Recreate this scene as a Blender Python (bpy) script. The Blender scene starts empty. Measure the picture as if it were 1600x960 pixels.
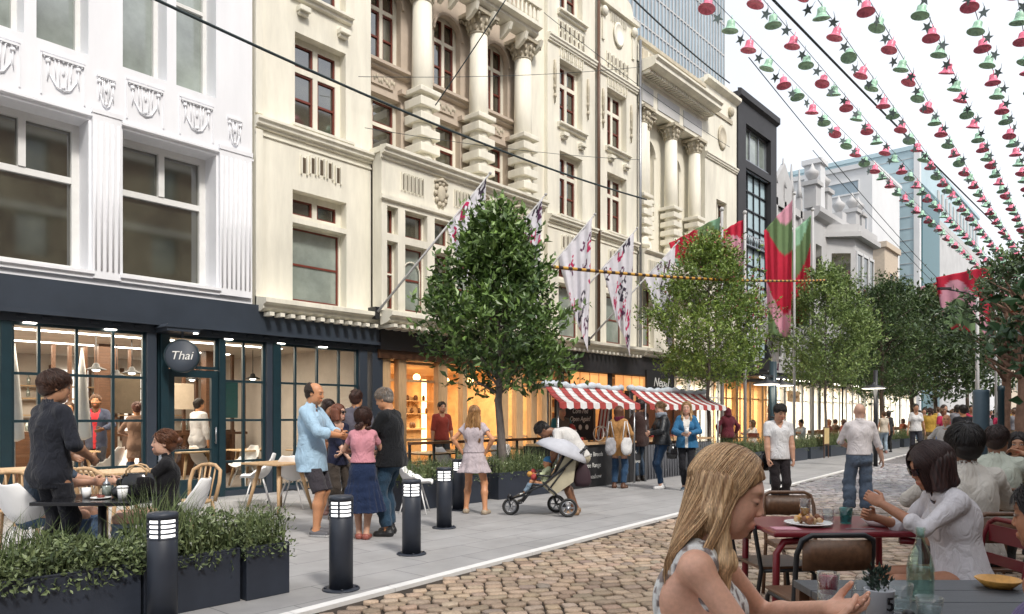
import bpy, math, random
import numpy as np
from mathutils import Vector, Matrix

R = math.radians
random.seed(7)
rng = np.random.default_rng(7)
sc = bpy.context.scene
COL = sc.collection

# ------------------------------------------------------------------ camera, world, sun, exposure
DX, DY = 0.6562, 0.7546            # street direction seen from the camera (right, forward)
EYE, FPX, HOR = 1.45, 1150.0, 650.0
cam_d = bpy.data.cameras.new('camera')
cam = bpy.data.objects.new('camera', cam_d)
COL.objects.link(cam)
cam.location = (0, 0, EYE)
cam.rotation_euler = (R(90), 0, -math.atan2(DY, DX))
cam_d.sensor_width = 36
cam_d.lens = 36 * FPX / 1600
cam_d.shift_y = (HOR - 480) / 1600
cam_d.clip_start = 0.05
cam_d.clip_end = 2000
sc.camera = cam

SUN_EL, SUN_AZ = 48, 0
world = bpy.data.worlds.new('World')
sc.world = world
world.use_nodes = True
wn, wl = world.node_tree.nodes, world.node_tree.links
wn.clear()
wo = wn.new('ShaderNodeOutputWorld')
bg1 = wn.new('ShaderNodeBackground'); bg2 = wn.new('ShaderNodeBackground')
add = wn.new('ShaderNodeAddShader')
skyt = wn.new('ShaderNodeTexSky'); skyt.sky_type = 'NISHITA'; skyt.sun_disc = False
skyt.sun_elevation = R(SUN_EL); skyt.air_density = 1.0; skyt.dust_density = 4.0
bg1.inputs[1].default_value = 0.05
wl.new(skyt.outputs[0], bg1.inputs[0])
# thin bright overcast: pale cloud with faint soft variation
tc = wn.new('ShaderNodeTexCoord'); nz = wn.new('ShaderNodeTexNoise'); nz.inputs['Scale'].default_value = 2.2
nz.inputs['Detail'].default_value = 6
cr = wn.new('ShaderNodeValToRGB')
cr.color_ramp.elements[0].position = 0.35; cr.color_ramp.elements[0].color = (0.86, 0.89, 0.93, 1)
cr.color_ramp.elements[1].position = 0.65; cr.color_ramp.elements[1].color = (1.0, 1.0, 1.0, 1)
wl.new(tc.outputs['Generated'], nz.inputs['Vector']); wl.new(nz.outputs['Fac'], cr.inputs[0])
wl.new(cr.outputs[0], bg2.inputs[0]); bg2.inputs[1].default_value = 0.66
wl.new(bg1.outputs[0], add.inputs[0]); wl.new(bg2.outputs[0], add.inputs[1])
wl.new(add.outputs[0], wo.inputs[0])

sun_d = bpy.data.lights.new('sun', 'SUN'); sun = bpy.data.objects.new('sun', sun_d); COL.objects.link(sun)
sun_d.energy = 2.1; sun_d.angle = R(9); sun_d.color = (1.0, 0.95, 0.88)
# the sun stands behind and to the left of the camera, over the opposite roofs
SUN_DIR = Vector((0.25, 0.80, -0.95)).normalized()       # direction the light travels
sun.rotation_euler = SUN_DIR.to_track_quat('-Z', 'Y').to_euler()
skyt.sun_rotation = math.atan2(-SUN_DIR.x, -SUN_DIR.y)
skyt.sun_elevation = math.asin(-SUN_DIR.z)
sc.view_settings.view_transform = 'Standard'
sc.view_settings.look = 'None'
sc.view_settings.exposure = 0.55
sc.view_settings.gamma = 1
sc.view_settings.use_curve_mapping = False
sc.cycles.max_bounces = 8
sc.cycles.transparent_max_bounces = 16
sc.cycles.use_denoising = True
sc.cycles.caustics_reflective = False
sc.cycles.caustics_refractive = False
sc.cycles.sample_clamp_indirect = 4

# ------------------------------------------------------------------ picture <-> street helpers (x along the street, y towards the shops)
def c2w(X, Y):
    return DX * X + DY * Y, -DY * X + DX * Y
def P(px, py):                      # ground point under a pixel
    Y = EYE * FPX / (py - HOR)
    return c2w((px - 800) / FPX * Y, Y)
def Dp(px, Y):                      # ground point at a column and a depth
    return c2w((px - 800) / FPX * Y, Y)
def depth_n(px, n):
    return n / (DX - DY * (px - 800) / FPX)
def fx(px, n=12.61):                # x on a plane parallel to the facades
    Y = depth_n(px, n)
    return DX * (px - 800) / FPX * Y + DY * Y
def fz(px, py, n=12.61):
    return EYE + (HOR - py) * depth_n(px, n) / FPX
FY = 12.61                          # the facade plane

# ------------------------------------------------------------------ materials
def new_mat(name):
    m = bpy.data.materials.new(name); m.use_nodes = True
    nt = m.node_tree; b = nt.nodes['Principled BSDF']
    return m, nt, b
def mat(name, col, rough=0.6, metal=0.0, noise=0.12, scale=6.0, bump=0.0, bscale=40.0, spec=0.5, coords='Object', streak=None):
    """a painted / plain surface with uneven tone and fine bump"""
    m, nt, b = new_mat(name)
    n, l = nt.nodes, nt.links
    b.inputs['Roughness'].default_value = rough; b.inputs['Metallic'].default_value = metal
    b.inputs['Specular IOR Level'].default_value = spec
    t = n.new('ShaderNodeTexCoord'); src = t.outputs[coords]
    if streak:
        mp = n.new('ShaderNodeMapping'); mp.inputs['Scale'].default_value = streak; l.new(src, mp.inputs[0]); src = mp.outputs[0]
    tn = n.new('ShaderNodeTexNoise'); tn.inputs['Scale'].default_value = scale; tn.inputs['Detail'].default_value = 6
    tn.inputs['Roughness'].default_value = 0.65
    l.new(src, tn.inputs['Vector'])
    r = n.new('ShaderNodeValToRGB')
    r.color_ramp.elements[0].position = 0.3; r.color_ramp.elements[1].position = 0.7
    r.color_ramp.elements[0].color = tuple(max(0, c * (1 - noise)) for c in col) + (1,)
    r.color_ramp.elements[1].color = tuple(min(1, c * (1 + noise)) for c in col) + (1,)
    l.new(tn.outputs['Fac'], r.inputs[0]); l.new(r.outputs[0], b.inputs['Base Color'])
    if bump:
        t2 = n.new('ShaderNodeTexNoise'); t2.inputs['Scale'].default_value = bscale; t2.inputs['Detail'].default_value = 4
        l.new(src, t2.inputs['Vector'])
        bp = n.new('ShaderNodeBump'); bp.inputs['Strength'].default_value = bump; bp.inputs['Distance'].default_value = 0.02
        l.new(t2.outputs['Fac'], bp.inputs['Height']); l.new(bp.outputs[0], b.inputs['Normal'])
    return m
def vcol_mat(name, rough=0.8, bump=0.0, bscale=300, spec=0.3, sss=0.0, streak=None, sheen=0.0, k=.8, folds=0):
    """takes its base colour from the mesh's own colour attribute (cloth, skin, hair)"""
    m, nt, b = new_mat(name); n, l = nt.nodes, nt.links
    a = n.new('ShaderNodeAttribute'); a.attribute_name = 'Col'
    t = n.new('ShaderNodeTexCoord'); src = t.outputs['Object']
    if streak:
        mp = n.new('ShaderNodeMapping'); mp.inputs['Scale'].default_value = streak; l.new(src, mp.inputs[0]); src = mp.outputs[0]
    tn = n.new('ShaderNodeTexNoise'); tn.inputs['Scale'].default_value = bscale; tn.inputs['Detail'].default_value = 3
    l.new(src, tn.inputs['Vector'])
    mx = n.new('ShaderNodeMix'); mx.data_type = 'RGBA'; mx.blend_type = 'MULTIPLY'; mx.inputs[0].default_value = 1
    r = n.new('ShaderNodeValToRGB'); k = k
    r.color_ramp.elements[0].position = .3; r.color_ramp.elements[1].position = .7
    r.color_ramp.elements[0].color = (k, k, k, 1); r.color_ramp.elements[1].color = (2 - k if k > .8 else 1.2,) * 3 + (1,)
    l.new(tn.outputs['Fac'], r.inputs[0]); l.new(a.outputs['Color'], mx.inputs[6]); l.new(r.outputs[0], mx.inputs[7])
    l.new(mx.outputs[2], b.inputs['Base Color'])
    b.inputs['Roughness'].default_value = rough; b.inputs['Specular IOR Level'].default_value = spec
    if sss:
        b.inputs['Subsurface Weight'].default_value = sss; b.inputs['Subsurface Radius'].default_value = (0.02, 0.008, 0.004)
        b.inputs['Subsurface Scale'].default_value = 0.5
    if sheen: b.inputs['Sheen Weight'].default_value = sheen
    if bump:
        bp = n.new('ShaderNodeBump'); bp.inputs['Strength'].default_value = bump; bp.inputs['Distance'].default_value = 0.004
        l.new(tn.outputs['Fac'], bp.inputs['Height']); l.new(bp.outputs[0], b.inputs['Normal'])
        if folds:       # creases of worn cloth
            fm = n.new('ShaderNodeMapping'); fm.inputs['Scale'].default_value = (1, 1, .55); fm.inputs['Rotation'].default_value = (.5, .35, 0); l.new(t.outputs['Object'], fm.inputs[0])
            f1 = n.new('ShaderNodeTexNoise'); f1.inputs['Scale'].default_value = 9; f1.inputs['Detail'].default_value = 3; f1.inputs['Distortion'].default_value = 1.6; l.new(fm.outputs[0], f1.inputs['Vector'])
            ab = n.new('ShaderNodeMath'); ab.operation = 'SUBTRACT'; ab.inputs[1].default_value = .5; l.new(f1.outputs['Fac'], ab.inputs[0])
            ac = n.new('ShaderNodeMath'); ac.operation = 'ABSOLUTE'; l.new(ab.outputs[0], ac.inputs[0])
            b2 = n.new('ShaderNodeBump'); b2.inputs['Strength'].default_value = folds; b2.inputs['Distance'].default_value = .10
            l.new(ac.outputs[0], b2.inputs['Height']); l.new(bp.outputs[0], b2.inputs['Normal']); l.new(b2.outputs[0], b.inputs['Normal'])
    return m
def emis(name, col, s):
    m, nt, b = new_mat(name)
    b.inputs['Base Color'].default_value = tuple(col) + (1,)
    b.inputs['Emission Color'].default_value = tuple(col) + (1,); b.inputs['Emission Strength'].default_value = s
    return m
def glass(name, tint=(0.9, 0.95, 0.95), refl=1.0, rough=0.0):
    """thin pane: clear with a Fresnel reflection"""
    m, nt, b = new_mat(name); n, l = nt.nodes, nt.links
    n.remove(b); out = n['Material Output']
    tr = n.new('ShaderNodeBsdfTransparent'); tr.inputs[0].default_value = tuple(tint) + (1,)
    gl = n.new('ShaderNodeBsdfGlossy'); gl.inputs['Roughness'].default_value = rough; gl.inputs[0].default_value = (refl, refl, refl, 1)
    lw = n.new('ShaderNodeLayerWeight'); lw.inputs[0].default_value = .5
    pw = n.new('ShaderNodeMath'); pw.operation = 'POWER'; pw.inputs[1].default_value = 3.2; l.new(lw.outputs['Facing'], pw.inputs[0])
    fr = n.new('ShaderNodeMath'); fr.operation = 'MULTIPLY_ADD'; fr.inputs[1].default_value = .8; fr.inputs[2].default_value = .045; l.new(pw.outputs[0], fr.inputs[0])
    mx = n.new('ShaderNodeMixShader')
    l.new(fr.outputs[0], mx.inputs[0]); l.new(tr.outputs[0], mx.inputs[1]); l.new(gl.outputs[0], mx.inputs[2]); l.new(mx.outputs[0], out.inputs[0])
    return m

# ------------------------------------------------------------------ object helpers
def tag(o, label=None, cat=None, group=None, kind=None):
    if label: o['label'] = label
    if cat: o['category'] = cat
    if group: o['group'] = group
    if kind: o['kind'] = kind
    return o
def empty(name, loc=(0, 0, 0), rz=0.0, label=None, cat=None, group=None):
    o = bpy.data.objects.new(name, None); COL.objects.link(o)
    o.location = loc; o.rotation_euler = (0, 0, rz); o.empty_display_size = 0.2
    return tag(o, label, cat, group)
def kids(o):
    return [c for c in bpy.data.objects if c.parent == o]
def copy_tree(o, loc=None, rz=None, parent=None, cache={}):
    c = o.copy(); COL.objects.link(c); c.parent = parent
    if loc is not None: c.location = loc
    if rz is not None: c.rotation_euler = (0, 0, rz)
    if o.name not in cache: cache[o.name] = [k.name for k in kids(o)]
    for k in cache[o.name]: copy_tree(bpy.data.objects[k], parent=c)
    return c

class MB:
    """collects faces of one mesh object"""
    def __init__(s): s.v = []; s.f = []; s.m = []; s.sm = []
    def add(s, vs, fs, mi=0, smooth=False):
        b = len(s.v); s.v += [tuple(v) for v in vs]
        for f in fs: s.f.append(tuple(b + i for i in f)); s.m.append(mi); s.sm.append(smooth)
        return s
    def box(s, x0, x1, y0, y1, z0, z1, mi=0):
        if x0 > x1: x0, x1 = x1, x0
        if y0 > y1: y0, y1 = y1, y0
        if z0 > z1: z0, z1 = z1, z0
        return s.add([(x0,y0,z0),(x1,y0,z0),(x1,y1,z0),(x0,y1,z0),(x0,y0,z1),(x1,y0,z1),(x1,y1,z1),(x0,y1,z1)],
                     [(0,3,2,1),(4,5,6,7),(0,1,5,4),(1,2,6,5),(2,3,7,6),(3,0,4,7)], mi)
    def cbox(s, c, size, mi=0, rz=0.0, mat3=None):
        M = mat3 if mat3 is not None else Matrix.Rotation(rz, 3, 'Z')
        vs = []
        for k in (-.5, .5):
            for (i, j) in ((-.5,-.5),(.5,-.5),(.5,.5),(-.5,.5)):
                vs.append(Vector(c) + M @ Vector((i*size[0], j*size[1], k*size[2])))
        return s.add(vs, [(0,3,2,1),(4,5,6,7),(0,1,5,4),(1,2,6,5),(2,3,7,6),(3,0,4,7)], mi)
    def bar(s, a, b, w, h=None, mi=0):
        a = Vector(a); b = Vector(b); h = h or w
        q = (b - a).to_track_quat('Z', 'Y').to_matrix()
        return s.cbox((a + b) / 2, (w, h, (b - a).length), mi, mat3=q)
    def tube(s, pts, r, seg=8, mi=0, caps=True, closed=False):
        pts = [Vector(p) for p in pts]; n = len(pts)
        rs = r if isinstance(r, (list, tuple)) else [r] * n
        vs = []; up = None
        for i, p in enumerate(pts):
            if closed: t = pts[(i + 1) % n] - pts[i - 1]
            else: t = pts[min(i + 1, n - 1)] - pts[max(i - 1, 0)]
            t.normalize()
            if up is None: up = Vector((0, 0, 1)) if abs(t.z) < .9 else Vector((1, 0, 0))
            a = t.cross(up).normalized(); bb = a.cross(t).normalized(); up = bb
            for k in range(seg):
                an = 2 * math.pi * k / seg
                vs.append(p + (a * math.cos(an) + bb * math.sin(an)) * rs[i])
        fs = []
        for i in range(n if closed else n - 1):
            for k in range(seg):
                k2 = (k + 1) % seg; j = (i + 1) % n
                fs.append((i*seg+k, i*seg+k2, j*seg+k2, j*seg+k))
        if caps and not closed:
            fs.append(tuple(range(seg - 1, -1, -1))); fs.append(tuple((n-1)*seg + k for k in range(seg)))
        return s.add(vs, fs, mi, True)
    def lathe(s, prof, c=(0, 0, 0), seg=24, mi=0, cap=True, squash=(1, 1), mat3=None, arc=None):
        vs = []; n = len(prof)
        for r, z in prof:
            for k in range(seg):
                an = 2 * math.pi * k / seg
                p = Vector((r * math.cos(an) * squash[0], r * math.sin(an) * squash[1], z))
                if mat3 is not None: p = mat3 @ p
                vs.append(Vector(c) + p)
        fs = [(i*seg+k, i*seg+(k+1) % seg, (i+1)*seg+(k+1) % seg, (i+1)*seg+k) for i in range(n-1) for k in range(seg)]
        if cap:
            fs.append(tuple(range(seg - 1, -1, -1))); fs.append(tuple((n-1)*seg + k for k in range(seg)))
        return s.add(vs, fs, mi, True)
    def prism(s, poly, a0, a1, plane='xz', mi=0):
        """extrude a 2-D polygon; plane xz -> along y, xy -> along z, yz -> along x"""
        n = len(poly)
        def mk(u, v, a): return (u, a, v) if plane == 'xz' else ((u, v, a) if plane == 'xy' else (a, u, v))
        vs = [mk(u, v, a0) for u, v in poly] + [mk(u, v, a1) for u, v in poly]
        fs = [tuple(range(n)), tuple(range(2*n-1, n-1, -1))] + [(i, i + n, (i+1) % n + n, (i+1) % n) for i in range(n)]
        return s.add(vs, fs, mi)
    def ball(s, c, r, seg=12, rings=8, mi=0):
        r3 = r if isinstance(r, (list, tuple)) else (r, r, r)
        vs = []; fs = []
        for i in range(rings + 1):
            th = math.pi * i / rings
            for k in range(seg):
                an = 2 * math.pi * k / seg
                vs.append((c[0] + r3[0]*math.sin(th)*math.cos(an), c[1] + r3[1]*math.sin(th)*math.sin(an), c[2] + r3[2]*math.cos(th)))
        for i in range(rings):
            for k in range(seg):
                fs.append((i*seg+k, (i+1)*seg+k, (i+1)*seg+(k+1) % seg, i*seg+(k+1) % seg))
        return s.add(vs, fs, mi, True)
    def build(s, name, mats, parent=None, bevel=0.0, org=None, recalc=True, loc=None, rz=None):
        me = bpy.data.meshes.new(name)
        vs = s.v
        if org is not None: vs = [(a - org[0], b - org[1], c - org[2]) for a, b, c in vs]
        me.from_pydata(vs, [], s.f)
        for m in (mats if isinstance(mats, (list, tuple)) else [mats]): me.materials.append(m)
        me.polygons.foreach_set('material_index', s.m)
        me.polygons.foreach_set('use_smooth', s.sm)
        if recalc:
            import bmesh
            bm = bmesh.new(); bm.from_mesh(me); bmesh.ops.recalc_face_normals(bm, faces=bm.faces); bm.to_mesh(me); bm.free()
        me.update()
        o = bpy.data.objects.new(name, me); COL.objects.link(o)
        if parent: o.parent = parent
        if loc is not None: o.location = loc
        if rz is not None: o.rotation_euler = (0, 0, rz)
        if bevel:
            b = o.modifiers.new('b', 'BEVEL'); b.width = bevel; b.segments = 2; b.limit_method = 'ANGLE'; b.angle_limit = R(40)
        return o

def np_mesh(name, V, F, mats, parent=None, cols=None, smooth=True, mi=None):
    me = bpy.data.meshes.new(name); k = F.shape[1]
    me.vertices.add(len(V)); me.vertices.foreach_set('co', np.ascontiguousarray(V, dtype=np.float32).ravel())
    me.loops.add(F.size); me.loops.foreach_set('vertex_index', np.ascontiguousarray(F, dtype=np.int32).ravel())
    me.polygons.add(len(F)); me.polygons.foreach_set('loop_start', np.arange(0, F.size, k, dtype=np.int32))
    me.update(calc_edges=True)
    me.polygons.foreach_set('use_smooth', np.full(len(F), smooth))
    if mi is not None: me.polygons.foreach_set('material_index', np.ascontiguousarray(mi, dtype=np.int32))
    for m in (mats if isinstance(mats, (list, tuple)) else [mats]): me.materials.append(m)
    if cols is not None:
        a = me.color_attributes.new('Col', 'FLOAT_COLOR', 'POINT')
        c4 = np.ones((len(V), 4), dtype=np.float32); c4[:, :3] = cols
        a.data.foreach_set('color', c4.ravel())
    me.validate()
    o = bpy.data.objects.new(name, me); COL.objects.link(o)
    if parent: o.parent = parent
    return o
# ------------------------------------------------------------------ organic shapes: a signed distance grid turned into one surface
class Field:
    def __init__(s, lo, hi, vox):
        s.lo = np.array(lo, float); s.vox = vox
        s.n = np.maximum(np.ceil((np.array(hi, float) - s.lo) / vox).astype(int) + 1, 4)
        s.d = np.full(s.n, 0.2, dtype=np.float32)
    def block(s, lo, hi):
        a = np.clip(np.floor((np.array(lo) - s.lo) / s.vox).astype(int), 0, s.n)
        b = np.clip(np.ceil((np.array(hi) - s.lo) / s.vox).astype(int) + 1, 0, s.n)
        if np.any(b <= a): return None
        ax = [s.lo[i] + s.vox * np.arange(a[i], b[i]) for i in range(3)]
        X, Y, Z = np.meshgrid(*ax, indexing='ij', sparse=True)
        return (slice(a[0], b[0]), slice(a[1], b[1]), slice(a[2], b[2])), X, Y, Z
    def _mix(s, sl, q, k, sub):
        d = s.d[sl]
        if sub:
            q = -q; h = np.clip(.5 - .5 * (d - q) / k, 0, 1); s.d[sl] = d * (1 - h) + q * h + k * h * (1 - h)
        else:
            h = np.clip(.5 + .5 * (q - d) / k, 0, 1); s.d[sl] = q * (1 - h) + d * h - k * h * (1 - h)
    def ell(s, c, r, rot=None, k=0.02, sub=False):
        c = np.array(c, float); r = np.array(r if np.ndim(r) else (r, r, r), float)
        m = r.max() + k + 2.5 * s.vox
        B = s.block(c - m, c + m)
        if B is None: return
        sl, X, Y, Z = B; X = X - c[0]; Y = Y - c[1]; Z = Z - c[2]
        if rot is not None:
            M = np.array(rot)
            X, Y, Z = (M[0,0]*X + M[1,0]*Y + M[2,0]*Z, M[0,1]*X + M[1,1]*Y + M[2,1]*Z, M[0,2]*X + M[1,2]*Y + M[2,2]*Z)
        k0 = np.sqrt((X/r[0])**2 + (Y/r[1])**2 + (Z/r[2])**2)
        k1 = np.sqrt((X/r[0]**2)**2 + (Y/r[1]**2)**2 + (Z/r[2]**2)**2) + 1e-9
        s._mix(sl, k0 * (k0 - 1) / k1, k, sub)
    def cone(s, a, b, ra, rb, k=0.02, sub=False, flat=None, wob=None, cap=False):
        a = np.array(a, float); b = np.array(b, float)
        m = max(ra, rb) * (max(1, flat[1]) if flat else 1) + k + 2.5 * s.vox
        B = s.block(np.minimum(a, b) - m, np.maximum(a, b) + m)
        if B is None: return
        sl, X, Y, Z = B; ab = b - a; L2 = max((ab**2).sum(), 1e-9)
        X = X - a[0]; Y = Y - a[1]; Z = Z - a[2]
        tb = (X*ab[0] + Y*ab[1] + Z*ab[2]) / L2; t = np.clip(tb, 0, 1)
        px = X - t*ab[0]; py = Y - t*ab[1]; pz = Z - t*ab[2]
        rr = ra + t * (rb - ra)
        if flat:            # widen along an axis
            ax = np.array(flat[0], float); ax /= np.linalg.norm(ax)
            dt = px*ax[0] + py*ax[1] + pz*ax[2]; g = 1/flat[1] - 1
            px = px + g*dt*ax[0]; py = py + g*dt*ax[1]; pz = pz + g*dt*ax[2]
        q = np.sqrt(px**2 + py**2 + pz**2) - rr
        if flat: q = q * 0.85
        if wob is not None: q = q + wob(t, px, py, pz)
        if cap: q = np.maximum(q, (tb - 1) * math.sqrt(L2))
        s._mix(sl, q, k, sub)
    def cut(s, p, n, k=0.004, region=None):
        p = np.array(p, float); n = np.array(n, float); n /= np.linalg.norm(n)
        B = s.block(*(region if region else (s.lo, s.lo + s.vox * s.n)))
        if B is None: return
        sl, X, Y, Z = B
        s._mix(sl, -((X-p[0])*n[0] + (Y-p[1])*n[1] + (Z-p[2])*n[2]), k, True)
    def ripple(s, amp, f, seed=0, stretch=(1, 1, 1)):
        rg = np.random.default_rng(seed)
        sl, X, Y, Z = s.block(s.lo, s.lo + s.vox * s.n)
        q = 0
        for i in range(5):
            v = rg.normal(size=3) * np.array(stretch) * f * (0.6 + 0.5 * i)
            q = q + np.sin(X*v[0] + Y*v[1] + Z*v[2] + rg.uniform(0, 6)) / (1 + .5 * i)
        s.d += (amp * q * .5).astype(np.float32)
    def mesh(s):
        d = s.d; d[0] = d[-1] = 1; d[:, 0] = d[:, -1] = 1; d[:, :, 0] = d[:, :, -1] = 1
        ins = d < 0
        c = np.zeros(np.array(d.shape) - 1, dtype=np.uint8)
        for i in (0, 1):
            for j in (0, 1):
                for k in (0, 1):
                    c += ins[i:ins.shape[0]-1+i, j:ins.shape[1]-1+j, k:ins.shape[2]-1+k]
        mask = (c > 0) & (c < 8)
        base = np.argwhere(mask)
        if len(base) == 0: return np.zeros((0, 3)), np.zeros((0, 4), int)
        idx = np.full(mask.shape, -1, dtype=np.int32); idx[mask] = np.arange(len(base))
        acc = np.zeros((len(base), 3)); cnt = np.zeros(len(base))
        cor = [(i, j, k) for i in (0, 1) for j in (0, 1) for k in (0, 1)]
        for a in cor:
            for ax in range(3):
                if a[ax]: continue
                b = list(a); b[ax] = 1
                da = d[base[:,0]+a[0], base[:,1]+a[1], base[:,2]+a[2]]; db = d[base[:,0]+b[0], base[:,1]+b[1], base[:,2]+b[2]]
                cr_ = (da < 0) != (db < 0)
                t = np.where(cr_, da / np.where(cr_, da - db, 1), 0)
                p = base + np.array(a); p = p.astype(float); p[:, ax] += t
                acc[cr_] += p[cr_]; cnt += cr_
        V = s.lo + s.vox * acc / cnt[:, None]
        F = []
        for ax in range(3):
            sl0 = [slice(None)] * 3; sl1 = [slice(None)] * 3; sl0[ax] = slice(0, -1); sl1[ax] = slice(1, None)
            A = ins[tuple(sl0)]; Bq = ins[tuple(sl1)]; e = np.argwhere(A != Bq)
            u, v = (ax + 1) % 3, (ax + 2) % 3
            q = []
            for du, dv in ((-1, -1), (0, -1), (0, 0), (-1, 0)):
                w = e.copy(); w[:, u] += du; w[:, v] += dv; w = np.clip(w, 0, np.array(idx.shape) - 1); q.append(idx[w[:,0], w[:,1], w[:,2]])
            q = np.stack(q, 1); fl = ~A[e[:,0], e[:,1], e[:,2]]
            q[fl] = q[fl][:, ::-1]
            F.append(q[(q >= 0).all(1)])
        return V, np.concatenate(F)
def join(parts):
    V = []; F = []; n = 0
    for v, f in parts:
        V.append(v); F.append(f + n); n += len(v)
    return np.concatenate(V), np.concatenate(F)

M_SKIN = vcol_mat('skin', rough=.46, bump=.06, bscale=90, spec=.4, sss=.1, k=.93)
M_CLOTH = vcol_mat('cloth', rough=.85, bump=.12, bscale=420, spec=.2, sheen=.1, k=.9, folds=.42)
M_HAIR = vcol_mat('hair', rough=.5, bump=.22, bscale=80, spec=.5, streak=(4, 4, .35), k=.55)
M_LEATHER = vcol_mat('leather', rough=.45, bump=.2, bscale=120, spec=.5, folds=.35)

def rot3(yaw=0, pitch=0, roll=0):     # pitch > 0 bends forward (towards +x)
    return np.array(Matrix.Rotation(yaw, 3, 'Z') @ Matrix.Rotation(pitch, 3, 'Y') @ Matrix.Rotation(roll, 3, 'X'))
def ik(a, c, l1, l2, hint):
    a = np.array(a, float); c = np.array(c, float); v = c - a; L = np.linalg.norm(v)
    if L > (l1 + l2) * .999: c = a + v / L * (l1 + l2) * .999; v = c - a; L = np.linalg.norm(v)
    u = v / L; h = np.array(hint, float); h = h - u * h.dot(u); h /= np.linalg.norm(h) + 1e-9
    x = (l1*l1 - l2*l2 + L*L) / (2*L); y = math.sqrt(max(l1*l1 - x*x, 0))
    return a + u*x + h*y, c
SKINS = {'fair': (.56, .34, .25), 'light': (.50, .28, .19), 'tan': (.38, .20, .12), 'brown': (.20, .095, .055), 'dark': (.12, .055, .032), 'sun': (.52, .25, .13)}

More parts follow.
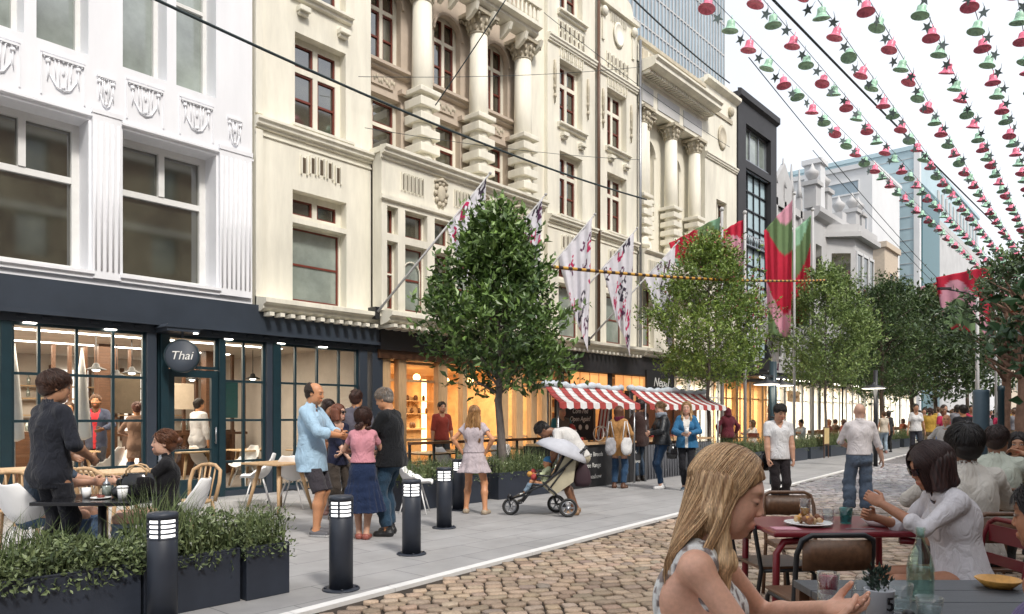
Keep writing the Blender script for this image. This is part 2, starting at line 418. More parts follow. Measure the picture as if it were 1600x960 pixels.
def person(loc, face, H=1.75, sex='m', skin='light', label='', group=None, lod=1,
           hip=None, lean=0, side=0, twist=0, head=(0, 0, 0), hl=None, hr=None, el=(-.3, 1, -.6), er=(-.3, -1, -.6),
           fl=(.0, .10), fr=(.0, -.10), fly=.15, fry=-.15, kl=(1, .1, 0), kr=(1, -.1, 0), al=None, ar=None,
           top=None, bottom=None, hair=None, shoes=(.03, .03, .03), fat=1.0, hscale=1.0, fist=.5, base_z=0.0, eyes_closed=False, glasses=False,
           hoodc=None, cuffs=None, extra=None, pal=None, par=None, name='person'):
    """face: world angle the figure looks along.  lod 0 hero, 1 near, 2 middle, 3 far.
    top / bottom: dicts describing the clothes."""
    K = H / 1.75
    root = empty(name, (loc[0], loc[1], base_z), face, label, name if name == 'person' else name, group)
    fem = sex == 'f'
    vb = (.008, .012, .017, .026)[lod]; vh = (.0028, .0046, .008, .014)[lod]; vhand = (.003, .0048, .009, .02)[lod]; vc = (.0065, .011, .015, .024)[lod]
    Pp = np.array(hip if hip is not None else (0, 0, .93), float)
    Rp = rot3(0, lean * .25, side * .3); Rw = rot3(twist * .4, lean * .6, side * .6); Rc = rot3(twist, lean, side)
    Wst = Pp + Rp @ np.array([0, 0, .12]); Ch = Wst + Rw @ np.array([0, 0, .20]); Nk = Ch + Rc @ np.array([0, 0, .205])
    sw = (.140 if fem else .170)
    Sh = {s: Ch + Rc @ np.array([0, s * sw, .155]) for s in (1, -1)}
    Rh = rot3(twist * .5 + head[0], head[1], head[2])
    nk_up = Rc @ np.array([0, 0, 1.]) * .6 + Rh @ np.array([0, 0, 1.]) * .4
    nk_up /= np.linalg.norm(nk_up)
    Hc = Nk + nk_up * .075 + Rh @ np.array([.018, 0, .095])
    hs = hscale
    Hj = {s: Pp + Rp @ np.array([0, s * .088, -.02]) for s in (1, -1)}
    # arms and legs
    hl = hl if hl is not None else (.05, .26, .80); hr = hr if hr is not None else (.05, -.26, .80)
    hand = {1: hl, -1: hr}; hint = {1: el, -1: er}; E_ = {}; Wr = {}
    for s in (1, -1): E_[s], Wr[s] = ik(Sh[s], hand[s], .285, .255, hint[s])
    foot = {1: fl, -1: fr}; fyaw = {1: fly, -1: fry}; kh = {1: kl, -1: kr}; Kn = {}; An = {}; az = {1: al, -1: ar}
    for s in (1, -1):
        f = foot[s]; t = (f[0], f[1], .085 if len(f) < 3 else f[2])
        Kn[s], An[s] = ik(Hj[s], t, .43, .425, kh[s])
    def torso(F, g=0.0, low=True):
        f = fat; G = np.array([g] * 3)
        if fem:
            F.ell(Pp + Rp @ np.array([-.005, 0, 0]), np.array([.115*f, .165*f, .125]) + G, Rp, .04)
            F.ell(Wst, np.array([.088*f, .122*f, .12]) + G, Rw, .05)
            F.ell(Ch + Rc @ np.array([0, 0, .0]), np.array([.098*f, .14*f, .15]) + G, Rc, .05)
            for s in (1, -1): F.ell(Ch + Rc @ np.array([.075*f, s*.068, .01]), np.array([.055, .058, .06]) + G*.8, Rc, .04)
        else:
            F.ell(Pp, np.array([.115*f, .155*f, .12]) + G, Rp, .04)
            F.ell(Wst + Rw @ np.array([.01*(f-1)*10, 0, 0]), np.array([.103*f, .14*f, .13]) + G, Rw, .05)
            F.ell(Ch, np.array([.115*f, .168*f, .165]) + G, Rc, .05)
            for s in (1, -1): F.ell(Ch + Rc @ np.array([.045, s*.07, .06]), np.array([.065, .08, .07]) + G*.8, Rc, .04)
        for s in (1, -1):
            F.ell(Pp + Rp @ np.array([-.055, s*.07, -.05]), np.array([.085*f, .085*f, .09]) + G, Rp, .04)
            F.cone(Nk + Rc @ np.array([-.01, s*.03, -.02]), Sh[s] + Rc @ np.array([-.005, -s*.01, .0]), .05 + g*.9, .052 + g*.9, .035)
            F.ell(Ch + Rc @ np.array([-.055, s*.075, .05]), np.array([.06, .075, .10]) + G*.8, Rc, .04)
    def arm(F, s, g=0.0, upto=2.0, k=.022, cap=False):
        a = .042 if fem else .055; b = .034 if fem else .043
        d1 = E_[s] - Sh[s]; d2 = Wr[s] - E_[s]
        t = min(upto, 1); F.cone(Sh[s], Sh[s] + d1*t, a*fat**.5 + g, a + (b-a)*t + g, k, cap=cap and upto <= 1)
        if upto > 1:
            t = upto - 1; w = .025 if fem else .030
            m = min(t, .3); F.cone(E_[s], E_[s] + d2*m, b + g, b*1.04 + g, k, cap=cap and t <= .3)
            if t > .3: F.cone(E_[s] + d2*.3, E_[s] + d2*t, b*1.04 + g, b*1.04 + (w - b*1.04)*((t-.3)/.7) + g*.9, k, cap=cap)
    def leg(F, s, g=0.0, upto=2.0, k=.03, wide=0.0, cap=False):
        a = .086*fat**.5 if fem else .084*fat**.5; b = .054; d1 = Kn[s] - Hj[s]; d2 = An[s] - Kn[s]
        t = min(upto, 1); F.cone(Hj[s], Hj[s] + d1*t, a + g, a + (b-a)*t + g + wide*.6*t, k, cap=cap and upto <= 1)
        if upto > 1:
            t = upto - 1; cf = Rp @ np.array([-.018, 0, 0])
            m = min(t, .35); F.cone(Kn[s], Kn[s] + d2*m + cf*.8, b + g + wide*.6, b*1.02 + g + wide*.7, k, cap=cap and t <= .35)
            if t > .35: F.cone(Kn[s] + d2*.35 + cf*.8, Kn[s] + d2*t, b*1.02 + g + wide*.7, b*1.02 + (.036-b*1.02)*((t-.35)/.65) + g + wide, k, cap=cap)
    def bounds(pts, m):
        q = np.array(pts); return q.min(0) - m, q.max(0) + m
    allp = [Pp, Ch, Nk, Hc, Sh[1], Sh[-1], E_[1], E_[-1], Wr[1], Wr[-1], Kn[1], Kn[-1], An[1], An[-1]]
    skc = np.array(SKINS[skin] if isinstance(skin, str) else skin)
    # ---- body
    parts = []
    F = Field(*bounds(allp, .24), vb); torso(F)
    for s in (1, -1): arm(F, s); leg(F, s)
    F.cone(Nk - nk_up*.03, Nk + nk_up*.10, .054 if fem else .062, .05 if fem else .058, .02)
    hx0 = Hc - .16*hs; hx1 = Hc + .17*hs
    # feet
    footR = {}
    for s in (1, -1):
        A = An[s]; yw = fyaw[s]; pt = 0
        if az[s] is not None: yw, pt = az[s]
        fr_ = rot3(yw, pt); footR[s] = fr_
        F.cone(A + fr_ @ np.array([-.03, 0, -.04]), A + fr_ @ np.array([.12, 0, -.055]), .034, .024, .02, flat=(fr_ @ np.array([0, 1., 0]), 1.25))
        F.cone(A, A + fr_ @ np.array([-.01, 0, -.03]), .035, .036, .02)
    if lod >= 3: head_into(F, Hc, Rh, hs, fem, lod)
    parts.append(F.mesh())
    nb = len(parts[0][0])
    # ---- head
    if lod < 3:
        Fh = Field(hx0 - [0, 0, .05], hx1, vh)
        Fh.cone(Nk - nk_up*.02, Nk + nk_up*.10, .052 if fem else .060, .05 if fem else .057, .02)
        head_into(Fh, Hc, Rh, hs, fem, lod); parts.append(Fh.mesh())
    # ---- hands
    for s in (1, -1):
        d = Wr[s] - E_[s]; d /= np.linalg.norm(d)
        pal_ = {1: pal, -1: par}[s]
        Fg = Field(Wr[s] - .21, Wr[s] + .21, vhand)
        hand_into(Fg, Wr[s], d, s, fist, fem, lod, pal_)
        Fg.cone(Wr[s] - d*.05, Wr[s] + d*.01, .029 if not fem else .025, .026 if not fem else .023, .015)
        parts.append(Fg.mesh())
    V, Fc = join(parts)
    # colour: skin, lips, brows, eyes, from where each vertex sits on the head
    q = (V - Hc) @ Rh / hs
    C = np.tile(skc, (len(V), 1)).astype(float)
    red = np.exp(-(((q[:,0]-.09)/.03)**2 + ((np.abs(q[:,1])-.035)/.022)**2 + ((q[:,2]+.035)/.022)**2)); C *= (1 + red[:, None]*np.array([.10, -.08, -.08]))
    if lod < 3:
        def lay(m, col):
            nonlocal C
            m = np.clip(m, 0, 1)[:, None]; C = C*(1-m) + np.array(col)*m
        lip = 1.6 - np.sqrt((q[:,1]/.024)**2 + ((q[:,2]+.066)/.0105)**2)*1.1; lay(np.where(q[:,0] > .075, lip, 0)*.85, skc*np.array([1.0, .5, .52]))
        hc_ = np.array(hair.get('col', (.05, .03, .02)) if hair else (.08, .05, .03))
        br = 1.4 - np.sqrt(((np.abs(q[:,1])-.034)/.020)**2 + ((q[:,2]-.030 + (np.abs(q[:,1])-.034)**2*8)/.0052)**2); lay(np.where(q[:,0] > .06, br, 0)*.8, hc_*.8)
        if eyes_closed:
            ey = 1.4 - np.sqrt(((np.abs(q[:,1])-.033)/.017)**2 + ((q[:,2]-.000 - (np.abs(q[:,1])-.033)**2*14)/.0035)**2); lay(np.where(q[:,0] > .055, ey, 0), (.05, .03, .02))
        else:
            ey = 2.2 - 1.6*np.sqrt(((np.abs(q[:,1])-.033)/.0165)**2 + ((q[:,2]-.006)/.0078)**2)
            lay(np.where(q[:,0] > .055, ey, 0), (.035, .02, .015)); 
            ew = 2.0 - 1.9*np.sqrt(((np.abs(q[:,1])-.033)/.0155)**2 + ((q[:,2]-.006)/.0062)**2); lay(np.where(q[:,0] > .055, ew, 0), (.6, .56, .52))
            ir = 2.0 - 1.6*np.sqrt(((np.abs(q[:,1])-.033)/.0058)**2 + ((q[:,2]-.006)/.0062)**2); lay(np.where(q[:,0] > .055, ir, 0), (.04, .025, .015))
        if hair and hair.get('beard'):
            bd = np.where((q[:,2] < -.03) & (q[:,0] > -.02), 1.3 - np.abs(lip.clip(0, 1))*1.3, 0)*np.clip((-.028 - q[:,2] + (.09-q[:,0])*.5)/.012, 0, 1)
            lay(bd*hair['beard'], hc_)
    np_mesh('body', V*K, Fc, M_SKIN, root, C)
    # ---- clothes
    def noisec(V, col, amp=.12, f=9):
        w = np.sin(V[:,0]*f*2.1 + 1) * np.sin(V[:,1]*f*1.7 + 2) * np.sin(V[:,2]*f + .5)
        return np.tile(np.array(col, float), (len(V), 1)) * (1 + amp*w[:, None])
    def garment(nm, Fg, col, mat_=M_CLOTH, fn=None, join_with=None):
        V, Fc = Fg.mesh()
        if len(Fc) == 0: return
        C = noisec(V, col, .06)
        if fn is not None: C = fn(V, C)
        np_mesh(nm, V*K, Fc, mat_, root, C)
    if bottom:
        b = bottom; kind = b.get('kind', 'trousers'); g = b.get('g', .012)
        Fb = Field(*bounds([Pp, Kn[1], Kn[-1], An[1], An[-1], Wst], .26), vc)
        if kind in ('trousers', 'shorts'):
            Fb.ell(Pp, np.array([.12*fat, .165*fat, .125]) + g, Rp, .04)
            Fb.ell(Wst + Rp @ np.array([0, 0, -.04]), np.array([.10*fat if fem else .11*fat, .13*fat if fem else .15*fat, .10]) + g, Rp, .04)
            for s in (1, -1):
                Fb.ell(Pp + Rp @ np.array([-.055, s*.07, -.05]), np.array([.085*fat, .085*fat, .09]) + g*.9, Rp, .04)
                leg(Fb, s, g, b.get('len', 1.93 if kind == 'trousers' else 1.0), .035, b.get('wide', .01), True)
        else:
            ln = b.get('len', .6); fl_ = b.get('flare', .26); c1 = Pp - np.array([0, 0, ln - .12])
            mid = (Kn[1] + Kn[-1]) / 2
            if abs(lean) > .6: c1 = c1
            np_ = b.get('pleats', 14); pa = b.get('pamp', .012)
            def wob(t, x, y, z): return t * pa * np.sin(np.arctan2(y, x) * np_ + 1.3*np.sin(3*np.arctan2(y, x)))
            Fb.ell(Wst + Rw @ np.array([0, 0, 0]), np.array([.092*fat, .13*fat, .09]) + g, Rp, .03)
            Fb.ell(Pp, np.array([.115*fat, .165*fat, .12]) + g, Rp, .04)
            for s in (1, -1): Fb.ell(Pp + Rp @ np.array([-.055, s*.07, -.05]), np.array([.085*fat, .085*fat, .09]) + g + .006, Rp, .04)
            Fb.cone(Wst, c1, .10 + g, fl_, .04, flat=((0, 1, 0), 1.15), wob=wob, cap=True)
        tuck = (not top) or top.get('hem', -.06) > 0
        Fb.cut(Wst + Rp @ np.array([0, 0, .0 if not b.get('high') else .06]) if tuck else Pp + Rp @ np.array([0, 0, top.get('hem', -.06) + .045]), Rp @ np.array([0, 0, 1.]))
        Fb.ripple(b.get('rip', .006), 16, 3, (1, 1, 1.4))
        garment({'trousers': 'trousers', 'shorts': 'shorts'}.get(kind, 'skirt'), Fb, b['col'], fn=b.get('fn'))
    if top:
        t_ = top; g = t_.get('g', .014); slv = t_.get('slv', .6)
        Ft = Field(*bounds([Pp, Ch, Nk, Sh[1], Sh[-1], E_[1], E_[-1], Wr[1], Wr[-1]], .24), vc)
        torso(Ft, g)
        hem = t_.get('hem', -.06)
        if hem > 0: g = g * .6
        loose = t_.get('loose', .008)
        Ft.cone(Ch, Pp + Rp @ np.array([0, 0, hem]), (.078 if fem else .098)*fat + g, .116*fat + g + loose, .04, flat=(Rp @ np.array([0, 1., 0]), 1.3))
        for s in (1, -1): arm(Ft, s, g*.75 + t_.get('slg', 0), slv, cap=True) if slv > 0 else None
        Ft.ripple(t_.get('rip', .007), 13, 5, (1, 1, 1.5))
        if slv <= 0:
            for s in (1, -1): Ft.cut(Sh[s] + Rc @ np.array([0, -s*.012, 0]), Rc @ np.array([0, s*1., .0]), .004, (Sh[s]-.14, Sh[s]+.14))
        Ft.cut(Pp + Rp @ np.array([0, 0, hem]), Rp @ np.array([0, 0, -1.]))
        # neckline
        nr = t_.get('neck', .066)
        Ft.cone(Nk + Rc @ np.array([.01, 0, -.02]), Nk + nk_up*.25, nr, nr, .008, sub=True)
        if t_.get('vneck'):
            v = t_['vneck']; Ft.cone(Nk + Rc @ np.array([.085, 0, -v]), Nk + Rc @ np.array([.05, 0, .05]), .012, .075, .01, sub=True)
        if t_.get('collar'):
            Ft.cone(Nk + Rc @ np.array([-.005, 0, .0]), Nk + nk_up*.045, nr + .012, nr + .004, .006)
            Ft.cone(Nk - nk_up*.03, Nk + nk_up*.12, nr - .004, nr - .006, .004, sub=True)
            Ft.cone(Nk + Rc @ np.array([.10, 0, -.05]), Nk + Rc @ np.array([.065, 0, .06]), .008, .03, .004, sub=True)
        fn0 = t_.get('fn')
        def fnt(V, C):
            q2 = (V - Ch) @ Rc; q2[:, 2] += 0
            if t_.get('open') is not None:      # inner layer seen down the front
                m = (q2[:,0] > .03) & (np.abs(q2[:,1]) < .028 + .18*np.clip(q2[:,2]+.1, 0, .4)); C[m] = t_['open']
            if t_.get('placket'):
                m = (q2[:,0] > .03) & (np.abs(q2[:,1]) < .014); C[m] *= .82
            if fn0: C = fn0(q2, C)
            return C
        garment(t_.get('name', 'shirt'), Ft, t_['col'], fn=fnt, mat_=t_.get('mat', M_CLOTH))
        if t_.get('scarf') is not None:
            Fs = Field(Nk - .2, Nk + .22, max(vc*.7, .006))
            for i in range(3):
                for j in range(16):
                    a0 = j/16*6.283; a1 = (j+1)/16*6.283; c0 = Nk + nk_up*(.0 + .028*i)
                    Fs.cone(c0 + Rc @ np.array([math.cos(a0)*.085+.01, math.sin(a0)*.085, 0]), c0 + Rc @ np.array([math.cos(a1)*.085+.01, math.sin(a1)*.085, 0]), .026, .026, .01)
            Fs.ripple(.006, 40, 2); garment('scarf', Fs, t_['scarf'])
    # ---- shoes
    if shoes is not None:
        for s in (1, -1):
            A = An[s]; f_ = footR[s]; Fs = Field(A - .24, A + .24, min(vc, .010) if lod < 3 else .018)
            Fs.cone(A + f_ @ np.array([-.035, 0, -.045]), A + f_ @ np.array([.125, s*.004, -.055]), .044, .034, .02, flat=(f_ @ np.array([0, 1., 0]), 1.18))
            Fs.cone(A + f_ @ np.array([-.03, 0, -.06]), A + f_ @ np.array([.13, s*.004, -.062]), .043, .040, .01, flat=(f_ @ np.array([0, 1., 0]), 1.12))
            if not (isinstance(shoes, dict) and shoes.get('low')): Fs.cone(A + f_ @ np.array([-.015, 0, -.05]), A + f_ @ np.array([-.01, 0, .01]), .044, .046, .015)
            Fs.cut(A + f_ @ np.array([0, 0, -.085]), f_ @ np.array([0, 0, -1.]), .002)
            if lod < 2: Fs.cone(A + np.array([0, 0, -.0]), A + np.array([0, 0, .12]), .04, .04, .003, sub=True)
            sc_ = shoes['col'] if isinstance(shoes, dict) else shoes; sole = shoes.get('sole') if isinstance(shoes, dict) else None
            def fsh(V, C, A=A, f_=f_, sole=sole):
                if sole is not None: C[((V-A) @ f_)[:, 2] < -.062] = sole
                return C
            garment('shoe', Fs, sc_, M_LEATHER, fsh)
    # ---- hair
    if hair and hair.get('style') != 'bald':
        make_hair(root, hair, Hc, Rh, hs, Nk, Rc, Ch, K, lod, fem)
    if glasses and lod < 3:
        g_ = MB()
        def hp(x, y, z): return tuple((Hc + Rh @ (np.array([x, y, z])*hs))*K)
        for s in (1, -1):
            g_.add([hp(.108, s*.008, .022), hp(.100, s*.062, .022), hp(.098, s*.06, -.016), hp(.108, s*.014, -.018),
                    hp(.102, s*.008, .022), hp(.094, s*.062, .022), hp(.092, s*.06, -.016), hp(.102, s*.014, -.018)],
                   [(0,1,2,3),(7,6,5,4),(0,4,5,1),(1,5,6,2),(2,6,7,3),(3,7,4,0)])
            g_.bar(hp(.097, s*.062, .018), hp(.0, s*.082, .012), .004*K, .006*K)
        g_.bar(hp(.106, -.01, .014), hp(.106, .01, .014), .004*K)
        g_.build('sunglasses', MAT['glossblack'], root)
    info = dict(root=root, K=K, Hc=Hc*K, Nk=Nk*K, Ch=Ch*K, Wr={k: v*K for k, v in Wr.items()}, Sh={k: v*K for k, v in Sh.items()}, Pp=Pp*K, Rc=Rc, Rh=Rh,
                An={k: v*K for k, v in An.items()}, E={k: v*K for k, v in E_.items()})
    return info

def head_into(F, Hc, Rh, hs, fem, lod):
    def p(x, y, z): return Hc + Rh @ (np.array([x, y, z]) * hs)
    def e(x, y, z, r, k=.02, sub=False): F.ell(p(x, y, z), np.array(r)*hs, Rh, k*hs, sub)
    e(-.012, 0, .028, (.098, .077, .090), .03)
    e(.018, 0, -.032, (.070, .060 if fem else .064, .080), .04)
    e(.062, 0, -.096, (.022, .022, .018), .035)
    for s in (1, -1):
        e(.052, s*.036, -.032, (.026, .022, .024), .03)
        e(.03, s*.045, -.075, (.03, .014, .022), .04)
        if lod < 3:
            e(-.008, s*.079, -.006, (.017, .008, .030), .006)
            if lod < 2: e(-.002, s*.086, -.004, (.008, .005, .017), .004, True)
    F.cone(p(.072, -.034, .030), p(.072, .034, .030), .013*hs, .013*hs, .02*hs)
    if lod < 3:
        for s in (1, -1): e(.100, s*.033, .006, (.020, .018, .012), .014, True)
        for s in (1, -1): e(.073, s*.033, .006, (.0165, .0165, .0150), .003)
    F.cone(p(.083, 0, .016), p(.100 if fem else .105, 0, -.025), .0070*hs, (.0098 if fem else .0115)*hs, .012*hs)
    for s in (1, -1): e(.093, s*.010, -.032, (.010, .0075, .0065), .006)
    if lod < 3:
        e(.083, 0, -.067, (.015, .026, .013), .015)
        e(.0905, 0, -.0615, (.0072, .020, .0042), .005)
        e(.0885, 0, -.0710, (.0075, .018, .0048), .005)
        if lod < 2: e(.100, 0, -.0665, (.008, .022, .0014), .003, True)

def hand_into(F, W, d, s, curl, fem, lod, pal=None):
    """palm, four unequal bent fingers and a thumb.  pal: direction the palm faces"""
    if pal is None: pal = np.array([0, -s*1.0, 0]) + d*.01
    pal = np.array(pal, float); pal = pal - d*pal.dot(d); pal /= np.linalg.norm(pal) + 1e-9
    side = np.cross(d, pal) * s            # towards the thumb
    if s == 1: side = np.cross(pal, d)
    else: side = np.cross(d, pal)
    z = .92 if fem else 1.0
    Rm = np.stack([d, side, pal], 1)
    F.ell(W + d*.050*z, np.array([.056, .040, .016])*z, Rm, .012)
    if lod >= 3:
        F.cone(W + d*.06, W + d*.14 + pal*.02, .03, .02, .01); return
    c = curl
    for i, (off, L) in enumerate(((.027, .072), (.009, .080), (-.010, .074), (-.028, .058))):
        L *= z; b = W + (d*.088 + side*off)*z; a1 = .35*c*1.5; r = (.0093 - .0006*i)*z
        dr = d*math.cos(a1) + pal*math.sin(a1) + side*off*.8; p1 = b + dr*L*.45
        a2 = a1 + c*1.3; dr = d*math.cos(a2) + pal*math.sin(a2); p2 = p1 + dr*L*.32
        a3 = a2 + c*.9; dr = d*math.cos(a3) + pal*math.sin(a3); p3 = p2 + dr*L*.24
        F.cone(b - d*.02, p1, r*1.05, r*.95, .005); F.cone(p1, p2, r*.95, r*.86, .003); F.cone(p2, p3, r*.86, r*.72, .003)
    b = W + (d*.022 + side*.028 + pal*.006)*z; p1 = b + (d*.6 + side*.62 + pal*.35)*.042*z; p2 = p1 + (d*.85 + side*.15 + pal*.45)*.034*z; p3 = p2 + (d*.85 - side*.1 + pal*.5)*.022*z
    F.cone(b, p1, .0135*z, .0115*z, .010); F.cone(p1, p2, .0110*z, .0098*z, .004); F.cone(p2, p3, .0098*z, .008*z, .003)

def make_hair(root, h, Hc, Rh, hs, Nk, Rc, Ch, K, lod, fem):
    st = h.get('style', 'short'); vx = (.0038, .0060, .009, .015)[lod]
    def p(x, y, z): return Hc + Rh @ (np.array([x, y, z]) * hs)
    lo = np.minimum(Hc, Ch) - .28; hi = np.maximum(Hc, Ch) + .24
    if st in ('short', 'receding', 'beanie', 'bun'): lo = Hc - .22; hi = Hc + .2
    F = Field(lo, hi, vx)
    vol = h.get('vol', 0.0)
    def e(x, y, z, r, k=.02, sub=False): F.ell(p(x, y, z), np.array(r)*hs, Rh, k*hs, sub)
    e(-.014, 0, .036, (.106 + vol, .087 + vol, .096 + vol), .02)
    if st in ('short', 'receding', 'bun', 'beanie', 'curly'):
        e(-.045, 0, -.02, (.070 + vol*.6, .076 + vol*.6, .07), .03)
    ripple_amp = h.get('rip', .003)
    if st in ('short', 'curly', 'bun', 'bob', 'long', 'wavy'):
        if st in ('short', 'curly'): F.ripple(ripple_amp, 70 if st == 'short' else 55, 4)
        if st == 'bun':
            e(-.125, 0, .035 + h.get('bunz', 0), (.042, .042, .040), .01); F.ripple(.002, 60, 4)
    if st == 'curly':
        for i in range(26):
            rg = np.random.default_rng(i + 50); a = rg.uniform(-2.4, 2.4) + math.pi; zz = rg.uniform(-.14, .09)
            e(math.cos(a)*.075 - .015, math.sin(a)*.078, zz + .0, (.038, .038, .036), .012)
        F.ripple(.006, 60, 9)
    if st == 'bob':
        for s in (1, -1): F.cone(p(-.01, s*.072, .03), p(.018, s*.082, -.105), .034*hs, .026*hs, .03, flat=(Rh @ np.array([1., 0, 0]), 1.5))
        F.cone(p(-.07, 0, .03), p(-.07, 0, -.10), .05*hs, .045*hs, .04, flat=(Rh @ np.array([0, 1., 0]), 1.7))
        F.ripple(.0025, 110, 8, (1, 1, .12))
    if st in ('long', 'wavy'):
        L = h.get('len', .30); back = h.get('back', 1); front = h.get('front', 1)
        dn = np.array([0, 0, -1.]); rg = np.random.default_rng(3)
        bk = Rc @ np.array([-1., 0, 0])
        F.cone(p(-.055, 0, .03), p(-.058, 0, -.08), .052*hs, .046*hs, .04, flat=(Rh @ np.array([0, 1., 0]), 1.4))
        tip = Nk + bk*.075 + dn*(L - .12) + (Hc - Nk)*0
        F.cone(p(-.058, 0, -.08), tip, .044*hs, .024, .04, flat=(Rc @ np.array([0, 1., 0]), h.get('wide', 1.9)))
        if h.get('sides', True):
            for s in ((-1,) if h.get('one') else (1, -1)):
                a = p(-.012, s*.076, .04); b = p(-.012, s*.082, -.06); c = Nk + Rc @ np.array([.05 + .02*front, s*.085, -.02]); d_ = Nk + Rc @ np.array([.085, s*.075, -.02 - L*.55])
                if not h.get('behind'):
                    F.cone(a, b, .024*hs, .024*hs, .02, flat=(Rh @ np.array([1., 0, 0]), 1.7)); F.cone(b, c, .024*hs, .020, .025, flat=(Rh @ np.array([1., 0, 0]), 1.5)); F.cone(c, d_, .022, .008, .025)
                else: F.cone(a, p(-.04, s*.078, -.09), .024*hs, .03*hs, .03)
        def strand(n, amp): pass
        sl, X, Y, Z = F.block(F.lo, F.lo + F.vox * F.n)
        qx = (X - Hc[0])*Rh[0,0] + (Y - Hc[1])*Rh[1,0]; qy = (X - Hc[0])*Rh[0,1] + (Y - Hc[1])*Rh[1,1]
        an = np.arctan2(qy, qx + .02)
        wv = h.get('wave', 0.3)
        F.d += (.0008*np.sin(an*26 + wv*6*np.sin(Z*14)) + .0010*np.sin(an*53 + wv*5*np.sin(Z*9 + 1)) + .0022*wv*np.sin(Z*30 + an*5)).astype(np.float32)
    # open the face
    fz_ = h.get('fringe', 0)
    if st == 'beanie':
        F.cut(p(.10, 0, .045), Rh @ np.array([.35, 0, -1.]), .006)
    elif st == 'receding':
        F.cut(p(-.005, 0, .045), Rh @ np.array([1., 0, .95]), .015); F.cut(p(-.06, 0, -.07), Rh @ np.array([.75, 0, -1.]), .01)
    else:
        if st in ('short', 'bun', 'curly') and not (st == 'curly' and h.get('full')):
            F.cut(p(-.065, 0, -.085), Rh @ np.array([.72, 0, -1.]), .012)
        F.ell(p(.105, 0, -.045), np.array([.095 if st == 'long' else .085, .125 if st == 'long' else .066 if st in ('wavy', 'bob') else .080, .114 - fz_])*hs, Rh, .012, True)
        F.ell(p(.15, 0, -.12), np.array([.12, .062, .10])*hs, Rh, .02, True)
    # never dip into the skull
    V, Fc = F.mesh()
    if len(Fc) == 0: return
    col = np.array(h.get('col', (.05, .03, .02)), float); q = (V - Hc) @ Rh / hs
    C = np.tile(col, (len(V), 1))
    a = np.arctan2(q[:,1], q[:,0] + .02)
    rg = np.random.default_rng(11)
    st_ = .5 + .5*np.sin(a*23 + 2*np.sin(V[:,2]*11) + 1.3*np.sin(a*57))
    if h.get('col2') is not None:
        m = np.clip(st_*.75 + h.get('mix', 0) + np.clip(-q[:,2]*2.5, -.2, .4), 0, 1)[:, None]; C = C*(1-m) + np.array(h['col2'])*m
    if h.get('grey') is not None:
        m = (np.clip(-q[:,2]*6 + .4, 0, 1)*.8)[:, None]; C = C*(1-m) + np.array(h['grey'])*m
    C *= (.82 + .3*st_)[:, None]
    if st == 'beanie':
        m = q[:,2] < .0; C *= .9
    if lod < 3 and st != 'beanie' and h.get('strands', True):
        n = {0: 3600, 1: 950, 2: 240}[lod]
        sv, sf, scol = strands(h, st, n, p, Hc, Rh, hs, Nk, Rc, col, fz_, vol, lod)
        F0 = np.concatenate([Fc, sf + len(V)]); V = np.concatenate([V, sv]); C = np.concatenate([C, scol]); Fc = F0
    o = np_mesh('hat' if st == 'beanie' else 'hair', V*K, Fc, M_CLOTH if st == 'beanie' else M_HAIR, root, C)
    return o

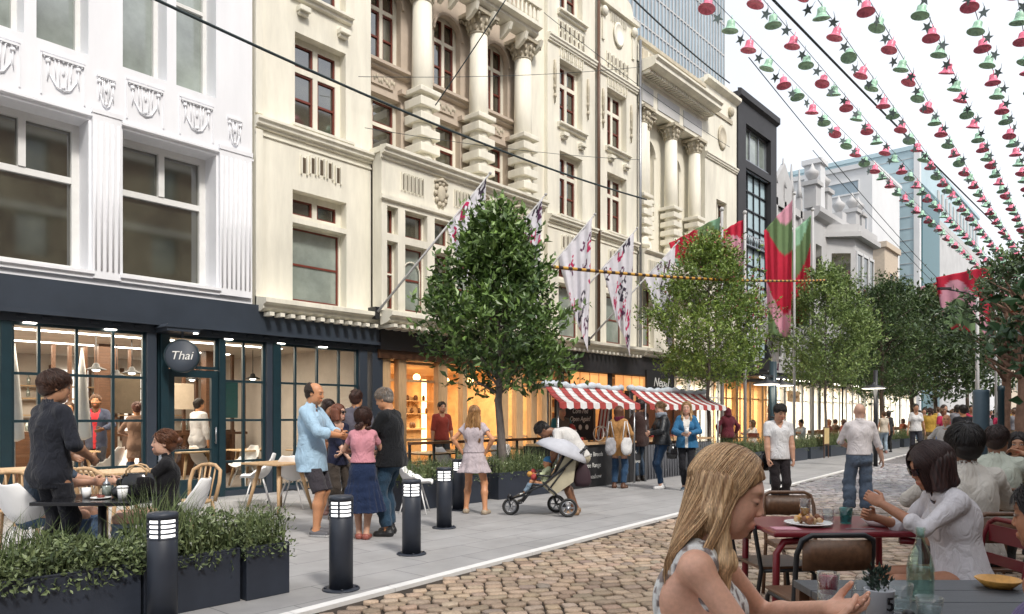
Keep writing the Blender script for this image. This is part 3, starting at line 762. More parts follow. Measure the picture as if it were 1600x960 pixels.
def zline(az):
    return np.interp(az, [0, .5, .9, 1.25, 1.6, 2.2, 3.2], [.082, .074, .045, .02, .012, -.04, -.075])
def strands(h, st, n, p, Hc, Rh, hs, Nk, Rc, col, fz_, vol, lod):
    rg = np.random.default_rng(17)
    c0 = np.array([-.014, 0, .036]); r0 = np.array([.1085, .0895, .0985]) + vol
    def surf(u, lift=0): u = u / np.linalg.norm(u); return c0 + u * (r0 + lift)
    paths = []; long_ = st in ('long', 'wavy', 'bob')
    for i in range(n):
        if long_:
            side = 1 if rg.random() < .5 else -1
            a = side * rg.uniform(1.12 if st == 'long' else .62 - (.25 if fz_ else 0), 3.1) ; 
            a = side * abs(a)
            u = np.interp(abs(a), [.6, 1.3, 3.1], [.78, .55, -.75]) + rg.uniform(-.12, .12); pt = np.array([u, side*.07, 1 - .35*u*u])     # along the parting
            tgt = np.array([math.cos(a), math.sin(a), -.25 - .25*rg.random()])
            pts = []
            lf = rg.uniform(0, .008)
            for t in (0, .2, .4, .6, .8, 1):
                w = (pt/np.linalg.norm(pt))*(1-t) + (tgt/np.linalg.norm(tgt))*t + np.array([.10 if abs(a) < 1.3 else 0, side*.25, .1])*math.sin(t*math.pi)
                pts.append(Hc + Rh @ (surf(w, lf)*hs))
            L = h.get('len', .30) if st != 'bob' else .0
            f = abs(a)/math.pi
            if st == 'bob':
                e_ = Hc + Rh @ (np.array([math.cos(a)*.085 - .005, math.sin(a)*.092, -.115 - .012*rg.random()])*hs); pts.append(pts[-1]*.5 + e_*.5); pts.append(e_)
            else:
                fr = max(0, 1 - f*1.9) * (0 if h.get('behind') or (h.get('one') and side > 0) else 1)
                sh = Rc @ np.array([.04*fr + .07*(fr > .15) - .095*(1-fr), side*(.10*math.sin(a if f < .5 else a)*side + .025 + .0*f) , -.03 + rg.uniform(-.01, .01)])
                sh_ = Nk + sh
                mid = (pts[-1] + sh_)/2 + Rh @ np.array([.0, side*.012, 0])
                e_ = sh_ + np.array([0, 0, -1.])*(L*(.55 if fr > .15 else 1) - .10)*rg.uniform(.75, 1.05) + Rc @ np.array([.035*(fr > .15) + .0, -side*.01, 0]) + rg.normal(0, .006, 3)
                pts += [mid, sh_, (sh_ + e_)/2 + rg.normal(0, .004, 3), e_]
            wv = h.get('wave', .3)*.012
            pts = [q + wv*np.array([math.sin(k*1.9 + a*3), math.cos(k*1.7 + a*5), 0])*(k > 4) for k, q in enumerate(pts)]
        else:
            for _ in range(20):
                w = rg.normal(size=3); w /= np.linalg.norm(w); az = abs(math.atan2(w[1], w[0])); q = surf(w)
                if q[2] > zline(az) + (.03 if st == 'receding' and az < 1.0 else 0) and (st != 'receding' or q[0] + q[2]*.95 < .035): break
            cr_ = np.array([-.5, .1, .85]) if st != 'bun' else np.array([.7, 0, .7]); cr_ /= np.linalg.norm(cr_)
            tg = w - cr_ * w.dot(cr_); tg = tg - w*tg.dot(w); tg /= np.linalg.norm(tg) + 1e-6; tg = tg + rg.normal(0, .35 if st == 'curly' else .16, 3)
            L = h.get('slen', .05)/.1; lf = h.get('lift', .004) + rg.uniform(0, .008)
            pts = [Hc + Rh @ (surf(w + tg*L*t, lf*t + .001 + (0 if st != 'curly' else .012 + .008*math.sin(t*6 + i)))*hs) for t in (0, .35, .7, 1)]
        paths.append(pts)
    V = []; F = []; C = []; nv = 0; seg = 3
    cl2 = np.array(h.get('col2', col*1.5)); w0 = {0: .0011, 1: .0022, 2: .0036}[lod]*(1 if long_ else 1.15)
    for pts in paths:
        pts = np.array(pts); m = len(pts)
        if m > 4:       # catmull-rom
            k = np.linspace(0, m-1, m*2 + 2); i0 = np.clip(k.astype(int), 0, m-2); t = (k - i0)[:, None]
            P0 = pts[np.clip(i0-1, 0, m-1)]; P1 = pts[i0]; P2 = pts[i0+1]; P3 = pts[np.clip(i0+2, 0, m-1)]
            pts = .5*((2*P1) + (-P0+P2)*t + (2*P0-5*P1+4*P2-P3)*t*t + (-P0+3*P1-3*P2+P3)*t**3); m = len(pts)
        T = np.gradient(pts, axis=0); T /= np.linalg.norm(T, axis=1)[:, None] + 1e-9
        O = pts - (Hc + Rh @ np.array([0, 0, .0])); A = np.cross(T, O); A /= np.linalg.norm(A, axis=1)[:, None] + 1e-9; B = np.cross(A, T)
        rr = w0 * np.interp(np.linspace(0, 1, m), [0, .15, .7, 1], [.6, 1, .9, .15])[:, None] * rg.uniform(.6, 1.3)
        ring = np.stack([pts + A*rr*1.6, pts - A*rr*1.6, pts + B*rr], 1).reshape(-1, 3)
        V.append(ring)
        for i in range(m-1):
            for k in range(3): F.append((nv + i*3 + k, nv + i*3 + (k+1) % 3, nv + (i+1)*3 + (k+1) % 3, nv + (i+1)*3 + k))
        nv += m*3
        x = rg.random(); c = (col*(1-x) + cl2*x) * rg.uniform(.7, 1.25) if h.get('col2') is not None else col*rg.uniform(.6, 1.5)
        if h.get('grey') is not None:
            gz = (((pts[0]-Hc) @ Rh)[2]); 
            if gz < .04 or rg.random() < .35: c = np.array(h['grey'])*rg.uniform(.7, 1.2)
        g = np.linspace(.9, 1.1, m)[:, None]
        C.append(np.repeat(c[None]*g, 3, 0))
    return np.concatenate(V), np.array(F), np.concatenate(C)
# ------------------------------------------------------------------ palette
MAT = {}
MAT['glossblack'] = mat('gloss black', (.01, .01, .012), .12)
MAT['white_terracotta'] = mat('white glazed terracotta', (.79, .80, .83), .45, noise=.06, scale=1.6, bump=.12, bscale=9, streak=(1.2, 1.2, .25))
MAT['cream'] = mat('cream painted stucco', (.75, .72, .615), .7, noise=.17, scale=1.6, bump=.25, bscale=14, streak=(1.2, 1.2, .22))
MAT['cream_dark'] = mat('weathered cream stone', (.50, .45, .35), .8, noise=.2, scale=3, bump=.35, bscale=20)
MAT['pink_stone'] = mat('pinkish recessed render', (.50, .42, .34), .8, noise=.12, scale=2, bump=.2)
MAT['red_frame'] = mat('oxblood window paint', (.16, .035, .022), .45)
MAT['white_frame'] = mat('white window paint', (.74, .74, .72), .45, noise=.05)
MAT['slate'] = mat('dark slate blue cladding', (.030, .040, .056), .45, noise=.15, scale=1.2, bump=.05)
MAT['teal'] = mat('dark teal window steel', (.010, .030, .040), .38, noise=.12)
MAT['charcoal'] = mat('charcoal cladding', (.028, .027, .030), .6, noise=.2, scale=2)
MAT['timber'] = mat('pale timber', (.50, .33, .18), .5, noise=.2, scale=5, streak=(6, 6, .6), bump=.1)
MAT['darkwood'] = mat('dark timber', (.10, .045, .022), .45, noise=.3, scale=5, streak=(1, 6, 6), bump=.1)
MAT['steel'] = mat('grey steel', (.30, .31, .33), .35, metal=.8)
MAT['black_metal'] = mat('black powder coated metal', (.014, .015, .018), .4)
MAT['planter'] = mat('dark planter metal', (.022, .028, .042), .5, noise=.2, scale=3, bump=.05)
MAT['white_plastic'] = mat('white moulded plastic', (.78, .78, .78), .35, noise=.03)
MAT['white_ceramic'] = mat('white ceramic', (.8, .8, .79), .2, noise=.02)
MAT['wall_warm'] = mat('warm interior plaster', (.62, .42, .24), .8, noise=.1)
MAT['wall_pale'] = mat('pale interior plaster', (.60, .54, .48), .8, noise=.12, scale=2)
MAT['orange_wall'] = mat('orange interior wall', (.62, .38, .19), .7, noise=.3, scale=2)
MAT['floor_in'] = mat('interior floor', (.22, .19, .17), .4)
MAT['clear'] = glass('clear glass', (.93, .97, .96))
MAT['shop_glass'] = glass('shop window glass', (.86, .9, .9), .9)
MAT['pane_dark'] = mat('dark upper window glass', (.050, .050, .034), .05, noise=.6, scale=1.6, spec=1.0)
MAT['pane_pale'] = mat('pale obscured glass', (.26, .30, .27), .12, noise=.35, scale=1.1, spec=.8)
for k_ in ('pane_dark', 'pane_pale'): MAT[k_].node_tree.nodes['Principled BSDF'].inputs['IOR'].default_value = 1.95
MAT['lamp'] = emis('lit lamp', (1, .93, .8), 6)
MAT['warmlamp'] = emis('warm lit lamp', (1, .62, .26), 5)
MAT['lightbar'] = emis('bollard light', (1, .98, .94), 1.6)
MAT['tower_glass'] = mat('blue grey tower glass', (.30, .38, .44), .25, noise=.2, scale=.5, streak=(1, 1, .3))
MAT['pale_blue'] = mat('pale blue cladding', (.42, .55, .60), .45, noise=.08, scale=.4)
MAT['teal_strip'] = mat('dark green glass', (.01, .10, .12), .3)
MAT['pale_stone'] = mat('pale grey stone', (.48, .48, .48), .7, noise=.12, scale=.6)
MAT['white_block'] = mat('off white concrete', (.66, .67, .68), .7, noise=.06, scale=.3)
MAT['slot'] = mat('dark pierced slot', (.10, .075, .05), .9)
MAT['sand'] = mat('sand coloured render', (.55, .46, .36), .8, noise=.1)
MAT['cable'] = mat('dark cable', (.02, .035, .04), .6)

def brick_mat(name, c1, c2, mortar, sx, sy, ms, rough=.7, bump=.3, rot=0, noise_amt=.25, coords='Object', plane='xy'):
    m, nt, b = new_mat(name); n, l = nt.nodes, nt.links
    t = n.new('ShaderNodeTexCoord'); mp = n.new('ShaderNodeMapping')
    mp.inputs['Rotation'].default_value = (R(90) if plane == 'xz' else 0, 0, rot)
    l.new(t.outputs[coords], mp.inputs[0])
    br = n.new('ShaderNodeTexBrick'); br.inputs['Scale'].default_value = 1
    br.inputs['Brick Width'].default_value = sx; br.inputs['Row Height'].default_value = sy; br.inputs['Mortar Size'].default_value = ms
    br.inputs['Color1'].default_value = tuple(c1)+(1,); br.inputs['Color2'].default_value = tuple(c2)+(1,); br.inputs['Mortar'].default_value = tuple(mortar)+(1,)
    l.new(mp.outputs[0], br.inputs['Vector'])
    nz_ = n.new('ShaderNodeTexNoise'); nz_.inputs['Scale'].default_value = 1.3; nz_.inputs['Detail'].default_value = 8; nz_.inputs['Roughness'].default_value = .7
    l.new(t.outputs[coords], nz_.inputs['Vector'])
    r = n.new('ShaderNodeValToRGB'); r.color_ramp.elements[0].position = .3; r.color_ramp.elements[1].position = .72
    a = 1 - noise_amt; r.color_ramp.elements[0].color = (a, a, a, 1); r.color_ramp.elements[1].color = (1, 1, 1, 1)
    l.new(nz_.outputs['Fac'], r.inputs[0])
    mx = n.new('ShaderNodeMix'); mx.data_type = 'RGBA'; mx.blend_type = 'MULTIPLY'; mx.inputs[0].default_value = 1
    l.new(br.outputs['Color'], mx.inputs[6]); l.new(r.outputs[0], mx.inputs[7]); l.new(mx.outputs[2], b.inputs['Base Color'])
    b.inputs['Roughness'].default_value = rough
    rr = n.new('ShaderNodeMapRange'); rr.inputs[3].default_value = rough - .12; rr.inputs[4].default_value = rough + .15
    l.new(nz_.outputs['Fac'], rr.inputs[0]); l.new(rr.outputs[0], b.inputs['Roughness'])
    iv = n.new('ShaderNodeMath'); iv.operation = 'SUBTRACT'; iv.inputs[0].default_value = 1; l.new(br.outputs['Fac'], iv.inputs[1])
    bp = n.new('ShaderNodeBump'); bp.inputs['Strength'].default_value = bump; bp.inputs['Distance'].default_value = .01
    l.new(iv.outputs[0], bp.inputs['Height']); l.new(bp.outputs[0], b.inputs['Normal'])
    return m
MAT['pavers'] = brick_mat('large grey pavers', (.42, .415, .415), (.365, .36, .36), (.20, .20, .20), .9, .45, .006, .62, .25, noise_amt=.34)
nt_ = MAT['pavers'].node_tree; b_ = nt_.nodes['Principled BSDF']; src_ = b_.inputs['Base Color'].links[0].from_socket      # dropped gum and drip spots
vo = nt_.nodes.new('ShaderNodeTexVoronoi'); vo.inputs['Scale'].default_value = 2.1; tc_ = nt_.nodes.new('ShaderNodeTexCoord'); nt_.links.new(tc_.outputs['Object'], vo.inputs['Vector'])
rp_ = nt_.nodes.new('ShaderNodeValToRGB'); rp_.color_ramp.elements[0].position = .045; rp_.color_ramp.elements[0].color = (.62, .62, .62, 1); rp_.color_ramp.elements[1].position = .065; rp_.color_ramp.elements[1].color = (1, 1, 1, 1)
mx_ = nt_.nodes.new('ShaderNodeMix'); mx_.data_type = 'RGBA'; mx_.blend_type = 'MULTIPLY'; mx_.inputs[0].default_value = 1
nt_.links.new(vo.outputs['Distance'], rp_.inputs[0]); nt_.links.new(src_, mx_.inputs[6]); nt_.links.new(rp_.outputs[0], mx_.inputs[7]); nt_.links.new(mx_.outputs[2], b_.inputs['Base Color'])
MAT['sett_bed'] = brick_mat('distant setts', (.30, .28, .28), (.22, .21, .22), (.09, .085, .085), .16, .12, .012, .75, .6, rot=R(-38))
MAT['joint'] = mat('sandy joints between setts', (.045, .033, .024), .95, noise=.4, scale=8, bump=.4)
MAT['kerb'] = mat('white kerb line', (.74, .73, .71), .7, noise=.08, scale=5)
MAT['asphalt'] = mat('asphalt', (.10, .10, .105), .85, noise=.2, scale=.8)
MAT['brick'] = brick_mat('brown brick', (.34, .21, .14), (.26, .15, .10), (.40, .37, .33), .24, .08, .01, .8, .3, plane='xz')

# ------------------------------------------------------------------ ground, footpath, setts, kerb
def kerb_y(x): return 4.45 + .080 * x
g = MB(); g.add([(-400, -400, -.06), (600, -400, -.06), (600, 400, -.06), (-400, 400, -.06)], [(0, 1, 2, 3)])
tag(g.build('ground', MAT['asphalt']), kind='structure')
g = MB()
g.add([(-30, kerb_y(-30)+.1, 0), (160, kerb_y(160)+.1, 0), (160, 30, 0), (-30, 30, 0)], [(0, 1, 2, 3)])
tag(g.build('footpath', MAT['pavers']), kind='structure')
g = MB()
for a in range(-30, 160, 1):
    g.prism([(a+.003, kerb_y(a)), (a+.997, kerb_y(a+.997)), (a+.997, kerb_y(a+.997)+.10), (a+.003, kerb_y(a)+.10)], -.05, .012, 'xy')
tag(g.build('kerb', MAT['kerb']), kind='structure')
g = MB(); g.add([(24, -30, -.012), (160, -30, -.012), (160, kerb_y(160), -.012), (24, kerb_y(24), -.012)], [(0, 1, 2, 3)])
tag(g.build('far_cobbled_street', MAT['sett_bed']), kind='structure')
g = MB(); g.add([(-30, -30, -.022), (24, -30, -.022), (24, kerb_y(24), -.022), (-30, kerb_y(-30), -.022)], [(0, 1, 2, 3)])
tag(g.build('sett_bedding', MAT['joint']), kind='structure')
def setts():
    """every sett a small worn block, laid in wavering courses"""
    rg = np.random.default_rng(5); th = R(-33); cu, su = math.cos(th), math.sin(th)
    U = []; rows = np.arange(-16, 22, .128)
    for j, v in enumerate(rows):
        u = -14 + rg.uniform(0, .15)
        while u < 30:
            w = rg.uniform(.12, .19); U.append((u + w/2, v, w)); u += w
    U = np.array(U); uu, vv, ww = U.T
    vv = vv + .10*np.sin(uu*.55) + .035*np.sin(uu*1.7 + 1)
    x = uu*cu - vv*su; y = uu*su + vv*cu
    X = DX*x - DY*y; Y = DY*x + DX*y
    m = (y < kerb_y(x) - .10) & (x > -3) & (x < 24.3) & (y > -3.5) & (Y > 1.2) & (X/np.maximum(Y, .1) > -.85) & (X/np.maximum(Y, .1) < .85)
    x, y, ww = x[m], y[m], ww[m]; n = len(x)
    hw = ww/2 - rg.uniform(.005, .012, n); hd = np.full(n, .064) - rg.uniform(.006, .013, n)
    rot = th + rg.normal(0, .05, n); hz = rg.normal(0, .0034, n); tx = rg.normal(0, .02, n); ty = rg.normal(0, .02, n)
    sh = [(-1, -1), (0, -1.04), (1, -1), (1.03, 0), (1, 1), (0, 1.04), (-1, 1), (-1.03, 0)]
    V = np.zeros((n, 25, 3)); jit = rg.normal(0, .005, (n, 8, 2))
    for r_, (k, z) in enumerate(((1.0, -.022), (.975, -.002), (.92, .0035))):
        for i, (a, b) in enumerate(sh):
            c_ = .88 if abs(a) == 1 and abs(b) == 1 else 1.0
            lx = hw*a*k*c_ + jit[:, i, 0]; ly = hd*b*k*c_ + jit[:, i, 1]
            V[:, r_*8+i, 0] = x + lx*np.cos(rot) - ly*np.sin(rot); V[:, r_*8+i, 1] = y + lx*np.sin(rot) + ly*np.cos(rot)
            V[:, r_*8+i, 2] = z + hz + lx*tx + ly*ty
    V[:, 24, 0] = x; V[:, 24, 1] = y; V[:, 24, 2] = .005 + hz
    f = []
    for r_ in (0, 1):
        for i in range(8): f.append((r_*8+i, r_*8+(i+1) % 8, r_*8+8+(i+1) % 8, r_*8+8+i))
    for i in range(0, 8, 2): f.append((16+i, 16+i+1, 16+(i+2) % 8, 24))
    f = np.array(f); F = (f[None] + (np.arange(n)*25)[:, None, None]).reshape(-1, 4)
    # stone colour: warm tan at the near end, greyer further up the street
    t = np.clip((x - 8.5) / 7, 0, 1) + rg.normal(0, .10, n); t = np.clip(t, 0, 1)[:, None]
    warm = np.array([.40, .30, .215]); grey = np.array([.33, .32, .335])
    C = warm*(1-t) + grey*t
    C = C * (rg.uniform(.66, 1.24, n)*(1 + .13*np.sin(x*1.9 + y*1.3)*np.sin(y*2.3 - x*.7)))[:, None] * (1 + rg.normal(0, .02, (n, 3)))
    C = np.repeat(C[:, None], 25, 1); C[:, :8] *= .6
    return V.reshape(-1, 3), F, C.reshape(-1, 3).clip(0, 1)
V_, F_, C_ = setts()
m_sett = vcol_mat('worn setts', rough=.6, bump=.5, bscale=55, spec=.4, k=.78)
tag(np_mesh('cobbled_street', V_, F_, m_sett, None, C_), kind='structure')

# ------------------------------------------------------------------ facade tools
def wall_holes(mb, x0, x1, z0, z1, holes, y, depth=.35, mi=0, back=True):
    xs = sorted({x0, x1} | {h[0] for h in holes} | {h[1] for h in holes}); zs = sorted({z0, z1} | {h[2] for h in holes} | {h[3] for h in holes})
    xs = [a for a in xs if x0 <= a <= x1]; zs = [a for a in zs if z0 <= a <= z1]
    for i in range(len(xs)-1):
        for j in range(len(zs)-1):
            cx, cz = (xs[i]+xs[i+1])/2, (zs[j]+zs[j+1])/2
            if any(h[0] < cx < h[1] and h[2] < cz < h[3] for h in holes): continue
            mb.add([(xs[i], y, zs[j]), (xs[i+1], y, zs[j]), (xs[i+1], y, zs[j+1]), (xs[i], y, zs[j+1])], [(0, 1, 2, 3)], mi)
    for a, b, c, d in [h[:4] for h in holes]:
        yb = y + depth
        mb.add([(a,y,c),(a,yb,c),(a,yb,d),(a,y,d)], [(0,1,2,3)], mi); mb.add([(b,y,c),(b,yb,c),(b,yb,d),(b,y,d)], [(3,2,1,0)], mi)
        mb.add([(a,y,c),(b,y,c),(b,yb,c),(a,yb,c)], [(0,1,2,3)], mi); mb.add([(a,y,d),(b,y,d),(b,yb,d),(a,yb,d)], [(3,2,1,0)], mi)
    # side and top skins so the wall has thickness
    mb.add([(x0,y,z0),(x0,y+depth,z0),(x0,y+depth,z1),(x0,y,z1)], [(3,2,1,0)], mi); mb.add([(x1,y,z0),(x1,y+depth,z0),(x1,y+depth,z1),(x1,y,z1)], [(0,1,2,3)], mi)
    mb.add([(x0,y,z1),(x1,y,z1),(x1,y+depth,z1),(x0,y+depth,z1)], [(0,1,2,3)], mi)
def win(root, x0, x1, z0, z1, y, fm, pm, vx=(), hz=(), bw=.07, dp=.08, org=None, label=None, sash=True, name='window', inner=None):
    """frame with its bars, and its pane as a sub-part"""
    f = MB()
    f.box(x0, x0+bw, y, y+dp, z0, z1); f.box(x1-bw, x1, y, y+dp, z0, z1)
    f.box(x0+bw, x1-bw, y+.002, y+dp, z0, z0+bw); f.box(x0+bw, x1-bw, y+.002, y+dp, z1-bw, z1)
    for v in vx: f.box(v-bw*.45, v+bw*.45, y+.004, y+dp, z0+bw, z1-bw)
    for h in hz: f.box(x0+bw, x1-bw, y+.008, y+dp, h-bw*.45, h+bw*.45)
    mats = [fm]
    if inner:                       # coloured sashes inside the outer frame
        mats.append(inner); xs = [x0+bw*.5] + list(vx) + [x1-bw*.5]; zs = [z0+bw*.5] + list(hz) + [z1-bw*.5]; k = .035
        for i in range(len(xs)-1):
            for j in range(len(zs)-1):
                a, b, c, d = xs[i]+bw*.45, xs[i+1]-bw*.45, zs[j]+bw*.45, zs[j+1]-bw*.45
                f.box(a, a+k, y+.03, y+dp, c, d, 1); f.box(b-k, b, y+.03, y+dp, c, d, 1)
                f.box(a+k, b-k, y+.032, y+dp, c, c+k, 1); f.box(a+k, b-k, y+.032, y+dp, d-k, d, 1)
                if d - c > 1.0: f.box(a+k, b-k, y+.034, y+dp, (c+d)/2-.02, (c+d)/2+.02, 1)
    o = f.build(name, mats, root, org=org)
    p = MB(); p.add([(x0+.01, y+dp*.7, z0+.01), (x1-.01, y+dp*.7, z0+.01), (x1-.01, y+dp*.7, z1-.01), (x0+.01, y+dp*.7, z1-.01)], [(0, 1, 2, 3)])
    p.build('pane', pm, o, org=org)
    if label: o['label'] = label
    return o
def moulding(mb, x0, x1, y, prof, mi=0):
    """prof: (projection, z) pairs from bottom to top; runs along x with returned ends"""
    n = len(prof)
    vs = [(x0 - p*.0, y - p, z) for p, z in prof] + [(x1 + p*.0, y - p, z) for p, z in prof] + [(x0, y, prof[0][1]), (x0, y, prof[-1][1]), (x1, y, prof[0][1]), (x1, y, prof[-1][1])]
    fs = [(i, n+i, n+i+1, i+1) for i in range(n-1)]
    fs += [tuple([2*n] + list(range(n)) + [2*n+1]), tuple([2*n+3] + list(range(2*n-1, n-1, -1)) + [2*n+2])]
    fs += [(0, 2*n, 2*n+2, n), (n-1, 2*n-1, 2*n+3, 2*n+1)]
    mb.add(vs, fs, mi)
COURSE = lambda z, p=.16: [(.0, z-.10), (.05, z-.09), (.05, z-.05), (p*.7, z-.03), (p*.75, z+.02), (p, z+.05), (p, z+.10), (.0, z+.13)]

# ------------------------------------------------------------------ white terracotta building
def white_building():
    X0, X1 = -3.2, 7.15; org = (X0, FY, 0)
    r = empty('white_building', org, 0, 'white terracotta facade with fluted piers and large dark windows at the left', 'building')
    w = MB(); big = [(-1.41, .17), (.68, 2.27), (2.77, 4.36), (4.87, 6.45)]
    holes = [(a, b, 3.73, 6.10) for a, b in big]; ups = []
    for a, b in big:
        m = (a+b)/2; ups += [(a+.0, m-.08), (m+.08, b+.0)]
    holes += [(a, b, 7.12, 10.4) for a, b in ups]
    wall_holes(w, X0, X1, 3.5, 14, holes, FY, .5)
    w.box(X0, X1, FY+.5, FY+.55, 10.5, 14)
    w.build('wall', MAT['white_terracotta'], r, org=org)
    for a, b in big:
        m = (a+b)/2
        win(r, a, b, 3.73, 6.10, FY+.40, MAT['white_frame'], MAT['pane_dark'], (), (5.20,), .11, .1, org)
        f = MB(); f.box(m-.05, m+.05, FY+.39, FY+.5, 5.26, 6.0); f.build('window_mullion', MAT['white_frame'], r, org=org)
        s = MB(); moulding(s, a-.06, b+.06, FY, [(0, 3.60), (.05, 3.61), (.05, 3.66), (.09, 3.68), (.09, 3.73), (0, 3.74)]); s.build('sill', MAT['white_terracotta'], r, org=org)
    for a, b in ups: win(r, a, b, 7.12, 10.4, FY+.36, MAT['white_frame'], MAT['pane_pale'], (), (8.72,), .07, .1, org)
    # fluted piers with small carved heads
    for a, b in ((.17, .68), (2.27, 2.77), (4.36, 4.87), (6.45, 7.15)):
        p = MB(); x0, x1 = a+.04, b-.04; n = 5 if b-a < .6 else 7
        p.box(x0, x1, FY-.06, FY-.002, 3.62, 6.22)
        for i in range(n):
            xx = x0 + (i+.5)*(x1-x0)/n; p.tube([(xx, FY-.060, 3.75), (xx, FY-.060, 6.10)], .017, 6)
        p.box(x0-.015, x1+.015, FY-.075, FY-.003, 6.22, 6.30)
        p.build('pilaster', MAT['white_terracotta'], r, org=org)
        q = MB(); ornament(q, (a+b)/2, 6.86, .30, FY-.01); q.build('carved_panel', MAT['white_terracotta'], r, org=org)
    for a, b in ups:
        q = MB(); ornament(q, (a+b)/2, 6.92, (b-a)*.86, FY-.01, True); q.build('carved_panel', MAT['white_terracotta'], r, org=org)
    c = MB(); moulding(c, X0, X1, FY, [(0, 6.14), (.05, 6.16), (.05, 6.20), (.0, 6.23)])
    c.build('string_course', MAT['white_terracotta'], r, org=org)
def ornament(q, xc, zt, w, y, frame=False):
    if frame:
        z0 = zt - .62
        q.box(xc-w/2, xc+w/2, y-.012, y+.012, zt+.02, zt+.05); q.box(xc-w/2, xc-w/2+.02, y-.012, y+.012, z0, zt); q.box(xc+w/2-.02, xc+w/2, y-.012, y+.012, z0, zt)
    q.box(xc-w*.46, xc+w*.46, y-.028, y+.01, zt-.035, zt)
    for i in range(9): q.ball((xc - w*.42 + i*w*.105, y-.015, zt-.055), .013, 6, 4)
    for s in (-1, 1):
        q.lathe([(.0, -.02), (.035, -.01), (.038, .01), (.012, .02), (.0, .024)], (xc+s*w*.34, y-.006, zt-.10), 10, mat3=Matrix.Rotation(R(90), 3, 'X'))
        q.tube([(xc+s*w*.34, y-.01, zt-.14), (xc+s*w*.33, y-.01, zt-.26), (xc+s*w*.36, y-.01, zt-.40)], [.010, .014, .005], 6)
        for k in (.10, .19): q.tube([(xc+s*w*k, y-.008, zt-.06), (xc+s*w*(k-.02), y-.008, zt-.34-.1*(k < .15))], [.009, .006], 6)
        q.tube([(xc+s*w*.30, y-.008, zt-.30), (xc+s*w*.16, y-.010, zt-.46), (xc, y-.012, zt-.50)], [.008, .011, .013], 6)
    q.ball((xc, y-.01, zt-.20), (.022, .014, .06), 8, 6); q.ball((xc, y-.01, zt-.44), (.03, .014, .03), 8, 6)
white_building()

# ------------------------------------------------------------------ cream building
def column(root, xc, z0, zr, z1, zc, y, org, rad=.255, rust=True, mt='cream'):
    """rusticated block base, plain shaft, leafy capital"""
    m = MB()
    m.lathe([(rad*1.2, z0), (rad*1.2, z0+.10), (rad*1.1, z0+.13), (rad*1.15, z0+.20), (rad*1.05, z0+.26), (rad*1.0, z0+.30), (rad*.92, z0+.34), (rad*.92, zr), (rad*.98, zr+.02), (rad*.88, z1)], (xc, y, 0), 28)
    m.build('column', MAT[mt], root, org=org)
    if rust:
        b = MB(); n = 4; h = (zr - z0 - .36) / n
        for i in range(n):
            za = z0 + .36 + i*h; k = rad*1.16
            b.cbox((xc, y, za + h*.30 + h*.12), (2*k, 2*k, h*.58)); 
        b.cbox((xc, y, zr+.06), (2.5*rad, 2.5*rad, .12))
        b.build('rusticated_block', MAT[mt], root, bevel=.018, org=org)
    c = MB(); c.lathe([(rad*.9, z1), (rad*1.0, z1+.03), (rad*.9, z1+.06), (rad*.95, z1+.12), (rad*1.15, z1+.32), (rad*1.35, z1+.42)], (xc, y, 0), 16)
    for i in range(12):
        a = i*2*math.pi/12
        for zz, rr, s in ((z1+.14, rad*1.02, .05), (z1+.28, rad*1.2, .055)):
            c.ball((xc+rr*math.cos(a+(zz*7)), y+rr*math.sin(a+zz*7), zz), (.045, .045, .075), 6, 5)
    for sx in (-1, 1):
        for sy in (-1, 1): c.tube([(xc+sx*rad*.9, y+sy*rad*.9, z1+.30), (xc+sx*rad*1.25, y+sy*rad*1.25, z1+.40), (xc+sx*rad*1.3, y+sy*rad*1.3, z1+.33)], .035, 6)
    c.cbox((xc, y, z1+.46), (rad*2.9, rad*2.9, .09))
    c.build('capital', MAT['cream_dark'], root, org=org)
def arch_top(mb, x0, x1, zs, zt, y, d, mi=0):
    """fills the spandrels of a round arch that springs at zs inside a square hole up to zt"""
    xc = (x0+x1)/2; r = (x1-x0)/2; n = 14
    pts = [(xc - r*math.cos(math.pi*i/n), zs + min(r, zt-zs-.01)*math.sin(math.pi*i/n)) for i in range(n+1)]
    for i in range(n):
        (a, za), (b, zb) = pts[i], pts[i+1]
        mb.prism([(a, za), (b, zb), (b, zt), (a, zt)], y, y+d, 'xz', mi)
    # archivolt ring
    for i in range(n):
        a = math.pi*i/n; b = math.pi*(i+1)/n; k0, k1 = 1.02, 1.16
        mb.prism([(xc-r*k0*math.cos(a), zs+r*k0*math.sin(a)), (xc-r*k0*math.cos(b), zs+r*k0*math.sin(b)), (xc-r*k1*math.cos(b), zs+r*k1*math.sin(b)), (xc-r*k1*math.cos(a), zs+r*k1*math.sin(a))], y-.05, y-.002, 'xz', mi)
def slots(mb, xc, zc, w, h, y, n, rows=1, mi=1, fan=False):
    """dark pierced slots in a raised panel"""
    for i in range(n):
        xx = xc - w/2 + (i+.5)*w/n
        for j in range(rows):
            hh = h/rows*.72; zz = zc - h/2 + (j+.5)*h/rows + (h*.22*(1-((i-(n-1)/2)/(n/2))**2) if fan else 0)
            mb.box(xx-w/n*.22, xx+w/n*.22, y-.006, y+.02, zz-hh/2, zz+hh/2, mi)
            mb.box(xx-w/n*.38, xx-w/n*.26, y-.045, y, zz-hh/2-.03, zz+hh/2+.03, 0); mb.box(xx+w/n*.26, xx+w/n*.38, y-.045, y, zz-hh/2-.03, zz+hh/2+.03, 0)
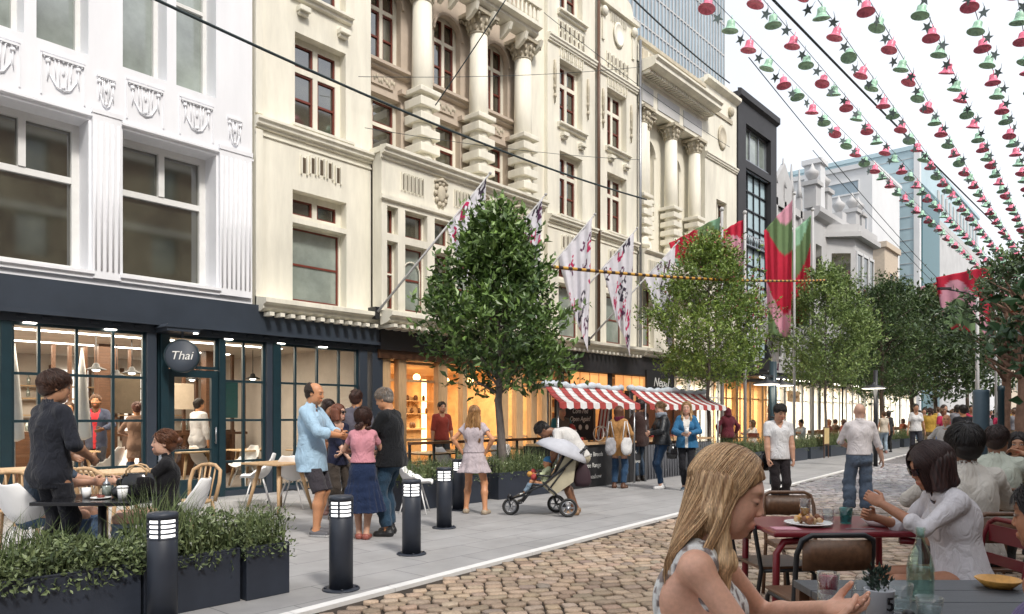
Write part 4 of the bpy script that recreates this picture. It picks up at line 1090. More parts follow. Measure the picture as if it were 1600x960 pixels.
def cream_building():
    X0, X1 = 7.20, 20.66; org = (X0, FY, 0)
    r = empty('cream_building', org, 0, 'ornate cream Edwardian building with oxblood windows and rusticated columns beside the white facade', 'building')
    C, CD, P_ = MAT['cream'], MAT['cream_dark'], MAT['pink_stone']
    H = 15.5
    w = MB()
    # corner towers: left, and two narrow ones at the right
    towers = [(7.20, 9.90, 8.05, 9.25), (16.0, 18.30, 16.55, 17.65), (18.45, 20.66, 18.95, 20.05)]
    for k, (a, b, wa, wb) in enumerate(towers):
        top = 14.0 if k == 2 else H
        h = [(wa-.05, wb+.02, 3.70, 5.22), (wa-.05, wb+.02, 5.32, 5.86), (wa, wb, 7.12, 8.95)]
        h += [(wa, wb, 9.72, 11.55)]
        if k == 1: h += [(wa, wb, 12.9, 14.7)]
        if k == 0: h += [(wa, wb, 12.6, 14.4)]
        wall_holes(w, a, b, 3.5, top, h, FY, .32)
        for (c, d, e, f) in h:
            if e < 5:
                win(r, c, d, e, f, FY+.22, C, MAT['pane_pale'], (), (), .04, .08, org, inner=MAT['red_frame'])
            else:
                hz = (e + (f-e)*.66,) if f-e > 1 else ()
                win(r, c, d, e, f, FY+.20, C, MAT['pane_dark'], ((c+d)/2,), hz, .12, .1, org, inner=MAT['red_frame'])
            if e > 7:
                s = MB(); moulding(s, c-.12, d+.12, FY, [(0, e-.16), (.08, e-.14), (.08, e-.08), (.15, e-.06), (.15, e-.01), (0, e+.0)]); s.build('sill', C, r, org=org)
        for pf in [COURSE(6.93), [(0, 6.70), (.03, 6.71), (.03, 6.74), (0, 6.75)]] + ([COURSE(11.95, .12)] if k else []): s = MB(); moulding(s, a, b, FY, pf); s.build('string_course', C, r, org=org)
        for args in [(6.35, 1.0, .42, FY, 5, 1, 1, True)] + ([(12.35, 1.3, .55, FY, 6, 2, 1), (11.72, 1.15, .22, FY, 6, 1, 0)] if k else []): q = MB(); slots(q, (wa+wb)/2, *args); q.build('pierced_panel', [C, MAT['slot']], r, org=org)
        for xx, zz in ((wa+.15, 9.35), (wb-.1, 9.28)) : q = MB(); q.box(xx-.12, xx+.12, FY-.16, FY, zz, zz+.10); q.box(xx-.10, xx+.10, FY-.10, FY, zz-.06, zz); q.build('bracket', C, r, bevel=.01, org=org)
        if k:
            for s_ in (-1, 1):
                q = MB(); xx = (wa+wb)/2 + s_*.80
                q.tube([(xx, FY-.03, 11.4), (xx, FY-.04, 11.1), (xx, FY-.03, 10.2)], [.03, .05, .02], 6)
                for z_ in (10.4, 10.65, 10.9, 11.15): q.ball((xx, FY-.04, z_), (.06, .03, .07), 8, 5)
                q.build('carved_drop', CD, r, org=org)
    # left edge pilaster strip and rounded top of tower 3
    w.box(7.20, 7.34, FY-.05, FY, 3.5, 6.8); w.box(7.20, 7.34, FY-.05, FY, 7.1, H)
    # plain return between columns and tower
    w.box(15.35, 16.0, FY+.12, FY+.5, 3.5, H)
    # recessed central wall
    yb = FY + .55; bays = [9.95, 11.55, 13.40, 15.35]; wx = [(10.30, 11.20), (12.25, 13.15), (14.05, 14.95)]
    holes = []
    for a, b in wx: holes += [(a, b, 7.12, 8.72), (a, b, 9.42, 11.35), (a, b, 12.4, 14.2)]
    wp = MB(); wall_holes(wp, 9.9, 15.35, 3.5, H, holes, yb, .3)
    for a, b in wx: arch_top(wp, a, b, 10.86, 11.36, yb-.002, .12)
    wp.build('recessed_wall', P_, r, org=org)
    for a, b in wx:
        m = (a+b)/2
        win(r, a, b, 7.12, 8.72, yb+.18, C, MAT['pane_dark'], (a+.18,), (8.10,), .09, .1, org, inner=MAT['red_frame'])
        win(r, a, b, 9.42, 11.34, yb+.16, C, MAT['pane_dark'], (m,), (10.72,), .10, .1, org, inner=MAT['red_frame'])
        win(r, a, b, 12.4, 14.2, yb+.18, C, MAT['pane_dark'], (m,), (13.6,), .09, .1, org, inner=MAT['red_frame'])
        s = MB(); moulding(s, a-.2, b+.2, yb, [(0, 9.24), (.10, 9.27), (.10, 9.33), (.18, 9.35), (.18, 9.42), (0, 9.43)])
        s.box(a+.02, b-.25, yb-.04, yb, 8.90, 9.16); s.box(b-.1, b+.02, yb-.16, yb, 8.86, 8.96)
        s.build('sill', P_, r, org=org)
        q = MB()
        for i in range(9): q.ball((a+.10+i*.07, yb-.045, 9.03 + .05*math.sin(i*1.9)), (.035, .02, .06), 6, 4)
        q.build('carved_panel', CD, r, org=org)
    # columns
    for xc in (11.55, 13.45, 15.18): column(r, xc, 7.08, 8.85, 11.0, 11.5, FY+.20, org)
    # balconies over the columns
    for a, b in ((10.0, 12.0), (12.2, 15.3)):
        q = MB(); moulding(q, a, b, FY+.1, [(0, 11.52), (.25, 11.56), (.35, 11.62), (.35, 11.70), (.5, 11.74), (.5, 11.84), (0, 11.85)])
        n = int((b-a)/.16)
        for i in range(n): q.lathe([(.03, 11.86), (.05, 11.95), (.03, 12.05), (.045, 12.2), (.03, 12.25)], (a+.1+i*.16, FY-.30, 0), 6)
        q.box(a, b, FY-.38, FY-.22, 12.25, 12.33)
        for i in range(int((b-a)/.62)+1):
            xx = a+.12+i*.62; q.prism([(FY+.1, 11.52), (FY-.28, 11.52), (FY-.22, 11.35), (FY-.02, 11.22), (FY+.1, 11.18)], xx-.05, xx+.05, 'yz')
        q.build('balcony', C, r, org=org)
    # projecting bay below the columns with pierced parapet
    yc = FY - .36; q = MB()
    hs = [(10.05, 10.35), (10.55, 11.20), (11.42, 11.95), (12.15, 12.80), (13.0, 13.55), (13.75, 14.40), (14.60, 15.1)]
    holes = [(a, b, 3.72, 5.18) for a, b in hs] + [(a, b, 5.34, 5.92) for a, b in hs]
    wall_holes(q, 9.90, 15.35, 3.5, 7.02, holes, yc, .3)
    q.build('bay_wall', C, r, org=org)
    for i, (a, b) in enumerate(hs):
        o = win(r, a, b, 3.72, 5.18, yc+.15, C, MAT['pane_pale'] if i % 2 else MAT['pane_dark'], (), (4.5,) if i % 2 == 0 else (), .04, .08, org, inner=MAT['red_frame'])
        win(r, a, b, 5.34, 5.92, yc+.15, C, MAT['pane_dark'], (), (), .04, .08, org, inner=MAT['red_frame'])
        if i % 2:
            t = MB(); xc = (a+b)/2; rr = (b-a)/2-.09
            t.tube([(xc-rr, yc+.17, 3.80)] + [(xc-rr*math.cos(math.pi*k/12), yc+.17, 4.62+rr*math.sin(math.pi*k/12)) for k in range(13)] + [(xc+rr, yc+.17, 3.80)], .016, 6)
            t.build('arched_bead', C, o, org=org)
    q = MB(); moulding(q, 9.86, 15.39, yc, [(0, 6.88), (.05, 6.90), (.05, 6.96), (.14, 6.99), (.14, 7.05), (.20, 7.08), (.20, 7.14), (0, 7.16)])
    q.box(9.86, 15.39, yc, FY+.5, 7.02, 7.14)
    moulding(q, 9.86, 15.39, yc, [(0, 6.02), (.07, 6.04), (.07, 6.12), (0, 6.14)])
    q.build('parapet_moulding', C, r, org=org)
    for xc in (10.75, 12.35, 13.65, 14.9): q = MB(); slots(q, xc, 6.52, .66, .46, yc, 6, 1, 1); q.build('pierced_panel', [C, MAT['slot']], r, org=org)
    for xc in (11.60, 13.0, 14.35):
        q = MB(); q.ball((xc, yc-.03, 6.50), (.13, .06, .20), 10, 8)
        for i in range(10):
            a = i*.628; q.ball((xc+.17*math.cos(a), yc-.03, 6.5+.25*math.sin(a)), (.06, .04, .065), 6, 5)
        q.tube([(xc-.2, yc-.03, 6.75), (xc, yc-.05, 6.82), (xc+.2, yc-.03, 6.75)], [.03, .05, .03], 6)
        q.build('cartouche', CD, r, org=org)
    # shaped gable on the last tower
    q = MB(); xc = 19.56
    q.box(18.45, 20.66, FY-.12, FY+.2, 14.0, 14.14)
    q.prism([(18.6, 14.14), (20.5, 14.14), (20.3, 14.6), (19.9, 14.75), (19.56, 15.05), (19.2, 14.75), (18.8, 14.6)], FY-.02, FY+.22)
    q.lathe([(.0, -.05), (.22, -.04), (.30, 0), (.24, .04), (.22, .02), (0, .02)], (xc, FY-.04, 13.35), 16, squash=(1, 1.35), mat3=Matrix.Rotation(R(90), 3, 'X'))
    for s_ in (-1, 1):
        q.ball((xc+s_*.85, FY-.08, 13.75), (.14, .10, .16), 8, 6); q.box(xc+s_*.85-.06, xc+s_*.85+.06, FY-.05, FY, 12.9, 13.6)
    slots(q, xc, 13.78, .9, .26, FY, 7, 1, 1)
    q.build('gable', [C, MAT['slot']], r, org=org)
    w.build('wall', C, r, org=org)
    q = MB(); q.tube([(18.38, FY-.08, 3.6), (18.38, FY-.08, 15)], .05, 8); 
    q.build('drainpipe', MAT['darkwood'], r, org=org)
    q = MB(); moulding(q, 7.2, 20.66, FY, [(0, 3.36), (.22, 3.40), (.30, 3.44), (.30, 3.50), (.40, 3.54), (.40, 3.62), (.0, 3.68)])
    moulding(q, 9.86, 15.4, yc, [(0, 3.36), (.22, 3.40), (.30, 3.44), (.30, 3.50), (.40, 3.54), (.40, 3.62), (.0, 3.68)])
    for i in range(60): q.box(7.3+i*.22, 7.3+i*.22+.09, FY-.36 if not (9.8 < 7.3+i*.22 < 15.4) else yc-.36, FY, 3.30, 3.37)
    q.build('ledge', C, r, org=org)
cream_building()

def second_cream():
    X0, X1 = 20.72, 28.15; org = (X0, FY, 0)
    r = empty('columned_building', org, 0, 'cream building with arched windows between tall columns under a dentilled cornice', 'building')
    C, CD = MAT['cream'], MAT['cream_dark']
    yb = FY+.45
    wx = [(21.55, 22.55), (23.65, 24.35)]
    holes = []
    for a, b in wx: holes += [(a, b, 8.3, 10.95), (a, b, 3.8, 5.9)]
    w = MB(); wall_holes(w, X0, 25.4, 3.5, 12.4, holes, yb, .3)
    for a, b in wx: arch_top(w, a, b, 10.4, 10.96, yb-.002, .12)
    w.box(X0, X0+.14, FY, yb, 3.5, 13.0)
    w.box(X0, 25.4, FY-.05, yb, 11.62, 12.55)
    w.box(X0, 25.4, FY, yb+.3, 12.95, 13.75)
    # end pavilion
    ph = [(26.35, 27.25, 7.6, 9.75), (26.2, 27.4, 3.8, 5.9)]
    wall_holes(w, 25.4, X1, 3.5, 14.1, ph, FY-.05, .3)
    w.build('wall', C, r, org=org)
    for a, b in wx:
        win(r, a, b, 8.3, 10.94, yb+.16, C, MAT['pane_dark'], ((a+b)/2,), (9.9,), .09, .1, org, inner=MAT['red_frame'])
        win(r, a, b, 3.8, 5.9, yb+.16, C, MAT['pane_pale'], ((a+b)/2,), (5.2,), .07, .1, org, inner=MAT['red_frame'])
    for a, b, c, d in ph: win(r, a, b, c, d, FY+.12, C, MAT['pane_dark'], ((a+b)/2,), (c+(d-c)*.62,), .09, .1, org, inner=MAT['red_frame'])
    for xc in (21.10, 23.10, 24.85): column(r, xc, 7.0, 8.6, 11.05, 11.5, FY+.10, org, .24)
    column(r, 22.72 - 1.0, 7.0, 8.6, 11.05, 11.5, FY+.36, org, .22)
    q = MB(); moulding(q, X0, 25.5, FY-.05, [(0, 12.45), (.08, 12.48), (.10, 12.60), (.5, 12.66), (.62, 12.72), (.62, 12.84), (.70, 12.90), (.70, 12.97), (0, 13.0)])
    for i in range(30): q.box(X0+.05+i*.157, X0+.13+i*.157, FY-.42, FY-.12, 12.52, 12.655)
    q.build('cornice', C, r, org=org)
    q = MB()
    for a, b in ((20.9, 21.6), (21.9, 23.4), (23.7, 25.1)): q.box(a, b, FY-.075, FY-.05, 11.75, 12.30)
    q.build('frieze_panel', MAT['pale_stone'], r, org=org)
    q = MB()
    for i in range(9): a = 21.0 + i*.48; q.box(a, a+.34, FY-.03, FY, 13.15, 13.5)
    moulding(q, X0, 25.4, FY, [(0, 13.62), (.10, 13.66), (.10, 13.78), (0, 13.8)])
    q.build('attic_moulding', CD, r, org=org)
    for a_, b_, pf in ((25.4, X1, COURSE(11.2, .12)), (25.3, X1+.05, [(0, 13.85), (.10, 13.9), (.2, 13.98), (.2, 14.1), (0, 14.12)]), (X0, X1, COURSE(6.75, .3))): q = MB(); moulding(q, a_, b_, FY-.05, pf); q.build('string_course', C, r, org=org)
    q = MB(); q.box(X0, 25.4, FY-.25, yb, 6.0, 6.7)
    for xc in (21.4, 23.0, 24.4): slots(q, xc, 6.35, .9, .42, FY-.25, 7, 1, 1)
    q.build('parapet', [C, MAT['slot']], r, org=org)
    q = MB(); q.lathe([(.0, -.06), (.28, -.05), (.36, 0), (.28, .05), (.24, .02), (0, .02)], (26.8, FY-.08, 12.2), 16, squash=(1, 1.35), mat3=Matrix.Rotation(R(90), 3, 'X'))
    q.ball((26.1, FY-.12, 13.4), (.16, .12, .2), 8, 6); q.ball((27.5, FY-.12, 13.4), (.16, .12, .2), 8, 6); q.box(25.9, 27.7, FY-.10, FY-.05, 12.95, 13.1)
    q.build('oval_ornament', CD, r, org=org)
    q = MB(); moulding(q, X0, X1, FY-.05, [(0, 3.36), (.22, 3.40), (.30, 3.44), (.30, 3.50), (.40, 3.54), (.40, 3.62), (.0, 3.68)]); q.build('ledge', C, r, org=org)
    q = MB(); q.tube([(20.69, FY-.12, 3.6), (20.69, FY-.12, 13.6)], .045, 8); q.build('drainpipe', MAT['steel'], r, org=org)
second_cream()

def black_building():
    X0, X1 = 28.2, 32.2; org = (X0, FY, 0)
    r = empty('black_building', org, 0, 'narrow black clad building with a tall glazed grid and metal fretwork', 'building')
    w = MB(); h = [(28.95, 31.55, 3.9, 11.6), (28.95, 31.55, 11.9, 13.4)]
    wall_holes(w, X0, X1, 3.4, 14.5, h, FY-.1, .35); w.box(X0, X1, FY+.3, FY+6, 3.4, 14.4); w.build('wall', MAT['charcoal'], r, org=org)
    q = MB(); moulding(q, X0-.05, X1+.05, FY-.1, [(0, 14.2), (.15, 14.3), (.15, 14.55), (0, 14.6)]); q.build('cornice', MAT['charcoal'], r, org=org)
    win(r, 28.95, 31.55, 3.9, 11.6, FY+.1, MAT['black_metal'], MAT['pale_blue'], tuple(28.95+i*.65 for i in (1, 2, 3)), tuple(3.9+i*.77 for i in range(1, 10)), .05, .1, org)
    win(r, 28.95, 31.55, 11.9, 13.4, FY+.1, MAT['steel'], MAT['pane_pale'], (29.8, 30.7), (), .06, .1, org)
    for z in (5.9, 8.5, 11.55):
        q = MB(); q.box(28.95, 31.55, FY-.02, FY+.06, z, z+.05); q.box(28.95, 31.55, FY-.02, FY+.06, z+.42, z+.46)
        for i in range(13): q.tube([(29.0+i*.2, FY, z+.05), (29.08+i*.2, FY, z+.24), (29.0+i*.2, FY, z+.42)], .02, 5)
        q.build('fretwork', MAT['steel'], r, org=org)
black_building()

def far_box(name, x0, x1, y0, y1, z1, m, label, wins=(), pwins=(), wm='pane_dark', extra=None, roofz=None):
    """a distant block: walls, windows on the street face (x0,x1,z0,z1) and on the face that looks down the street (y0,y1,z0,z1)"""
    org = (x0, y0, 0); r = empty(name, org, 0, label, 'building')
    w = MB(); w.box(x0, x1, y0, y1, roofz or 0, z1); w.box(x0-.15, x1+.15, y0-.15, y1, z1, z1+.35); w.build('wall', MAT[m], r, org=org)
    for a, b, c, d in wins:
        o = MB(); o.box(a-.08, b+.08, y0-.10, y0-.002, c-.12, c); o.box(a-.08, b+.08, y0-.08, y0-.002, d, d+.08); o.box(a-.08, a, y0-.06, y0-.002, c, d); o.box(b, b+.08, y0-.06, y0-.002, c, d)
        o = o.build('window', MAT[m], r, org=org); p = MB(); p.box(a, b, y0-.02, y0-.004, c, d); p.build('pane', MAT[wm], o, org=org)
    for a, b, c, d in pwins:
        o = MB(); o.box(x0-.10, x0-.002, a-.08, b+.08, c-.12, c); o.box(x0-.08, x0-.002, a-.08, b+.08, d, d+.08); o.box(x0-.06, x0-.002, a-.08, a, c, d); o.box(x0-.06, x0-.002, b, b+.08, c, d)
        o = o.build('window', MAT[m], r, org=org); p = MB(); p.box(x0-.02, x0-.004, a, b, c, d); p.build('pane', MAT[wm], o, org=org)
    return r, org
def grid(a, b, n, c, d, m_, kw=.6, kh=.6):
    sx = (b-a)/n; sz = (d-c)/m_
    return [(a+sx*(i+.5-kw/2), a+sx*(i+.5+kw/2), c+sz*(j+.5-kh/2), c+sz*(j+.5+kh/2)) for i in range(n) for j in range(m_)]
# pinnacled pale building
r, org = far_box('gothic_building', 32.3, 37.0, 13.2, 18, 11.2, 'pale_stone', 'pale stone building with thin pinnacles behind the red and green flags', grid(32.6, 36.7, 4, 3.8, 10.8, 3, .5, .65), roofz=3.4)
q = MB()
for i in range(5):
    x = 32.6+i*1.05; q.box(x-.12, x+.12, 13.05, 13.3, 10.6, 12.2); q.lathe([(.16, 12.2), (.10, 12.6), (.03, 13.6), (.0, 13.7)], (x, 13.17, 0), 6)
q.box(33.6, 35.9, 13.1, 13.3, 11.2, 12.3); q.prism([(33.6, 12.3), (35.9, 12.3), (34.75, 13.4)], 13.1, 13.3)
q.build('pinnacles', MAT['pale_stone'], r, org=org)
# grey building with projecting bay window
def bay_building():
    x0, x1 = 37.1, 45.6; org = (x0, FY, 0)
    r = empty('bay_window_building', org, 0, 'grey Victorian building with a projecting two storey bay and urns on its parapet', 'building')
    w = MB(); w.box(x0, x1, FY, FY+6, 3.4, 11.6)
    w.build('wall', MAT['pale_stone'], r, org=org)
    b = MB(); b.prism([(39.2, FY), (40.1, FY-1.1), (43.3, FY-1.1), (44.2, FY)], 5.2, 10.6, 'xy')
    b.prism([(38.9, FY), (39.9, FY-1.45), (43.5, FY-1.45), (44.5, FY)], 10.6, 10.85, 'xy'); b.prism([(39.0, FY), (40.0, FY-1.3), (43.4, FY-1.3), (44.4, FY)], 10.85, 11.25, 'xy')
    b.prism([(39.0, FY), (40.0, FY-1.3), (43.4, FY-1.3), (44.4, FY)], 6.9, 7.15, 'xy')
    b.build('bay', MAT['pale_stone'], r, org=org)
    for a, c in ((40.3, 41.1), (41.4, 42.2), (42.5, 43.2)):
        for z in (7.6, ):
            o = MB(); o.box(a-.1, c+.1, FY-1.2, FY-1.105, z-.15, z); o.box(a-.1, c+.1, FY-1.18, FY-1.105, z+2.2, z+2.35); o.box(a-.1, a, FY-1.17, FY-1.105, z, z+2.2); o.box(c, c+.1, FY-1.17, FY-1.105, z, z+2.2)
            o = o.build('window', MAT['white_block'], r, org=org); p = MB(); p.box(a, c, FY-1.125, FY-1.11, z, z+2.2); p.build('pane', MAT['pane_dark'], o, org=org)
    q = MB(); q.add([(39.35, FY-.185, 7.6), (39.95, FY-.92, 7.6), (39.95, FY-.92, 9.8), (39.35, FY-.185, 9.8), (39.33, FY-.2, 7.6), (39.93, FY-.935, 7.6), (39.93, FY-.935, 9.8), (39.33, FY-.2, 9.8)], [(4,5,6,7), (0,4,7,3), (1,2,6,5)]); q.build('side_pane', MAT['pane_dark'], r, org=org)
    q = MB(); moulding(q, x0, x1, FY, [(0, 11.2), (.2, 11.3), (.35, 11.5), (.35, 11.75), (0, 11.8)])
    for x in (37.6, 39.3, 41.7, 44.1, 45.2):
        q.box(x-.35, x+.35, FY-.1, FY+.5, 11.8, 12.9 if x != 41.7 else 12.4); q.box(x-.45, x+.45, FY-.2, FY+.6, 12.9, 13.1) if x != 41.7 else None
        q.lathe([(.10, 0), (.30, .35), (.34, .5), (.12, .7), (.05, .9), (.0, 1.0)], (x, FY+.2, 13.1 if x != 41.7 else 12.4), 10)
    q.build('parapet', MAT['pale_stone'], r, org=org)
    q = MB(); q.box(38.2, 38.9, FY, FY+.8, 11.7, 14.2); q.box(38.05, 39.05, FY-.1, FY+.9, 14.2, 14.45); q.build('chimney', MAT['white_block'], r, org=org)
    for a in (37.5, 44.6):
        for z in (4.4, 8.0):
            p = MB(); p.box(a, a+.8, FY-.02, FY-.004, z, z+2); p.build('window', MAT['pane_dark'], r, org=org)
bay_building()
far_box('sand_building', 50.0, 53.2, FY, 17, 12.0, 'sand', 'small sand coloured building below the pale blue block', [(51.0, 51.8, 5, 10.5), (52.2, 52.9, 5, 10.5)], [(13.5, 14.6, 7.5, 9.5)], roofz=3.4)
far_box('white_office_block', 60, 68, 16, 44, 20.4, 'white_block', 'plain off white office block with a few square windows', (), [(16.4, 18.2, 14.6, 16.6), (16.4, 18.0, 11.2, 13.6), (17.0, 19.5, 18.6, 19.5), (22.5, 25.5, 18.3, 19.5), (22, 24, 13, 15)], 'tower_glass')
r, org = far_box('blue_clad_building', 70, 100, 15.2, 40, 24.2, 'pale_blue', 'pale blue clad building with a dark green vertical glass strip')
q = MB(); q.box(69.9, 70.5, 14.9, 15.35, 0, 24.4); q.build('corner_fin', MAT['white_block'], r, org=org)
q = MB(); q.box(71.2, 78.0, 14.95, 15.19, 0, 21.5); q.build('green_glass_strip', MAT['teal_strip'], r, org=org)
q = MB()
for i in range(24): q.box(69.96, 69.995, 15.4, 40, i*1.0+.5, i*1.0+.54)
for i in range(12): q.box(78.2+i*1.8, 78.9+i*1.8, 15.1, 15.19, 20.8, 22.6)
q.box(78.1, 100, 15.0, 15.19, 0, 19.8)
q.build('cladding_lines', MAT['pale_stone'], r, org=org)
hts = [(100.6, 116, 14.5, 13, 'white_block', 'long low white building far down the street'), (116.6, 135, 14, 17, 'sand', 'sandy building far beyond the crowd'),
       (135.6, 160, 13.5, 15, 'pale_stone', 'grey stone building beyond the far trees'), (160.6, 210, 12.8, 20, 'white_block', 'pale tower block closing the far end of the street')]
for a, b, y, z, m, lb in hts: far_box('distant_building', a, b, y, y+12, z, m, lb, grid(a+1, b-1, 6, 4, z-1, 3, .55, .55))
# blue grey office tower behind the cream roofs
tx0, tx1 = fx(905, 30), fx(1131, 30)
r = empty('glass_tower', (tx0, 30, 0), 0, 'blue grey glass office tower rising behind the cream roofs', 'building')
q = MB(); q.box(tx0, tx1, 30, 46, 0, 75); q.build('curtain_wall', MAT['tower_glass'], r, org=(tx0, 30, 0))
q = MB()
for i in range(26): q.box(tx0, tx1, 29.93, 29.995, i*2.9, i*2.9+.12)
n = 40
for i in range(n+1): x = tx0+(tx1-tx0)*i/n; q.box(x-.05, x+.05, 29.90, 29.992, 0, 75)
q.build('glazing_grid', MAT['pale_stone'], r, org=(tx0, 30, 0))
# brick building on the near side of the street (behind the diners): out of view, added for reflections, its height raised to shade them
r = empty('brick_building', (-22, -13.5, 0), 0, 'brown brick building standing unseen on the near side of the street', 'building')
q = MB(); wall_holes(q, -22, 60, 0, 20.5, grid(-21, 59, 26, 4.5, 19.5, 4, .45, .6), -13.5, -.3); q.box(-22, 60, -19, -13.85, 0, 20.5); q.build('wall', MAT['brick'], r, org=(-22, -13.5, 0))
q = MB()
for z in (4.0, 7.6, 11.0, 14.6): q.box(-22, 60, -13.5, -13.3, z, z+.35)
q.build('stone_band', MAT['cream'], r, org=(-22, -13.5, 0))
q = MB(); q.box(-22, 60, -13.86, -13.8, 4, 20); q.build('windows', MAT['pane_pale'], r, org=(-22, -13.5, 0))
# ------------------------------------------------------------------ shopfronts at street level (each with its lit room)
def area(name, loc, size, e, col=(1, .8, .55), rot=(0, 0, 0)):
    d = bpy.data.lights.new(name, 'AREA'); d.shape = 'RECTANGLE'; d.size, d.size_y = size; d.energy = e; d.color = col
    o = bpy.data.objects.new(name, d); COL.objects.link(o); o.location = loc; o.rotation_euler = rot; return o
def text(name, s, size, m, parent, loc, rot, ext=.004, align='CENTER', italic=0.0, label=None):
    c = bpy.data.curves.new(name, 'FONT'); c.body = s; c.size = size; c.extrude = ext; c.align_x = align; c.align_y = 'CENTER'; c.shear = italic
    o = bpy.data.objects.new(name, c); COL.objects.link(o); dg = bpy.context.evaluated_depsgraph_get()
    me = bpy.data.meshes.new_from_object(o.evaluated_get(dg)); bpy.data.objects.remove(o)
    me.materials.clear(); me.materials.append(m)
    o = bpy.data.objects.new(name, me); COL.objects.link(o); o.parent = parent; o.location = loc; o.rotation_euler = rot
    return o
MAT['sign_white'] = mat('sign white', (.75, .75, .72), .5)
MAT['board_black'] = mat('chalkboard black', (.018, .018, .02), .7)
def room(r, org, x0, x1, y0, y1, z1, wall, floor='floor_in', ceil='wall_pale'):
    q = MB(); q.box(x0, x1, y1, y1+.1, 0, z1+.1); q.box(x0-.1, x0, y0, y1+.1, 0, z1+.1); q.box(x1, x1+.1, y0, y1+.1, 0, z1+.1); q.build('room_wall', MAT[wall], r, org=org)
    q = MB(); q.box(x0, x1, y0, y1, -.02, .03); q.build('floor', MAT[floor], r, org=org)
    q = MB(); q.box(x0, x1, y0, y1, z1, z1+.1); q.build('ceiling', MAT[ceil], r, org=org)
def cafe():
    X0, X1 = -3.2, 10.02; org = (X0, FY, 0)
    r = empty('cafe_shopfront', org, 0, 'dark slate cafe shopfront with tall gridded teal windows and a lit dining room', 'shopfront')
    # fascia: tall slate band with a lower bulkhead
    q = MB(); q.box(X0, X1, FY-.14, FY+.4, 3.0, 3.5); q.build('fascia', MAT['slate'], r, org=org)
    q = MB(); q.box(X0, X1, FY-.06, FY+.3, 2.84, 2.998); q.box(X0, X1, FY-.19, FY-.141, 2.955, 3.02)
    for i in range(40): q.box(X0+.3+i*.33, X0+.42+i*.33, FY-.10, FY-.062, 2.90, 2.93)
    q.build('soffit', MAT['slate'], r, org=org)
    for px in (46, 172, 355, 437, 504):
        x = fx(px); q = MB(); q.cbox((x, FY-.02, 2.832), (.16, .08, .016)); q.build('downlight', MAT['lamp'], r, org=org)
    q = MB(); q.box(X0, 5.5, FY-.02, FY+.12, 0, .10); q.box(6.5, X1, FY-.02, FY+.12, 0, .10); q.build('plinth', MAT['slate'], r, org=org)
    def post(xa, xb, y0=-.05, y1=.16, m='slate'):
        q = MB(); q.box(xa, xb, FY+y0, FY+y1, 0, 2.84); q.build('post', MAT[m], r, bevel=.006, org=org)
    post(X0, -2.9); post(3.18, 3.32, m='teal'); post(fx(228), fx(243)); post(fx(250), fx(262), m='teal'); post(fx(341), fx(350), m='teal')
    post(fx(415), fx(424)); post(fx(425), fx(437), m='teal'); post(fx(560), fx(572)); post(fx(580), fx(596))
    # glazed bays with bars
    for a, b, vs in ((-2.9, 3.18, (-1.9, -.9, .1, 1.1, 2.1)), (3.32, fx(228), (fx(62), fx(121), fx(178))), (fx(243), fx(250), ()),
                     (fx(350), fx(415), (fx(382),)), (fx(437), fx(560), (fx(463), fx(497), fx(531)))):
        win(r, a, b, .10, 2.84, FY+.02, MAT['teal'], MAT['shop_glass'], vs, (.62, 1.37, 2.08), .045, .06, org, name='glazed_bay')
    # door
    a, b = fx(262), fx(341)
    win(r, a, b, 2.27, 2.84, FY+.02, MAT['teal'], MAT['shop_glass'], (), (), .05, .06, org, name='fanlight')
    q = MB(); q.box(a, a+.12, FY+.01, FY+.08, .02, 2.25); q.box(b-.12, b, FY+.01, FY+.08, .02, 2.25); q.box(a+.12, b-.12, FY+.01, FY+.08, 2.12, 2.25); q.box(a+.12, b-.12, FY+.01, FY+.08, .02, .34)
    q.box(a+.12, b-.12, FY+.03, FY+.07, 1.36, 1.40); q.box(a+.12, b-.12, FY+.03, FY+.07, .83, .87)
    d = q.build('door', MAT['teal'], r, org=org)
    q = MB(); q.add([(a+.1, FY+.055, .3), (b-.1, FY+.055, .3), (b-.1, FY+.055, 2.15), (a+.1, FY+.055, 2.15)], [(0, 1, 2, 3)]); q.build('pane', MAT['shop_glass'], d, org=org)
    q = MB(); q.tube([(b-.06, FY-.04, .95), (b-.06, FY-.04, 1.25)], .014, 8); q.box(b-.065, b-.055, FY-.04, FY+.01, .97, .99); q.box(b-.065, b-.055, FY-.04, FY+.01, 1.21, 1.23); q.build('handle', MAT['steel'], d, org=org)
    room(r, org, X0+.1, X1-.1, FY+.3, 20.5, 2.95, 'wall_pale')
    # back wall: added glowing panels in window shape, shelves, dark panels
    q = MB()
    for i in range(7): x = -2.0+i*1.65; q.box(x, x+.8, 20.42, 20.49, .9, 2.6)
    q.build('back_glow_panel', emis('back panel glow', (1, .96, .9), .9), r, org=org)  # glowing panels added to brighten the room, no real windows
    q = MB()
    for i in range(7): x = -2.0+i*1.65; q.box(x-.06, x, 20.36, 20.5, .8, 2.7); q.box(x+.8, x+.86, 20.36, 20.5, .8, 2.7); q.box(x+.37, x+.42, 20.38, 20.42, .9, 2.6); q.box(x, x+.8, 20.38, 20.42, 1.7, 1.75)
    for i in range(5): x = -1+i*2.3; q.box(x, x+.25, 16.5, 16.75, 0, 2.95)
    q.box(2.4, 5.2, 18.2, 18.8, 0, 1.1); q.box(6.9, 9.4, 17.4, 17.9, 0, 1.1)
    q.build('joinery', MAT['darkwood'], r, org=org)
    q = MB()
    for i in range(46):
        x = rng.uniform(2.4, 9.4); z = rng.choice([1.12, 1.5, 1.9, 2.2]); y = 18.3 if x < 5.2 else 17.5
        if z > 1.2: y = 20.2
        q.lathe([(.03, z), (.04, z+.01), (.04, z+.14), (.015, z+.18), (.015, z+.24)], (x, y, 0), 8)
